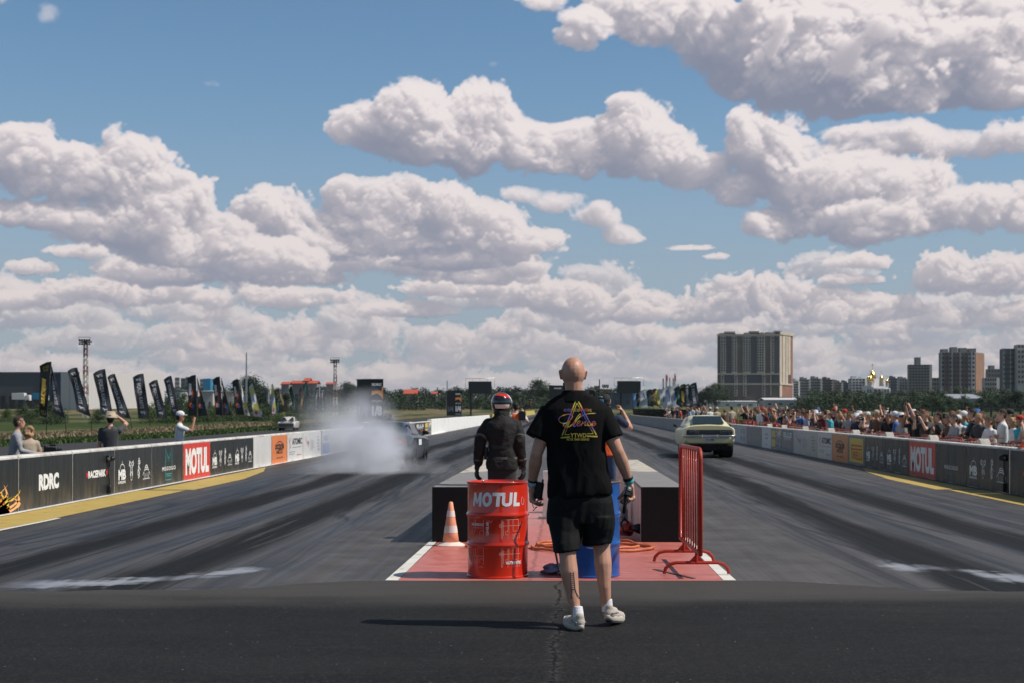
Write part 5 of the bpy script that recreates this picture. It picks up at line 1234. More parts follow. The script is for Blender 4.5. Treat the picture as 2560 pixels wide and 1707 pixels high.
# left side of the strip, standing behind the left wall
W = lambda px, D: at(px, D)
ZL = -.25
def left(px, D, h, pn, rz, label, **k): return person(pn, W(px, D), D, R(rz), label, z=(zat(h, D)-1.76*k.get('sc', 1)), **k)
left(33, 25.3, 1043, 'leaning on the barrier', -70, 'man in pale grey long sleeved top looking right at the left edge', top='light grey', bottom='black_denim', ls=True, sc=.93)
left(72, 26.6, 1052, 'leaning on the barrier', 20, 'blonde curly haired woman in a yellow top beside the tripod', top='beige', bottom='khaki', hair='fair', style='curly', girl=True, sc=.95)
left(92, 27.5, 1108, 'with arms hanging', -60, 'low seated person in a white top and black cap beside the tripod', top='white', hat='cap', hatc='black', hair='black', sc=.92)
left(276, 29.8, 1034, 'shading the eyes', 5, 'man in grey T-shirt and wide straw hat standing behind the left wall', top='dark grey', bottom='jeans', hair='black', hat='bucket hat', hatc='beige')
left(449, 35.2, 1031, 'filming with a phone held up', -75, 'bearded man in white T-shirt and white cap filming behind the left wall', top='white', bottom='black_denim', hair='black', skin=1, hat='cap')
# camera on a tripod at far left
tr = empty('video_tripod', (W(124, 26.6), 26.6, gz(-9.7, 26.6)), 0, 'black video camera on a tripod behind the left wall', 'tripod')
for a in (100, 215, 330):
    mb = MB(); mb.tube([(0, 0, 1.05), (.42*math.cos(R(a)), .42*math.sin(R(a)), 0)], .016, 8); mb.build('leg', M_blk, tr, smooth=True)
mb = MB(); mb.cyl((0, 0, 1.0), (0, 0, 1.22), .03, n=12); mb.tube([(0, 0, 1.18), (-.30, -.1, .95), (-.42, -.15, .85)], .012, 6); mb.build('pan_head', M_blk, tr, auto=40)
mb = MB(); mb.bbox(-.08, .20, -.07, .07, 1.22, 1.40, .01); mb.bbox(-.13, -.07, -.05, .05, 1.26, 1.44, .01); mb.cyl((.2, 0, 1.31), (.30, 0, 1.31), .055, .06, 16); mb.bbox(.0, .16, -.02, .02, 1.42, 1.46, .005); mb.build('video_camera', M_blk, tr, auto=40); tr.scale = (.74, .74, .84)
# camera crew in orange vests on the median
def crew(x, y, label, me_pose, top, cam_at, rz=0, H=1.75):
    me = figure(me_pose, H, voxel=.012); o = bpy.data.objects.new('person', me); C.objects.link(o); o.location = (x, y, gz(x, y)); o.rotation_euler = (0, 0, R(rz))
    for i, m in enumerate((SKIN[0], MATS['cloth_'+top], MATS['cloth_jeans'], HCOL['black'], M_blk)): o.material_slots[i].link = 'OBJECT'; o.material_slots[i].material = m
    tag(o, label, 'person')
    b = Body(); b.loft([(.88, -.165, .165, -.135, .125), (1.08, -.16, .16, -.13, .12), (1.28, -.165, .165, -.125, .135), (1.40, -.15, .15, -.115, .115), (1.47, -.11, .11, -.085, .085)], 0)
    v = link('safety_vest', b.grow('safety_vest', [mat('vest_orange', (.85, .13, .02), .7, bump=.4, bs=30)], .012, 3), o)
    mb = MB(); mb.loft([[(.172*math.cos(t), .142*math.sin(t), z) for t in [2*math.pi*k/24 for k in range(24)]] for z in (1.08, 1.13)], caps=False); mb.build('reflective_band', mat('reflective_silver', (.55, .55, .52), .4), v, smooth=True)
    return o
o = crew(.62, 21.5, 'camera operator in orange vest and blue shirt hidden behind the bald man', dict(l=(-.16, .25, 1.50), r=(.27, .22, 1.50)), 'navy', None, 0, 1.80)
cm = empty('video_camera', (.50, 21.62, gz(.6, 21.5)+1.68), 0, 'black shoulder video camera with blue screen carried by the operator in blue', 'video camera')
mb = MB(); mb.bbox(-.09, .09, -.20, .22, -.10, .10, .012); mb.bbox(-.16, -.07, -.25, -.18, .04, .12, .004); mb.build('camera_body', M_blk, cm, auto=40)
mb = MB(); mb.bbox(.00, .10, -.215, -.203, -.03, .05, .003); mb.build('side_screen', mat('screen_blue', (.03, .30, .60), .3), cm)
mb = MB(); mb.cyl((0, .22, 0), (0, .36, 0), .06, .065, 16); mb.build('lens', M_blk, cm, smooth=True)
mb = MB(); mb.tube([(.03, 0, .10), (.04, 0, .30), (.04, 0, .36)], .008, 6); mb.bbox(-.12, -.02, -.05, .05, .08, .20, .01); mb.build('antenna', M_blk, cm, auto=40)
mb = MB(); mb.tube([(.10, -.1, .08), (.17, -.1, .05), (.18, -.1, -.10), (.11, -.1, -.12)], .006, 6); mb.build('cable', M_blk, cm, smooth=True)
o = crew(-1.27, 37.5, 'distant camera operator in orange vest beyond the fire marshal', dict(l=(-.10, .26, 1.52), r=(.20, .26, 1.50)), 'white', None, 0, 1.76)
cm2 = empty('video_camera', (-1.10, 37.55, gz(-1, 37.5)+1.42), 0, 'distant black video camera carried beyond the fire marshal', 'video camera')
mb = MB(); mb.bbox(-.09, .09, -.18, .2, -.12, .12, .01); mb.tube([(.05, 0, .1), (.12, 0, .34)], .012, 6); mb.tube([(-.05, 0, .1), (-.10, 0, .50)], .012, 6); mb.build('camera_body', M_blk, cm2, auto=40)

# the spectators behind the right wall
ZONES = [(31, 'behind the black cable box'), (35, 'behind the red banner'), (39, 'behind the emblem banners'), (42.5, 'behind the yellow banner'), (46.5, 'behind the ATOMIC banner'), (52, 'behind the slashed banner'), (57, 'behind the hexagon banner'), (62, 'behind the round mark'), (70, 'by far grey banners'), (82, 'beyond the cream car'), (200, 'before the flag cluster')]
SHORT = dict(zip(POSES, ('leaning forward', 'filming', 'phone overhead', 'arms folded', 'arms down', 'one arm high', 'shading eyes', 'aiming camera', 'hands on hips')))
used = set(); gr = random.Random(11)
POSEL = ['leaning on the barrier']*12+['filming with a phone held up']*3+['raising a phone overhead']*1+['with folded arms']*4+['with arms hanging']*5+['stretching one arm high']*1+['shading the eyes']*1+['holding up a camera']*2+['with hands on hips']
TOPS = ['black']*16+['dark grey']*6+['white']*4+['light grey']*2+['navy']*3+['blue']*2+['turquoise', 'maroon', 'olive', 'beige', 'red', 'pink', 'pale blue', 'brown', 'brown', 'olive']
def crowd_person(x, d, tops=None, pl=None, look=None, **kw):
    zone = next(z for lim, z in ZONES if d < lim)
    for tries in range(400):
        pn = pl or gr.choice(POSEL); top = tops or gr.choice(TOPS); girl = gr.random() < .33; style = ('long' if gr.random() < .8 else 'curly') if girl else 'short'
        hc = gr.choice(['brown', 'black', 'brown', 'fair', 'brown', 'red']); hat = None if gr.random() < .76 or girl else gr.choice(['cap', 'cap', 'beanie', 'bucket hat']); hcol = gr.choice(['white', 'black', 'black', 'white', 'red', 'beige', 'blue'])
        hat = kw.get('hat', hat); hcol = kw.get('hatc', hcol); girl = kw.get('girl', girl) if 'hat' not in kw or not kw['hat'] else False
        if not girl: style = 'short'
        who = 'woman' if girl else 'man'; hd = ('in %s %s' % (hcol, hat)) if hat else ('with %s %shair' % ({'long': 'long ', 'curly': 'curly ', 'short': ''}[style], hc))
        lb = '%s %s, %s top, %s, %s' % (who, hd, top, SHORT[pn], zone)
        if lb not in used: break
    used.add(lb)
    ls = pn in ('with arms hanging', 'with folded arms') and gr.random() < .5; sh = gr.random() < .25 and not ls
    rz = R(90+gr.uniform(-28, 45)) if look is None else R(look)
    return person(pn, x, d, rz, lb, top=top, bottom=gr.choice(BOT)[0], hair=hc, style=style, girl=girl, ls=ls, sh=sh, hat=hat, hatc=hcol, skin=gr.choice([0, 0, 2, 1]), group='spectators behind the right wall', sc=gr.uniform(.94, 1.05))
for row, (x, st) in enumerate(((9.98, .66), (10.45, .72), (11.05, .95))):
    d = 28.3+row*.3
    while d < 78:
        if not (row == 0 and 30.9 < d < 33.8): crowd_person(x+gr.uniform(-.12, .18), d+gr.uniform(-.15, .15))
        d += st*gr.uniform(.8, 1.25)*(1 if d < 60 else 1.1)
crowd_person(9.75, 31.6, 'white', 'with folded arms', 80, girl=False, hat=None); crowd_person(9.85, 32.7, 'white', 'leaning on the barrier', 105, girl=False, hat=None)
crowd_person(9.9, 29.6, 'white', 'filming with a phone held up', 70, hat='bucket hat', hatc='white'); crowd_person(9.8, 35.4, 'light grey', 'leaning on the barrier', 100, girl=False, hat=None); crowd_person(10.0, 27.6, 'black', 'stretching one arm high', 60, hat='beanie', hatc='red')
for d in np.arange(96, 140, 1.9): crowd_person(9.4+gr.uniform(0, 1.4), d+gr.uniform(-.4, .4))
for x, d, t, h, hc in ((9.55, 93, 'white', 'cap', 'white'), (9.9, 92, 'beige', 'cap', 'white'), (9.6, 85, 'brown', None, 'white'), (9.95, 84.4, 'beige', None, 'white')): crowd_person(x, d, t, 'with arms hanging', 20, hat=h, hatc=hc)

# ---------------------------------------------------------------- cars (rear bumper at y=0, nose toward +y)
M_tyre = mat('tyre_rubber', (.012, .012, .012), .85, var=.2); M_glass = mat('car_glass', (.008, .022, .028), .16, spec=.30); M_under = mat('underbody', (.006, .006, .006), .8)
def bodyloft(st, m, name, parent, crown=.03):
    mb = MB(); rings = []
    for (y, hw, zb, zs, zt) in st:
        half = [(0, zb), (hw*.86, zb), (hw*.96, zb+.06), (hw, zb+(zs-zb)*.55), (hw*.985, zs-.05), (hw*.93, zs+.01), (hw*.78, zt), (hw*.4, zt+crown*.7), (0, zt+crown)]
        rings.append([(x, y, z) for x, z in half]+[(-x, y, z) for x, z in half[-2:0:-1]])
    mb.loft(rings); return mb.build(name, m, parent, auto=32)
def wheel(parent, x, y, r, w, rimc, label=None):
    s = 1 if x > 0 else -1; root = empty('wheel', (x, y, r)); root.parent = parent; root.rotation_euler = (0, R(90), 0)
    mb = MB(); mb.lathe([(r*.60, -w*.46), (r*.88, -w*.50), (r*.97, -w*.42), (r, -w*.25), (r, w*.25), (r*.97, w*.42), (r*.88, w*.50), (r*.60, w*.46)], 30, caps=False); mb.build('tyre', M_tyre, root, auto=40)
    mb = MB(); mb.lathe([(r*.61, -w*.42), (r*.58, w*.36*s), (r*.30, w*.28*s), (.02, w*.30*s)], 24); mb.build('rim', rimc, root, auto=40)
def car(name, loc, rz, label, paint, L, st, gh, rear, wr=(.34, .34), ww=(.26, .24), wx=.70, sc=1.0, rimc=None):
    root = empty(name, loc, rz, label, 'car'); root.scale = (sc,)*3
    bodyloft(st, paint, 'body', root)
    mb = MB(); rings = []
    for (y, hb, ht, zb, zt) in gh:
        half = [(0, zb-.03), (hb, zb-.03), (hb*.98, zb+(zt-zb)*.25), (ht+(hb-ht)*.12, zt-.05*(zt-zb)/.3-.004), (ht*.88, zt), (0, zt+.022)]
        rings.append([(x, y, z) for x, z in half]+[(-x, y, z) for x, z in half[-2:0:-1]])
    mb.loft(rings); mb.build('roof', paint, root, auto=40)
    for (xx, yy, rr, w_) in ((-wx, .95, wr[0], ww[0]), (wx, .95, wr[0], ww[0]), (-wx, L-.95, wr[1], ww[1]), (wx, L-.95, wr[1], ww[1])): wheel(root, xx, yy, rr, w_, rimc or M_steel)
    return root
def glassq(root, pts, m=None, name='window', off=(0, 0, 0)):
    mb = MB(); p = [V(*q)+V(*off) for q in pts]; n = (p[1]-p[0]).cross(p[2]-p[1]).normalized()*.012
    # inset rounded pane of real thickness
    c = sum(p, V(0, 0, 0))/len(p); ring = []
    k = len(p)
    for i in range(k):
        a, q, d = p[i-1], p[i], p[(i+1) % k]
        for t in (0, .33, .67, 1): u1 = q.lerp(a, .12*(1-t)); u2 = q.lerp(d, .12*t); ring.append(u1.lerp(u2, t) if 0 < t < 1 else (u1 if t == 0 else u2))
    mb.loft([ring, [q+n for q in ring]]); return mb.build(name, m or M_glass, root, auto=40)
# cream fastback with a wide black tail panel, in the right lane
M_cream = mat('cream_car_paint', (.70, .63, .36), .35, coat=.25, spec=.4)
st = [(0, .795, .44, .885, .955), (.12, .835, .38, .90, .965), (.6, .86, .30, .90, .965), (1.4, .845, .27, .875, .94), (2.2, .82, .26, .865, .92), (3.2, .83, .27, .865, .92), (4.2, .835, .30, .85, .89), (4.62, .82, .36, .82, .85), (4.75, .78, .44, .76, .79)]
gh = [(.34, .70, .50, .955, .975), (.95, .73, .51, .95, 1.16), (1.5, .74, .51, .94, 1.285), (2.0, .74, .52, .93, 1.31), (2.5, .74, .53, .92, 1.30), (3.15, .70, .60, .92, .945)]
ch = car('fastback_car', (4.71, 46.0, gz(5, 47)), R(-.6), 'cream classic fastback car seen from behind in the right lane', M_cream, 4.75, st, gh, None, wr=(.43, .37), ww=(.46, .26), wx=.60)
glassq(ch, [(-.52, .42, 1.035), (.52, .42, 1.035), (.46, 1.25, 1.285), (-.46, 1.25, 1.285)], name='rear_window')
mb = MB(); mb.bbox(-.30, .30, .62, .66, .94, .97, .01); mb.build('rear_shelf', mat('teal_interior', (.06, .12, .14), .4), ch)
for s in (-1, 1):
    glassq(ch, [(s*.735, 1.55, .965), (s*.735, 2.85, .955), (s*.60, 2.42, 1.25), (s*.57, 1.75, 1.25)][::s], name='side_window')
    mb = MB(); mb.bbox(s*.93-.055, s*.93+.055, 2.72, 2.80, .93, 1.02, .015); mb.cyl((s*.84, 2.78, .90), (s*.93, 2.76, .96), .012, n=8); mb.build('wing_mirror', M_blk, ch, auto=40)
glassq(ch, [(.60, 3.15, .97), (-.60, 3.15, .97), (-.50, 2.60, 1.26), (.50, 2.60, 1.26)], name='windscreen')
b = Body(); b.loft([(.685, -.745, .745, -.030, .06), (.71, -.755, .755, -.034, .06), (.82, -.745, .745, -.024, .06), (.85, -.72, .72, -.012, .06)], 0, 40, 6)
mb = MB(); mb.v = b.mb.v; mb.f = b.mb.f; mb.mi = b.mb.mi; tp = mb.build('tail_panel', M_blk, ch, auto=50)
for s in (-1, 1):
    for k in (0, 1, 2):
        mb = MB(); x = s*(.62-.115*k); mb.cyl((x, -.03, .765), (x, -.055, .765), .045, .040, 16); mb.build('tail_lamp', mat('tail_lamp_dark', (.016, .006, .006), .15, coat=.5), tp, auto=40)
        mb = MB(); mb.tube([(x+.047*math.cos(R(a)), -.045, .765+.047*math.sin(R(a))) for a in range(0, 360, 24)], .0025, 6, closed=True); mb.build('lamp_ring', M_chr, tp, smooth=True)
mb = MB(); mb.tube([(-.84, .16, .655), (-.835, .02, .65), (-.76, -.055, .648), (-.3, -.075, .648), (.3, -.075, .648), (.76, -.055, .648), (.835, .02, .65), (.84, .16, .655)], .034, 10); mb.build('rear_bumper', M_chr, ch, smooth=True)
for s in (-1, 1):
    mb = MB(); mb.bbox(s*.24-.018, s*.24+.018, -.125, -.06, .58, .70, .01); mb.build('bumper_guard', M_chr, ch, auto=40)
mb = MB(); mb.bbox(-.70, .70, -.010, .05, .42, .60, .02); mb.build('rear_valance', M_cream, ch, auto=40)
mb = MB(); mb.bbox(-.155, .155, -.052, -.030, .485, .61, .004); pl = mb.build('number_plate', mat('plate_pale', (.55, .53, .52), .4, var=.2), ch, auto=40)
mb = MB(); scrib(mb, lambda u, v: (u, -.0545, v), -.11, .11, .575, .598, 0, 7); scrib(mb, lambda u, v: (u, -.0545, v), -.12, .00, .500, .555, 1, 3); mb.ell((.075, -.054, .525), (.06, .004, .022), mi=2); mb.build('plate_print', [MR, MBL, MK], pl)
mb = MB(); mb.bbox(-.60, .60, .10, 4.3, .17, .50, .03); mb.bbox(-.16, .16, .70, 1.1, .10, .30, .05); mb.tube([(-.32, .0, .26), (-.32, .8, .26)], .04, 10); mb.tube([(.32, .0, .26), (.32, .8, .26)], .04, 10); mb.build('underbody', M_under, ch, auto=40)
ch.location.z += .075
for w_ in [c for c in ch.children if c.name.startswith('wheel')]: w_.location.z -= .075
# dark coupe smoking its tyres in the left lane
M_dkb = mat('dark_blue_car_paint', (.006, .013, .026), .25, coat=.35)
st2 = [(0, .79, .36, .86, .93), (.15, .84, .28, .88, .95), (.9, .875, .24, .88, .94), (1.6, .85, .22, .86, .90), (3.0, .85, .22, .84, .88), (3.9, .86, .25, .78, .82), (4.25, .82, .32, .66, .72)]
gh2 = [(.45, .66, .48, .93, .95), (1.0, .70, .52, .92, 1.16), (1.45, .72, .54, .90, 1.235), (2.2, .72, .55, .88, 1.24), (3.1, .68, .62, .86, .90)]
dc = car('coupe_car', (-4.86, 37.2, gz(-5, 38)), R(-1.5), 'dark blue coupe spinning its tyres inside white smoke in the left lane', M_dkb, 4.25, st2, gh2, None, wr=(.33, .33), ww=(.27, .25), wx=.73)
glassq(dc, [(-.54, .52, 1.01), (.54, .52, 1.01), (.48, 1.15, 1.235), (-.48, 1.15, 1.235)], name='rear_window')
for s in (-1, 1):
    glassq(dc, [(s*.715, 1.4, .92), (s*.71, 2.75, .90), (s*.61, 2.2, 1.19), (s*.585, 1.5, 1.19)][::s], name='side_window')
    mb = MB(); mb.bbox(s*.95-.09, s*.95+.09, 2.35, 2.45, .90, 1.01, .03); mb.cyl((s*.84, 2.4, .88), (s*.93, 2.4, .94), .015, n=8); mb.build('wing_mirror', M_blk, dc, auto=40)
    mb = MB(); mb.bbox(s*.60-.16, s*.60+.16, -.02, .02, .68, .80, .015); mb.build('tail_lamp', mat('tail_lamp_red', (.25, .01, .01), .15, coat=1), dc, auto=40)
    mb = MB(); put_poly(mb, [(0, 0), (1, 0), (1, 1), (0, 1)], lambda u, v: (s*(.872+.002), 1.5+.6*u, .62+.16*v)); mb.build('door_sticker', MW, dc)
    mb = MB(); mb.bbox(s*.60-.04, s*.60+.04, 1.35, 1.95, 1.225, 1.245, .004); mb.build('roof_sticker', MW, dc)
glassq(dc, [(.61, 3.05, .93), (-.61, 3.05, .93), (-.50, 2.30, 1.20), (.50, 2.30, 1.20)], name='windscreen')
mb = MB(); mb.bbox(-.74, .74, -.03, .05, .38, .58, .02); mb.build('rear_bumper', M_dkb, dc, auto=40)
mb = MB(); mb.bbox(-.24, .24, -.045, -.03, .60, .70, .004); mb.build('number_plate', MW, dc)
# returning cars on the side road: white one with a black bonnet, facing the camera; dark one further off
M_wp = mat('white_car_paint', (.62, .58, .52), .3, coat=.6); M_bp = mat('black_car_paint', (.012, .012, .014), .2, coat=1)
def small_car(x, D, label, paint, bonnet, sc=1.0):
    root = car('returning_car', (x, D, gz(x, D)), R(184), label, paint, 4.3, [(0, .78, .34, .84, .92), (.2, .84, .26, .86, .93), (1.5, .86, .22, .84, .88), (3.0, .86, .22, .84, .86), (3.95, .84, .24, .80, .82), (4.3, .78, .32, .72, .76)],
      [(.5, .66, .5, .92, .94), (1.1, .72, .54, .9, 1.24), (1.7, .73, .56, .88, 1.34), (2.4, .73, .56, .86, 1.33), (3.1, .70, .64, .85, .88)], None, sc=sc)
    glassq(root, [(.63, 3.05, .92), (-.63, 3.05, .92), (-.52, 2.45, 1.29), (.52, 2.45, 1.29)], name='windscreen')
    for s in (-1, 1):
        glassq(root, [(s*.73, 1.3, .92), (s*.73, 2.8, .90), (s*.62, 2.35, 1.27), (s*.60, 1.5, 1.27)][::s], name='side_window')
        mb = MB(); mb.cyl((s*.58, 4.26, .62), (s*.58, 4.31, .62), .09, n=14); mb.build('headlight', M_lens, root, auto=40)
    mb = MB(); mb.bbox(-.74, .74, 4.22, 4.335, .36, .70, .02); mb.build('front_bumper', bonnet, root, auto=40)
    mb = MB(); mb.loft([[(-.64, 3.15, .878), (.64, 3.15, .878), (.64, 3.15, .90), (-.64, 3.15, .905)], [(-.60, 4.2, .79), (.60, 4.2, .79), (.60, 4.2, .812), (-.60, 4.2, .812)]]); mb.build('bonnet', bonnet, root, auto=40)
    return root
small_car(at(741, 160), 157, 'small white car with a black front coming back along the side road', M_wp, M_bp, 1.10)
small_car(at(977, 246), 243, 'distant dark red car beside the tall 1/8 tower', mat('dark_red_paint', (.12, .012, .015), .2, coat=1), M_bp, 1.05)
# red tractor far beyond the end of the strip
tc = empty('tractor', (at(1323, 600), 600, gz(-14, 600)), 0, 'tiny red tractor far beyond the end of the strip', 'tractor')
MRP = mat('tractor_red', (.40, .05, .02), .5)
mb = MB(); mb.bbox(-.8, .8, 0, 1.6, 1.0, 2.9, .1); mb.build('cab', MRP, tc, auto=40); mb = MB(); mb.bbox(.8, 2.6, .2, 1.4, .9, 1.7, .1); mb.build('engine_hood', MRP, tc, auto=40)
mb = MB(); mb.cyl((-.6, -.2, .9), (-.6, 1.9, .9), .9, n=18); mb.cyl((2.1, 0, .6), (2.1, 1.7, .6), .6, n=18); mb.build('wheels', M_tyre, tc, auto=40)

# tyre smoke
def smoke():
    mb = MB(); mb.box(-9.6, -2.4, 31.0, 44.5, .035, 3.4); m = bpy.data.materials.new('tyre_smoke'); m.use_nodes = True; X.nt = nt = m.node_tree; nt.nodes.clear()
    p = wpos(); x, y, z = sep(p); z0 = z-.1
    wv = noise(p, .55, 4, .55); wv2 = noise(xyz(x+9.0, y, z), .55, 4, .55)
    xx = x+(wv-.5)*1.2; zz = z0+(wv2-.5)*.7; yy = y+(noise(xyz(x, y+5.0, z), .7, 4, .6)-.5)*3.2
    def puff(cx, cy, cz, rx, ry, rz, d):
        u = (xx-cx)*(1/rx); v = (yy-cy)*(1/ry); q = (zz-cz)*(1/rz)
        return X.m('SUBTRACT', 1.0, X.m('SQRT', u*u+v*v+q*q)).sat().ss(0, .75)*d
    f = puff(-5.15, 36.1, .42, 1.25, 1.3, 1.10, 2.6) + puff(-4.55, 36.0, .42, .95, 1.0, .95, 2.2) + puff(-5.9, 37.6, .75, 1.15, 1.8, 1.25, .45) + puff(-5.2, 36.9, 1.25, 1.1, 1.4, 1.0, .9) + puff(-6.4, 39.5, 1.2, 1.3, 3.0, 1.3, .13) + puff(-3.9, 35.4, .10, 1.3, 1.4, .34, .5) + puff(-5.3, 34.9, .10, 1.5, 1.4, .36, .6)
    n = noise(xyz(x, y, z+.2), 1.5, 6, .6, .4); f = f*(n.ss(.30, .66)*1.1+.12)*z.ss(.02, .10)
    v = nt.nodes.new('ShaderNodeVolumePrincipled'); v.inputs['Color'].default_value = (.91, .925, .985, 1); v.inputs['Anisotropy'].default_value = .0
    nt.links.new(f.s, v.inputs['Density']); o = nt.nodes.new('ShaderNodeOutputMaterial'); nt.links.new(v.outputs[0], o.inputs['Volume'])
    s = mb.build('smoke', m); tag(s, 'cloud of white tyre smoke around the rear of the dark coupe', 'smoke', kind='stuff')
smoke()

# ---------------------------------------------------------------- feather flags
def fl_mat(name, c1, c2, dens=.5):
    def fn():
        p = coord('Object'); x, y, z = sep(p); n = noise(xyz(x*1.2, y, z*.5), 1.3, 4, .6, .5)
        return mixc(n.ss(.35, .7), c1, c2), .55, n, .5, .1
    return shader(name, fn)
FM = {'dark': fl_mat('flag_charcoal', (.016, .019, .024), (.085, .09, .105)), 'black': fl_mat('flag_black', (.008, .009, .010), (.022, .023, .026)), 'white': fl_mat('flag_white', (.50, .49, .50), (.68, .66, .68)), 'grey': fl_mat('flag_grey', (.10, .11, .14), (.26, .27, .32)), 'green': fl_mat('flag_dark_green', (.012, .04, .036), (.03, .07, .06)), 'yellow': fl_mat('flag_yellow', (.55, .46, .08), (.66, .60, .24)), 'brown': fl_mat('flag_brown', (.10, .07, .06), (.18, .12, .10)), 'blue': fl_mat('flag_blue', (.04, .14, .38), (.20, .34, .60))}  # charcoal cloth: light caught by its folds is painted in as the paler tone
FP = [mat('flag_print_white', (.58, .57, .60), .6), mat('flag_print_gold', (.52, .36, .06), .6), mat('flag_print_red', (.60, .07, .02), .6), mat('flag_print_blue', (.05, .12, .42), .6), mat('flag_print_yellow', (.62, .56, .10), .6), mat('flag_print_green', (.05, .16, .13), .6)]
M_pole = mat('dark_pole', (.03, .03, .032), .5)
def flag(tl, tr, br, bl, D, style, label, group, side=-1, ground=None, text='FORZA KARTS'):
    X0 = at(br[0], D); P = lambda q: V(at(q[0], D), D, zat(q[1], D))
    TL, TR, BR_, BL = P(tl), P(tr), P(br), P(bl); zg = gz(X0, D) if ground is None else ground
    root = empty('feather_flag', (BR_.x, D, zg), 0, label, 'flag', group); o = V(BR_.x, D, zg); seed = br[0]
    foot = BR_+(BR_-TR).normalized()*max(.1, (BR_.z-zg))*1.0; foot = V(BR_.x+(BR_.x-TR.x)*.08, D, zg)
    mb = MB(); mb.tube([foot-o, BR_-o, BR_.lerp(TR, .5)-o, TR-o, TR.lerp(TL, .45)+V(0, 0, .10)-o], [.035, .03, .024, .018, .010], 8); mb.build('pole', M_pole, root, smooth=True)
    wd = (TL-TR).length
    def fn(u, v, off=0.0):            # u from the free edge to the pole, v from the bottom up
        a = BL.lerp(BR_, u); c = TL.lerp(TR, u); p = a.lerp(c, v); q = 1-u
        bow = math.sin(math.pi*v)*wd*.16*q*(1 if seed % 2 > 1 else .4)
        r = math.sin(v*7+seed*.7+q*2.5)*.16*q+math.sin(v*15+seed+q*4)*.06*q
        p = p+V(bow*(1 if TR.x > TL.x else -1)*.5-r*.25, r*1.4-off, .10*math.sin(math.pi*u)*(v)); return tuple(p-o)
    base = {'gold': 'black', 'marks': 'black', 'pal': 'white', 'gy': 'brown'}.get(style, style if style in FM else 'dark')
    mb = MB(); mb.grid(lambda u, v: fn(u, v), 10, 30); cl = mb.build('cloth', FM[base], root, smooth=True)
    mb = MB(); f2 = lambda u, v: fn(u, v, .035); fu = lambda a, c, w_: (lambda s, t: f2(.5+(t-.5)*w_, a+(c-a)*s))
    if style == 'dark':
        put_text(mb, text, lambda u, v: f2(.62-.34*(1-v)+.0, .80-.58*u), 0, 1, 0, 1, 0, .03)
        for v0 in (.86, .10):
            put_poly(mb, [(.22, v0+.06), (.70, v0+.055), (.66, v0+.035), (.45, v0+.03), (.42, v0-.01), (.34, v0)], f2, 0); put_poly(mb, [(.50, v0+.02), (.72, v0+.018), (.68, v0-.01), (.60, v0-.005)], f2, 0)
    elif style == 'gold':
        scrib(mb, f2, .25, .85, .89, .935, 1, 3, 1, .006, .3); scrib(mb, f2, .3, .8, .84, .875, 1, 3, 2, .006, .3); scrib(mb, lambda u, v: f2(.24+.38*v, .68-.44*u), 0, 1, 0, 1, 1, 6, 3, .14); scrib(mb, f2, .15, .9, .05, .11, 1, 4, 4, .007, .3); put_line(mb, arc(.50, .52, .17, .05, 0, 360, 10), .008, f2, 1, .3)
    elif style == 'marks':
        scrib(mb, lambda u, v: f2(.15+.28*v, .80-.28*u), 0, 1, 0, 1, 0, 5, 5, .16); put_poly(mb, [(.45, .58), (.62, .66), (.58, .56), (.70, .60), (.42, .42), (.50, .52)], f2, 2)
        put_poly(mb, arc(.32, .27, .20, .070, 60, 270, 12), f2, 2); put_poly(mb, arc(.50, .24, .20, .065, -100, 80, 12), f2, 3); put_line(mb, arc(.40, .255, .12, .04, 0, 360, 12), .006, f2, 0, .3)
    elif style == 'pal':
        put_poly(mb, [(.1, .62), (.9, .70), (.9, .92), (.1, .90)], f2, 4); put_poly(mb, [(.1, .22), (.9, .20), (.9, .42), (.1, .40)], f2, 4); put_line(mb, [(.5, .45), (.45, .58)], .03, f2, 3, .3); put_poly(mb, arc(.4, .12, .2, .06, 0, 330, 10), f2, 2); put_line(mb, [(.35, .66), (.6, .78), (.4, .88)], .012, f2, 0, .3)
    elif style in ('green', 'gy', 'brown'):
        m = {'green': 5, 'gy': 1, 'brown': 1}[style]; put_line(mb, [(.3, .85), (.65, .75), (.35, .62), (.6, .5), (.35, .38), (.55, .26)], .02, f2, m, .3); put_line(mb, arc(.45, .15, .2, .05, 0, 330, 10), .012, f2, m, .3)
    elif style in ('white', 'grey', 'blue'):
        m = {'white': 3, 'grey': 0, 'blue': 0}[style]; put_line(mb, [(.4, .85), (.55, .6), (.4, .35)], .02, f2, m, .3)
    if mb.v: mb.build('flag_print', FP, cl)
    return root
def Dl(px): return 149300/(1410-px)
G1 = 'feather flags along the left side road'
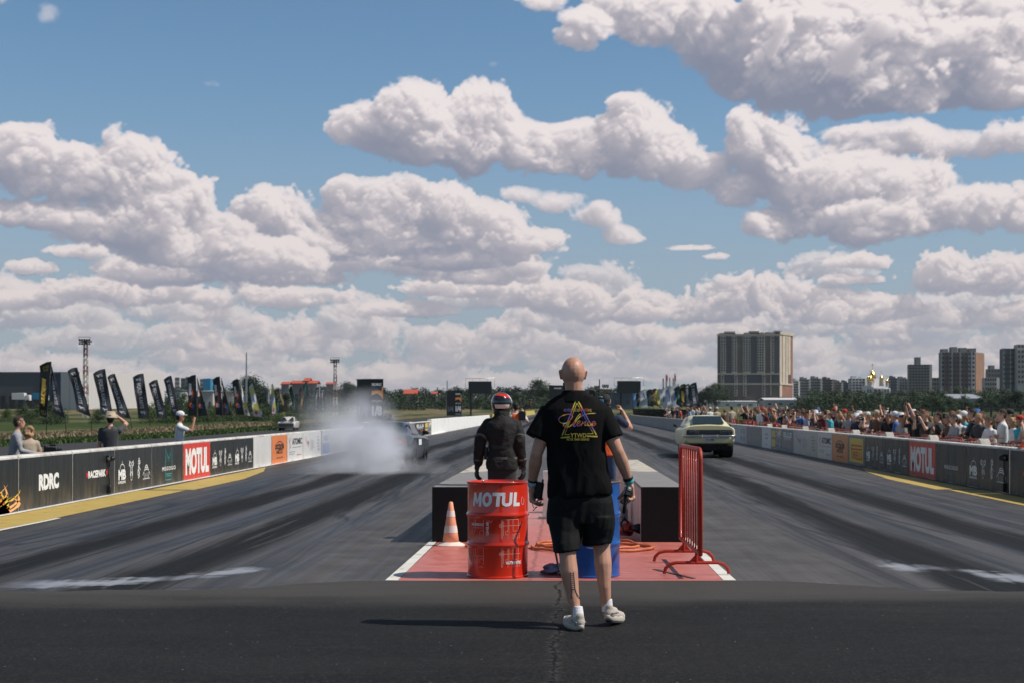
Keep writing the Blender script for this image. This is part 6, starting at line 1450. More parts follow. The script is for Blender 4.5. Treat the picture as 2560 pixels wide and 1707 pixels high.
# corners in zoom crops: (x/9.046+80, y/9.046+890) and (x/9.8+320, y/9.8+900)
def za_(*p): return [(x/9.046+80, y/9.046+890) for x, y in p]
def zb_(*p): return [(x/9.8+320, y/9.8+900) for x, y in p]
def zc_(*p): return [(x/3.92+400, y/3.92+820) for x, y in p]
FL = [('dark', za_((395, 330), (425, 150), (750, 1400), (480, 1270)), 'charcoal flag half hidden behind the black and gold flag', 2),
 ('gold', za_((170, 210), (440, 115), (330, 1390), (160, 1330)), 'tall black flag with gold lettering, leftmost in the flag row', 0),
 ('dark', za_((810, 330), (1020, 250), (1330, 1370), (1020, 1230)), 'charcoal flag in front of the blue warehouse end', 0),
 ('dark', za_((1385, 390), (1650, 280), (1830, 1380), (1560, 1290)), 'charcoal flag above the straw hatted man, nearer of a close pair', 0),
 ('dark', za_((1710, 470), (1870, 390), (2230, 1400), (1960, 1370)), 'leaning charcoal flag just right of the straw hatted man', 2),
 ('dark', zb_((110, 410), (375, 320), (530, 1400), (250, 1410)), 'upright charcoal flag before the white warehouse wall', 0),
 ('dark', zb_((505, 570), (715, 470), (955, 1390), (720, 1410)), 'pale rippled charcoal flag, shortest before the warehouse', 0),
 ('dark', zb_((870, 470), (1060, 370), (1260, 1330), (1080, 1350)), 'charcoal flag below the light blue warehouse corner', 0),
 ('marks', zb_((1690, 480), (1695, 410), (1950, 1340), (1720, 1370)), 'black flag behind the first flag with a red and blue emblem', 2),
 ('marks', zb_((1450, 430), (1660, 350), (1690, 1350), (1480, 1350)), 'first black flag with a red slash and red blue emblem', 0),
 ('marks', zc_((600, 510), (600, 480), (700, 850), (620, 850)), 'black flag behind the second flag with a red blue emblem', 2),
 ('marks', zc_((515, 500), (585, 470), (615, 850), (545, 845)), 'second black flag with a red slash and red blue emblem', 0),
 ('pal', zc_((785, 560), (790, 530), (885, 855), (830, 845)), 'white and yellow flag half behind the third red blue emblem flag', 2),
 ('marks', zc_((705, 520), (765, 495), (825, 845), (745, 840)), 'third black flag with a red blue emblem, right before the white and yellow ones', 0),
 ('pal', zc_((870, 580), (905, 535), (1000, 870), (915, 855)), 'white and yellow flag right of the bare mast', 0), ('grey', zc_((960, 800), (975, 780), (1035, 885), (980, 860)), 'low drooping grey flag beside the white and yellow one', 3),
 ('grey', zc_((1035, 640), (1065, 600), (1130, 840), (1095, 835)), 'narrow grey flag left of the tall white one', 3), ('pal', zc_((1070, 580), (1105, 540), (1150, 840), (1100, 830)), 'tall white and yellow flag before the bushes', 0),
 ('green', zc_((1130, 720), (1150, 700), (1205, 860), (1160, 855)), 'short green flag behind the tall white and yellow one', 3), ('gy', zc_((1140, 610), (1165, 585), (1275, 835), (1225, 810)), 'slanting beige and brown flag above the small white car', 0),
 ('green', zc_((1260, 600), (1290, 560), (1355, 830), (1315, 825)), 'dark green flag right of the slanting beige one', 0), ('gy', zc_((1360, 600), (1395, 575), (1420, 830), (1380, 825)), 'brown flag with gold marks beside a tall green flag', 0),
 ('green', zc_((1400, 560), (1440, 515), (1475, 800), (1425, 800)), 'tallest dark green flag before the red roofs', 0), ('dark', zc_((1515, 600), (1560, 570), (1555, 820), (1508, 810)), 'charcoal flag, left of the last two in the row', 0),
 ('dark', zc_((1570, 600), (1612, 575), (1620, 822), (1575, 818)), 'charcoal flag, last one before the 1/8 tower', 0)]
for st_, (tl, tr, br, bl), lb, off in FL: flag(tl, tr, br, bl, Dl(br[0])+off, st_, lb, G1)
def zr_(*p): return [(x/8.254+1560, y/8.254+900) for x, y in p]
G2 = 'feather flags clustered beyond the right wall'
FR = [('blue', zr_((165, 690), (235, 680), (290, 960), (200, 950)), 262, 'sky blue flag at the left end of the right cluster'), ('black', zr_((250, 700), (300, 690), (310, 960), (260, 950)), 256, 'thin black flag beside the sky blue one'),
 ('white', zr_((330, 640), (475, 590), (520, 975), (325, 960)), 250, 'white flag billowing right under the right screen'), ('green', zr_((455, 640), (560, 590), (610, 960), (480, 930)), 246, 'dark green flag in the right cluster'), ('brown', zr_((540, 620), (670, 580), (760, 985), (560, 860)), 241, 'brown flag with gold marks in the right cluster'),
 ('yellow', zr_((640, 640), (740, 580), (850, 1005), (700, 940)), 236, 'yellow flag left of the white ones in the right cluster'), ('white', zr_((710, 620), (860, 570), (960, 1000), (760, 980)), 231, 'wide white flag below the left chimney'), ('white', zr_((840, 590), (960, 520), (1060, 1000), (900, 990)), 226, 'white flag in the middle of the right cluster'),
 ('white', zr_((930, 560), (1130, 490), (1160, 1000), (1000, 980)), 221, 'tall white flag below the right chimneys'), ('green', zr_((1035, 580), (1150, 530), (1200, 980), (1080, 900)), 215, 'grey green flag right of the tall white one'),
 ('gold', zr_((1150, 520), (1265, 485), (1290, 960), (1160, 930)), 210, 'dark flag with gold lettering in the right cluster'), ('dark', zr_((1250, 520), (1350, 485), (1390, 980), (1270, 960)), 205, 'charcoal flag between gold lettered and nearest ones'), ('dark', zr_((1340, 520), (1490, 450), (1580, 1020), (1370, 1000)), 199, 'nearest charcoal flag at the right end of the cluster')]
for st_, (tl, tr, br, bl), D, lb in FR: flag(tl, tr, br, bl, D, st_, lb, G2)
# tyre wall below that cluster
M_tw = mat('stacked_tyres', (.012, .012, .012), .9, var=.4, vs=2); xa, xb = at(1585, 250), at(1755, 185)
mb = MB()
n = 46
for i in range(n):
    t = i/(n-1); D = 250+(183-250)*t; x = at(1588+(1752-1588)*t, D)
    for j in range(5): mb.lathe([(.30, 0), (.44, .05), (.46, .14), (.44, .25), (.30, .29)], 12, (x+.05*math.sin(i*2.3+j), D, gz(x, D)+j*.31), caps=True)
tag(mb.build('tyre_wall', M_tw, auto=40), 'long dark stack of tyres below the right flag cluster', 'tyre wall')

# ---------------------------------------------------------------- timing towers, screens, masts
M_twr = shader('tower_black', lambda: (mixc(noise(wpos(), .8, 4, .6), (.008, .008, .010), (.020, .019, .020)), .5))
def tower(pxl, pxm, pxr, D, ytop, ybot, num, label):
    xm, xr = at(pxm, D), at(pxr, D); w_ = xr-xm; zg = gz(xm, D); h = zat(ytop, D)-zg; dep = max(2.0, abs(at(pxl, D)-xm)/abs(xm)*D*1.0)
    dep = min(dep, 9); xl = at(pxl, D+dep)
    root = empty('timing_tower', (xm, D, zg), 0, label, 'tower')
    mb = MB(); d2 = V(at(pxl, D+2.2)-xm, 2.2, 0)
    # square tower turned a little: front face and its left side both show
    A_, B_ = V(0, 0, 0), V(w_, .15, 0); Cc = V(w_+(at(pxl, D+1.6)-xm)+.0, 2.4, 0); Dd = V(at(pxl, D+1.6)-xm, 1.7, 0)
    mb.loft([[p+V(0, 0, -.05) for p in (A_, B_, Cc, Dd)], [p+V(0, 0, h) for p in (A_, B_, Cc, Dd)]]); body = mb.build('tower_body', M_twr, root, auto=30)
    mb = MB(); mb.loft([[p*1.04+V(-.05, -.06, h) for p in (A_, B_, Cc, Dd)], [p*1.04+V(-.05, -.06, h+.14) for p in (A_, B_, Cc, Dd)]]); mb.build('roof_cap', M_blk, root, auto=30)
    mb = MB(); ff = lambda u, v: tuple(A_.lerp(B_, u)+V(0, -.03, v*h)); fs = lambda u, v: tuple(Dd.lerp(A_, u)+V(-.03, -.03, v*h))
    put_text(mb, 'RDRC', ff, .12, .85, .86, .92, 0, .05); put_poly(mb, [(.06, .62), (.30, .70), (.60, .68), (.98, .55), (.98, .74), (.55, .76), (.10, .74)], ff, 4); put_poly(mb, [(.10, .64), (.5, .69), (.95, .60), (.95, .66), (.5, .73), (.2, .70)], lambda u, v: tuple(V(*ff(u, v))+V(0, -.02, 0)), 10); put_poly(mb, [(.88, .74), (.98, .76), (.98, .84), (.90, .84)], ff, 10)
    scrib(mb, ff, .08, .92, .485, .52, 0, 8, 1, .006); put_text(mb, num, ff, .12, .90, .17, .40, 0, .06); scrib(mb, ff, .12, .9, .04, .08, 0, 7, 2, .006); put_text(mb, num, fs, .15, .85, .17, .38, 6, .05)
    mb.build('tower_print', PR, body)
    return root
tower(892, 926, 958, 228, 948, 1056, '1/8', 'tall black 1/8 mile tower rising from the smoke'); tower(1116.7, 1137, 1154, 430, 977, 1038, '1/4', 'shorter distant black 1/4 mile tower')
M_scr = mat('screen_off', (.014, .017, .017), .4)
def screen(x0, x1, y0, y1, ybase, D, label, postpx):
    zg = gz(at((x0+x1)/2, D), D); xm = at((x0+x1)/2, D); root = empty('video_screen', (xm, D, zg), 0, label, 'video screen'); w_ = at(x1, D)-at(x0, D); za, zb = zat(y1, D)-zg, zat(y0, D)-zg
    mb = MB(); mb.bbox(-w_/2, w_/2, 0, .5, za, zb, .04); mb.build('screen_panel', M_scr, root, auto=40)
    mb = MB(); px = at(postpx, D)-xm; mb.box(px-.22, px+.22, .1, .5, 0, za); mb.box(px-.9, px+.9, -.2, 1.0, 0, .35); mb.build('post', M_blkm, root)
    mb = MB()
    e = w_/2+.75; t = zb+.75
    for y in (0, .5):
        mb.tube([(-e, y, za-.3+2), (-e, y, t), (e, y, t), (e, y, za-.3+2)], .05, 6)
        for i in range(5): mb.cyl((-e+2*e*i/4, y, t), (-e+2*e*i/4, y, t-.7 if 0 < i < 4 else t), .03, n=5)
    mb.build('truss', M_steel, root, smooth=True)
screen(1171, 1229, 952, 983, 1031, 366, 'switched off video screen on a post left of the strip', 1177); screen(1543, 1602, 951, 981, 1040, 366, 'switched off video screen on a post right of the strip', 1552)
gb = empty('scoreboard', (0, 330, gz(0, 330)), 0, 'black scoreboard over the strip half hidden by the bald head', 'scoreboard')
zg = gz(0, 330); mb = MB(); mb.bbox(at(1372, 330), at(1440, 330), 0, .6, zat(995, 330)-zg, zat(962, 330)-zg, .04); mb.build('board', M_scr, gb, auto=40)
mb = MB(); [mb.box(x-.15, x+.15, .1, .5, 0, zat(995, 330)-zg) for x in (at(1378, 330), at(1434, 330))]; mb.build('legs', M_blkm, gb)
mb = MB(); scrib(mb, lambda u, v: (u, -.03, v), at(1385, 330), at(1404, 330), zat(971, 330)-zg, zat(968, 330)-zg, 0, 9, 2, .06); mb.build('board_text', PR, gb)
M_mr = shader('red_white_mast', lambda: (mixc(X.m('PINGPONG', sep(coord('Object'))[2], 2.2).ss(1.05, 1.15), (.42, .40, .38), (.16, .045, .035)), .6))
def mast(px, D, ytop, label, lattice=True, head=True, m=None):
    x = at(px, D); zg = gz(x, D); h = zat(ytop, D)-zg; root = empty('light_mast', (x, D, zg), 0, label, 'mast'); mb = MB()
    if lattice:
        r0, r1 = .75, .45; n = 14
        c = lambda k, t: V((r0+(r1-r0)*t)*math.cos(R(45+90*k)), (r0+(r1-r0)*t)*math.sin(R(45+90*k)), h*t)
        for k in range(4):
            mb.tube([c(k, 0), c(k, 1)], .10, 5)
            for i in range(n): mb.tube([c(k, i/n), c((k+1) % 4, (i+1)/n)], .06, 4)
    else: mb.tube([(0, 0, 0), (0, 0, h)], [.32, .18], 10)
    mb.build('mast_pole', m or M_mr, root)
    if head:
        mb = MB(); mb.bbox(-1.3, 1.3, -.8, .8, h-.2, h, .05)
        for i in range(-2, 3):
            for zz in (.3, 1.0): mb.bbox(i*.55-.2, i*.55+.2, -.9, -.6, h-.9+zz-.2, h-.9+zz+.25, .04)
        mb.tube([(-1.3, -.8, h+.8), (1.3, -.8, h+.8)], .05, 4); mb.tube([(-1.3, -.8, h), (-1.3, -.8, h+.8)], .05, 4); mb.tube([(1.3, -.8, h), (1.3, -.8, h+.8)], .05, 4); mb.build('lamp_rack', M_blkm, root, auto=40)
mast(214, 330, 853, 'red and white lattice light mast behind the left flags'); mast(838, 420, 900, 'lattice light mast left of the 1/8 tower'); mast(616, 400, 880, 'bare grey pole behind the red blue emblem flags', False, False, M_steel); mast(1118, 520, 950, 'thin distant mast beside the 1/4 tower', False, False, M_steel)
# yellow water barriers closing the far end of the left wall
mb = MB(); M_yb = mat('yellow_plastic', (.48, .38, .08), .6, var=.2)
yb = empty('yellow_barrier', (-8.4, 240, gz(-8.4, 240)), 0, 'line of yellow plastic barriers after the white left wall', 'barrier')
for i in range(18):
    D = 165+i*13; mb = MB(); z = gz(-8.4, D)-gz(-8.4, 240); pr = [(-.35, 0), (-.30, .3), (-.12, .6), (-.10, 1.0), (.10, 1.0), (.12, .6), (.30, .3), (.35, 0)]
    mb.loft([[(p, D-240, z+q*1.1) for p, q in pr], [(p, D-240+12.4, z+q*1.1) for p, q in pr]]); mb.build('barrier_unit', M_yb, yb, auto=30)

HAZE = .000045
# ---------------------------------------------------------------- far buildings
M_win = mat('window_dark', (.018, .026, .034), .15, spec=.6)
PAL = {}
def bm(name, c, rough=.85): return mat('wall_'+name, c, rough, var=.10, vs=.12)
def prism(foot, z0, z1, m, name, root):
    mb = MB(); mb.loft([[(x, y, z0) for x, y in foot], [(x, y, z1) for x, y in foot]]); return mb.build(name, m, root)
def windows(root, cells, fn, dw, dh, m=M_win, limit=100):
    """cells: (u, v) centres on a facade given by fn(u, v, off)"""
    rest = MB(); k = 0
    for (u, v) in cells:
        mb = MB() if k < limit else rest; q = [(u-dw, v-dh), (u+dw, v-dh), (u+dw, v+dh), (u-dw, v+dh)]
        mb.loft([[fn(a, c, .02) for a, c in q], [fn(a, c, .14) for a, c in q]])
        if k < limit: mb.build('window', m, root)
        k += 1
    if rest.v: tag(rest.build('windows', m, root), kind='stuff')
def tower_block():
    D = 1600; zg = gz(400, D); x0, x1, x2 = at(1793.4, D), at(1948, D), at(1979, D+40); cx = (x0+x1)/2
    root = empty('apartment_tower', (cx, D, zg), 0, 'huge wide beige and brown apartment tower right of the strip', 'apartment tower')
    ztop = zat(838, D)-zg; foot = [(x0-cx, 0), (x1-cx, 0), (x2-cx, 34), (x2-cx-6, 48), (x0-cx+8, 40)]
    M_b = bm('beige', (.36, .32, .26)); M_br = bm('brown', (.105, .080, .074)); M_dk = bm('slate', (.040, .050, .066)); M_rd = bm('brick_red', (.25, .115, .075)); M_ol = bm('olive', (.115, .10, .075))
    prism(foot, -2, ztop, M_br, 'wall', root)
    X_ = lambda zx: at(1780+zx/7.842, D)-cx; Z_ = lambda zy: zat(810+zy/7.842, D)-zg
    def panel(xa, xb, ya, yb, m, off=.8, name='facade_bay'):
        mb = MB(); mb.box(X_(xa), X_(xb), -off, -.01, Z_(yb), Z_(ya)); return mb.build(name, m, root)
    for a, b in ((165, 270), (385, 490), (600, 755), (880, 1040), (1165, 1215)): panel(a, b, 235, 955, M_b)
    for a, b in ((275, 380), (760, 875), (1220, 1310)): panel(a, b, 240, 955, M_dk, .3)
    for a, b in ((490, 600), (1040, 1160)): panel(a, b, 270, 455, M_ol, .45)
    for a, b in ((170, 235), (435, 500), (605, 675), (980, 1045)): panel(a, b, 985, 1405, M_b, .7)
    for a, b in ((238, 432), (678, 978), (1165, 1325)): panel(a, b, 985, 1150, M_dk, .3)
    for a, b in ((955, 982), (1152, 1182)): panel(108, 1330, a, b, M_b, 1.1, 'cornice')
    panel(1143, 1162, 240, 1400, M_b, .9, 'pilaster')
    for y in (205, 232): panel(100, 1318, y, y+(12 if y > 210 else 30), M_b, 1.3, 'cornice')
    for i in range(24): panel(115+i*50, 128+i*50, 237, 262, M_b, 1.0, 'merlon')
    for a, b, y in ((165, 470, 180), (265, 460, 150), (655, 965, 172), (750, 935, 140), (980, 1030, 165), (1070, 1140, 160), (1160, 1330, 165), (1245, 1380, 135)):
        mb = MB(); mb.box(X_(a), X_(b), 4, 18, ztop-1, Z_(y)); mb.build('roof_house', M_b, root)
    # lit flank, with sunlight painted in as a lighter beige
    P0, P1 = V(x1-cx, 0, 0), V(x2-cx, 34, 0); nrm = V(P1.y-P0.y, -(P1.x-P0.x), 0).normalized()
    def fk(u, v, off): p = P0.lerp(P1, u); return tuple(p+nrm*off+V(0, 0, v))
    def fpanel(u0, u1, ya, yb, m, off=.8):
        mb = MB(); q = [(u0, Z_(yb)), (u1, Z_(yb)), (u1, Z_(ya)), (u0, Z_(ya))]; mb.loft([[fk(a, c, .0) for a, c in q], [fk(a, c, off) for a, c in q]]); return mb.build('facade_bay', m, root)
    M_bl = bm('beige_sunlit', (.50, .42, .33))
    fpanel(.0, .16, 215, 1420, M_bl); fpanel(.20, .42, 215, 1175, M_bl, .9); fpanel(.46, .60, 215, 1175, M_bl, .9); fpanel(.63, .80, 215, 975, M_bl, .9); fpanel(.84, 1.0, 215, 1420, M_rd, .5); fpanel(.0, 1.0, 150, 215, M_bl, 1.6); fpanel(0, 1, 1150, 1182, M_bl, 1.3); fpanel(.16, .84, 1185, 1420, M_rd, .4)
    f1 = lambda u, v, off: (u, -.8-off, v); cells = []
    rows = [Z_(345+i*50.5) for i in range(12)]; low = [Z_(1020+i*50) for i in range(8)]
    for zx in (195, 245, 407, 462, 630, 682, 735, 898, 948, 997, 1190): cells += [(X_(zx), z) for z in rows+[Z_(290)]]
    for zx in (205, 468, 640, 1010): cells += [(X_(zx), z) for z in low]
    g = random.Random(2); g.shuffle(cells); windows(root, cells, f1, .85, 1.0)
    cells = [(u, z) for u in (.30, .53, .72) for z in [Z_(330+i*50.3) for i in range(21)]]; windows(root, cells, fk, .035, 1.1, limit=0)
tower_block()
def block_(name, px0, px1, ytop, D, label, wall, stripes=None, nw=(6, 8), flank=0, flankm=None, roof=None, limit=40, group=None, wm=M_win, wsz=(.28, .28), depth=14, cat='apartment block'):
    zg = gz(at(px0, D), D); x0, x1 = at(px0, D), at(px1, D); cx = (x0+x1)/2; root = empty(name, (cx, D, zg), 0, label, cat, group); h = zat(ytop, D)-zg
    fx = flank; foot = [(x0-cx, 0), (x1-cx-fx, 0), (x1-cx+depth*x1/D*.6, fx*1.6+2 if fx else .5), (x1-cx+depth*x1/D, depth+fx), (x0-cx+2, depth)]
    prism(foot, -2, h, wall, 'wall', root); W_ = (x1-cx-fx)-(x0-cx); fn = lambda u, v, off: (x0-cx+W_*u, -off, h*v)
    if flankm:
        P0, P1 = V(foot[1][0], foot[1][1], 0), V(foot[2][0], foot[2][1], 0); n = V(P1.y-P0.y, -(P1.x-P0.x), 0).normalized(); mb = MB(); q = [P0, P1, P1+V(0, 0, h*.98), P0+V(0, 0, h*.98)]
        mb.loft([[tuple(p+n*.01) for p in q], [tuple(p+n*.5) for p in q]]); mb.build('flank_wall', flankm, root)
    for (u0, u1, m, off) in (stripes or []):
        mb = MB(); mb.box(x0-cx+W_*u0, x0-cx+W_*u1, -off, -.01, 0, h*.985); mb.build('facade_bay', m, root)
    for (u0, u1, dz) in (roof or []):
        mb = MB(); mb.box(x0-cx+W_*u0, x0-cx+W_*u1, 2, 9, h-.5, h+dz); mb.build('roof_house', wall, root)
    nx, nz = nw; off0 = max([s[3] for s in (stripes or [(0, 0, 0, 0)])])
    cells = [((i+.5)/nx, (j+.6)/nz) for j in range(nz//3, nz) for i in range(nx)]
    windows(root, cells, lambda u, v, off: fn(u, v, off+off0), wsz[0]/nx, wsz[1]/nz, wm, limit)
    return root
M_cg = bm('concrete_grey', (.20, .20, .20)); M_lt = bm('pale_panel', (.42, .40, .38)); M_wp2 = bm('white_panel', (.58, .57, .56)); M_or = bm('orange_brick', (.28, .155, .10)); M_dbr = bm('dark_brown', (.10, .065, .06)); M_bs = bm('blue_slate', (.075, .095, .12)); M_rdb = bm('maroon', (.12, .05, .045))
block_('apartment_tower', 2352, 2467, 879, 1100, 'brown striped apartment tower with a sunlit orange side', M_cg, [(0, .04, M_lt, .5), (.10, .24, M_dbr, .4), (.30, .34, M_lt, .5), (.36, .52, M_dbr, .4), (.55, .60, M_lt, .5), (.62, .78, M_dbr, .4), (.80, .84, M_lt, .5), (.88, .99, M_wp2, .6)], (9, 12), 9, M_or, [(.06, .24, 2.5), (.33, .50, 4), (.58, .78, 3.4), (.85, 1.05, 3)])
block_('apartment_tower', 2272.5, 2324, 910, 1150, 'plain grey concrete tower left of the brown striped tower', M_cg, None, (7, 14), 0, None, [(.38, .60, 6)], wsz=(.30, .22))
block_('apartment_tower', 2507, 2545, 870, 1000, 'slate blue tower at the right edge of the frame', M_bs, [(0, .12, M_lt, .4), (.45, .55, M_lt, .4)], (8, 12), wsz=(.3, .25))
block_('apartment_tower', 2543, 2620, 860, 990, 'pale tower cut off by the right frame edge', M_lt, [(.3, .38, M_cg, .4)], (9, 12), wsz=(.3, .25))
block_('apartment_block', 2470, 2507, 921, 1180, 'grey block between the orange sided and slate blue towers', M_cg, None, (5, 8), 0, None, [(.2, .5, 3)]); block_('apartment_block', 2462, 2492, 943, 1050, 'lower pale block at the foot of the orange sided tower', M_lt, None, (5, 6))
block_('apartment_block', 2322, 2354, 943, 1160, 'low grey block between the two right towers', M_cg, None, (5, 6))
ROWB = [(1984, 1996, 951, 'pale yellow house front', M_wp2), (1998, 2023, 947, 'first', M_cg), (2025, 2052, 945, 'second', M_cg), (2054, 2082, 947, 'third', M_dbr), (2084, 2104, 954, 'fourth', M_cg), (2104, 2122, 955, 'fifth', M_bs), (2122, 2163, 945, 'sixth', M_wp2), (2224, 2244, 944, 'seventh', M_bs), (2243, 2273, 946, 'eighth', M_cg)]
for i, (a, b, y, w_, m) in enumerate(ROWB):
    o = block_('apartment_block', a, b, y, 1250+i*8, '%s grey panel block counted from the huge beige tower' % w_ if i else 'small pale building beside the foot of the huge beige tower', m, [(0, .10, M_lt, .3), (.88, 1, M_lt, .3)], (5, 9), wsz=(.32, .26), limit=25, group='low panel blocks between the towers', roof=[(.2, .5, 2.2), (.65, .8, 1.5)])
# church with gilded domes
D = 1000; M_gold = mat('gilded_dome', (.83, .50, .14), .22, 1); M_chw = bm('church_white', (.66, .65, .64))
zg = gz(at(2187, D), D); chx = at(2187, D); cr = empty('church', (chx, D, zg), 0, 'white church with five golden onion domes beyond the trees', 'church')
def onion(px, ydome, rpx, ybase, wpx, d=0):
    x = at(px, D)-chx; r = rpx*D/F; zc = zat(ydome, D)-zg; zb = zat(ybase, D)-zg; w_ = wpx*D/F
    mb = MB(); mb.lathe([(w_, zb), (w_, zc-r*1.3), (w_*1.08, zc-r*1.2), (w_*1.08, zc-r*1.05)], 16, (x, d, 0)); mb.build('drum', M_chw, cr, auto=40)
    mb = MB(); mb.lathe([(w_*.9, zc-r*1.05), (r*.95, zc-r*.55), (r, zc-r*.1), (r*.86, zc+r*.45), (r*.45, zc+r*.95), (r*.16, zc+r*1.35), (.05, zc+r*1.9)], 18, (x, d, 0)); dm = mb.build('dome', M_gold, cr, smooth=True)
    mb = MB(); t = zc+r*1.8; mb.cyl((x, d, t), (x, d, t+r*1.7), r*.07, n=5); mb.cyl((x-r*.42, d, t+r*1.1), (x+r*.42, d, t+r*1.1), r*.06, n=5); mb.cyl((x-r*.2, d, t+r*1.4), (x+r*.2, d, t+r*1.4), r*.05, n=5); mb.build('cross', M_gold, dm)
onion(2187.5, 938, 9.0, 966, 6.6, 8); onion(2175.5, 946.5, 6.4, 966, 6.8, 0); onion(2203.5, 945.5, 5.4, 964, 5.6, 0); onion(2216, 952, 4.4, 966, 3.6, -2); onion(2181, 944, 4.2, 960, 3.4, 14)
for (a, b, y0, y1, dd) in ((2166, 2184, 962, 990, 0), (2184, 2210, 968, 990, 2), (2208, 2226, 969, 990, 0)):
    mb = MB(); mb.bbox(at(a, D)-chx, at(b, D)-chx, dd, dd+14, zat(y1, D)-zg-12, zat(y0, D)-zg, .3); mb.build('wall', M_chw, cr)
for px in (2170, 2176, 2190, 2199, 2213, 2220):
    mb = MB(); mb.box(at(px, D)-chx-.5, at(px, D)-chx+.5, -.2, .0 if px not in (2190, 2199) else 1.99, zat(980, D)-zg, zat(972, D)-zg); mb.build('window', M_win, cr)
# striped power station chimneys
M_chm = shader('striped_chimney', lambda: (mixc(X.m('PINGPONG', sep(coord('Object'))[2]+4, 9.5).ss(4.6, 4.9), (.50, .45, .44), (.33, .075, .06)), .8))
for i, (px, yt, w_) in enumerate(((1658, 945, 3.6), (1667, 935, 6.2), (1674.5, 943, 3.2), (1683, 944, 3.2), (1688, 933, 5.2))):
    D = 2500; x = at(px, D); zg = gz(x, D); h = zat(yt, D)-zg; r = w_/2*D/F; mb = MB(); mb.lathe([(r*1.25, -3), (r*1.05, h*.6), (r*.95, h)], 16)
    tag(mb.build('chimney', M_chm, auto=60, loc=(x, D, zg)), '%s striped chimney from the left behind the right flags' % ORD[i+1], 'chimney', 'striped chimneys behind the right flags')
# sheds and low halls
def hall(name, px0, px1, ytop, D, label, m, ridge=0, roofm=None, depth=20, y1=None, cat='shed'):
    zg = gz(at(px0, D), D); x0, x1 = at(px0, D), at(px1, D); cx = (x0+x1)/2; root = empty(name, (cx, D, zg), 0, label, cat); h = zat(ytop, D)-zg; rz = ridge*D/F; a, b = x0-cx, x1-cx
    mb = MB(); mb.box(a, b, 0, depth, -2, h); mb.build('wall', m, root)
    mb = MB(); mb.loft([[(a-.4, -.5, h-.05), (b+.4, -.5, h-.05), (b+.4, depth/2, h+rz), (a-.4, depth/2, h+rz)], [(a-.4, -.5, h+.25), (b+.4, -.5, h+.25), (b+.4, depth/2, h+rz+.3), (a-.4, depth/2, h+rz+.3)]])
    mb.loft([[(a-.4, depth/2, h+rz), (b+.4, depth/2, h+rz), (b+.4, depth+.5, h-.05), (a-.4, depth+.5, h-.05)], [(a-.4, depth/2, h+rz+.3), (b+.4, depth/2, h+rz+.3), (b+.4, depth+.5, h+.25), (a-.4, depth+.5, h+.25)]]); mb.build('roof', roofm or m, root)
    mb = MB(); n = max(2, int((b-a)/5)); [mb.box(a+(b-a)*(i+.3)/n, a+(b-a)*(i+.6)/n, -.05, .0, h*.3, h*.55) for i in range(n)]; mb.build('windows', M_win, root)
    return root
M_rr = mat('red_roof', (.42, .085, .045), .8, var=.15); M_gm = mat('grey_metal_cladding', (.30, .31, .34), .5, var=.08); M_wm = mat('white_metal_cladding', (.62, .61, .60), .5, var=.06)
hall('shed', 1749, 1892, 1003.5, 690, 'very long low white shed before the huge beige tower', M_wm, 2, M_wm); hall('shed', 1912, 1994, 999, 700, 'pale grey shed right of the long white one', M_gm, 5, M_wm); hall('shed', 2385, 2459, 996, 560, 'grey roofed shed among the right trees', M_gm, 12, M_gm, 34)
hall('hall', 1530, 1586, 981, 560, 'blue grey hall with dark panels behind the right screen', M_bs, 1, M_bs, cat='building')
for i, (a, b, y, r_, D, lb) in enumerate(((703, 722, 960, 6, 740, 'red roofed house, leftmost above the left bushes'), (728, 792, 958, 7, 750, 'long red roofed house beyond the dark green flags'), (760, 772, 952, 8, 752, 'red gable rising over the long red roofed house'), (815, 836, 960, 5, 760, 'red roofed house beside the second light mast'), (1010, 1042, 984, 11, 700, 'red roofed house in the trees right of the 1/8 tower'), (1080, 1090, 984, 5, 720, 'tiny red roofed house between the two timing towers'), (1500, 1530, 972, 3, 900, 'pale house above the trees right of the bald man'))): hall('house', a, b, y, D, lb, M_cg, r_, M_rr if i < 6 else M_lt, 10, cat='house')
hall('low_building', 505, 532, 978, 470, 'beige low building between the red blue emblem flags', M_lt, 2, M_lt); hall('low_building', 561, 582, 978, 475, 'beige low building right of the second emblem flag', M_lt, 2, M_lt); hall('low_building', 436, 452, 976, 500, 'small beige building right of the warehouse', M_lt, 2, M_bs)
for i, (a, b, y, m) in enumerate(((437, 449, 942, M_lt), (452, 463, 944, M_bs), (464, 474, 941, M_cg), (500, 512, 946, M_lt), (516, 528, 945, M_bs), (586, 598, 948, M_cg), (1505, 1522, 960, M_lt), (1485, 1500, 963, M_cg))): block_('apartment_block', a, b, y, 1700+i*10, '%s of the tiny far apartment blocks on the skyline, counted from the left' % ['first', 'second', 'third', 'fourth', 'fifth', 'sixth', 'eighth', 'seventh'][i], m, None, (4, 6), limit=0, group='tiny far apartment blocks')
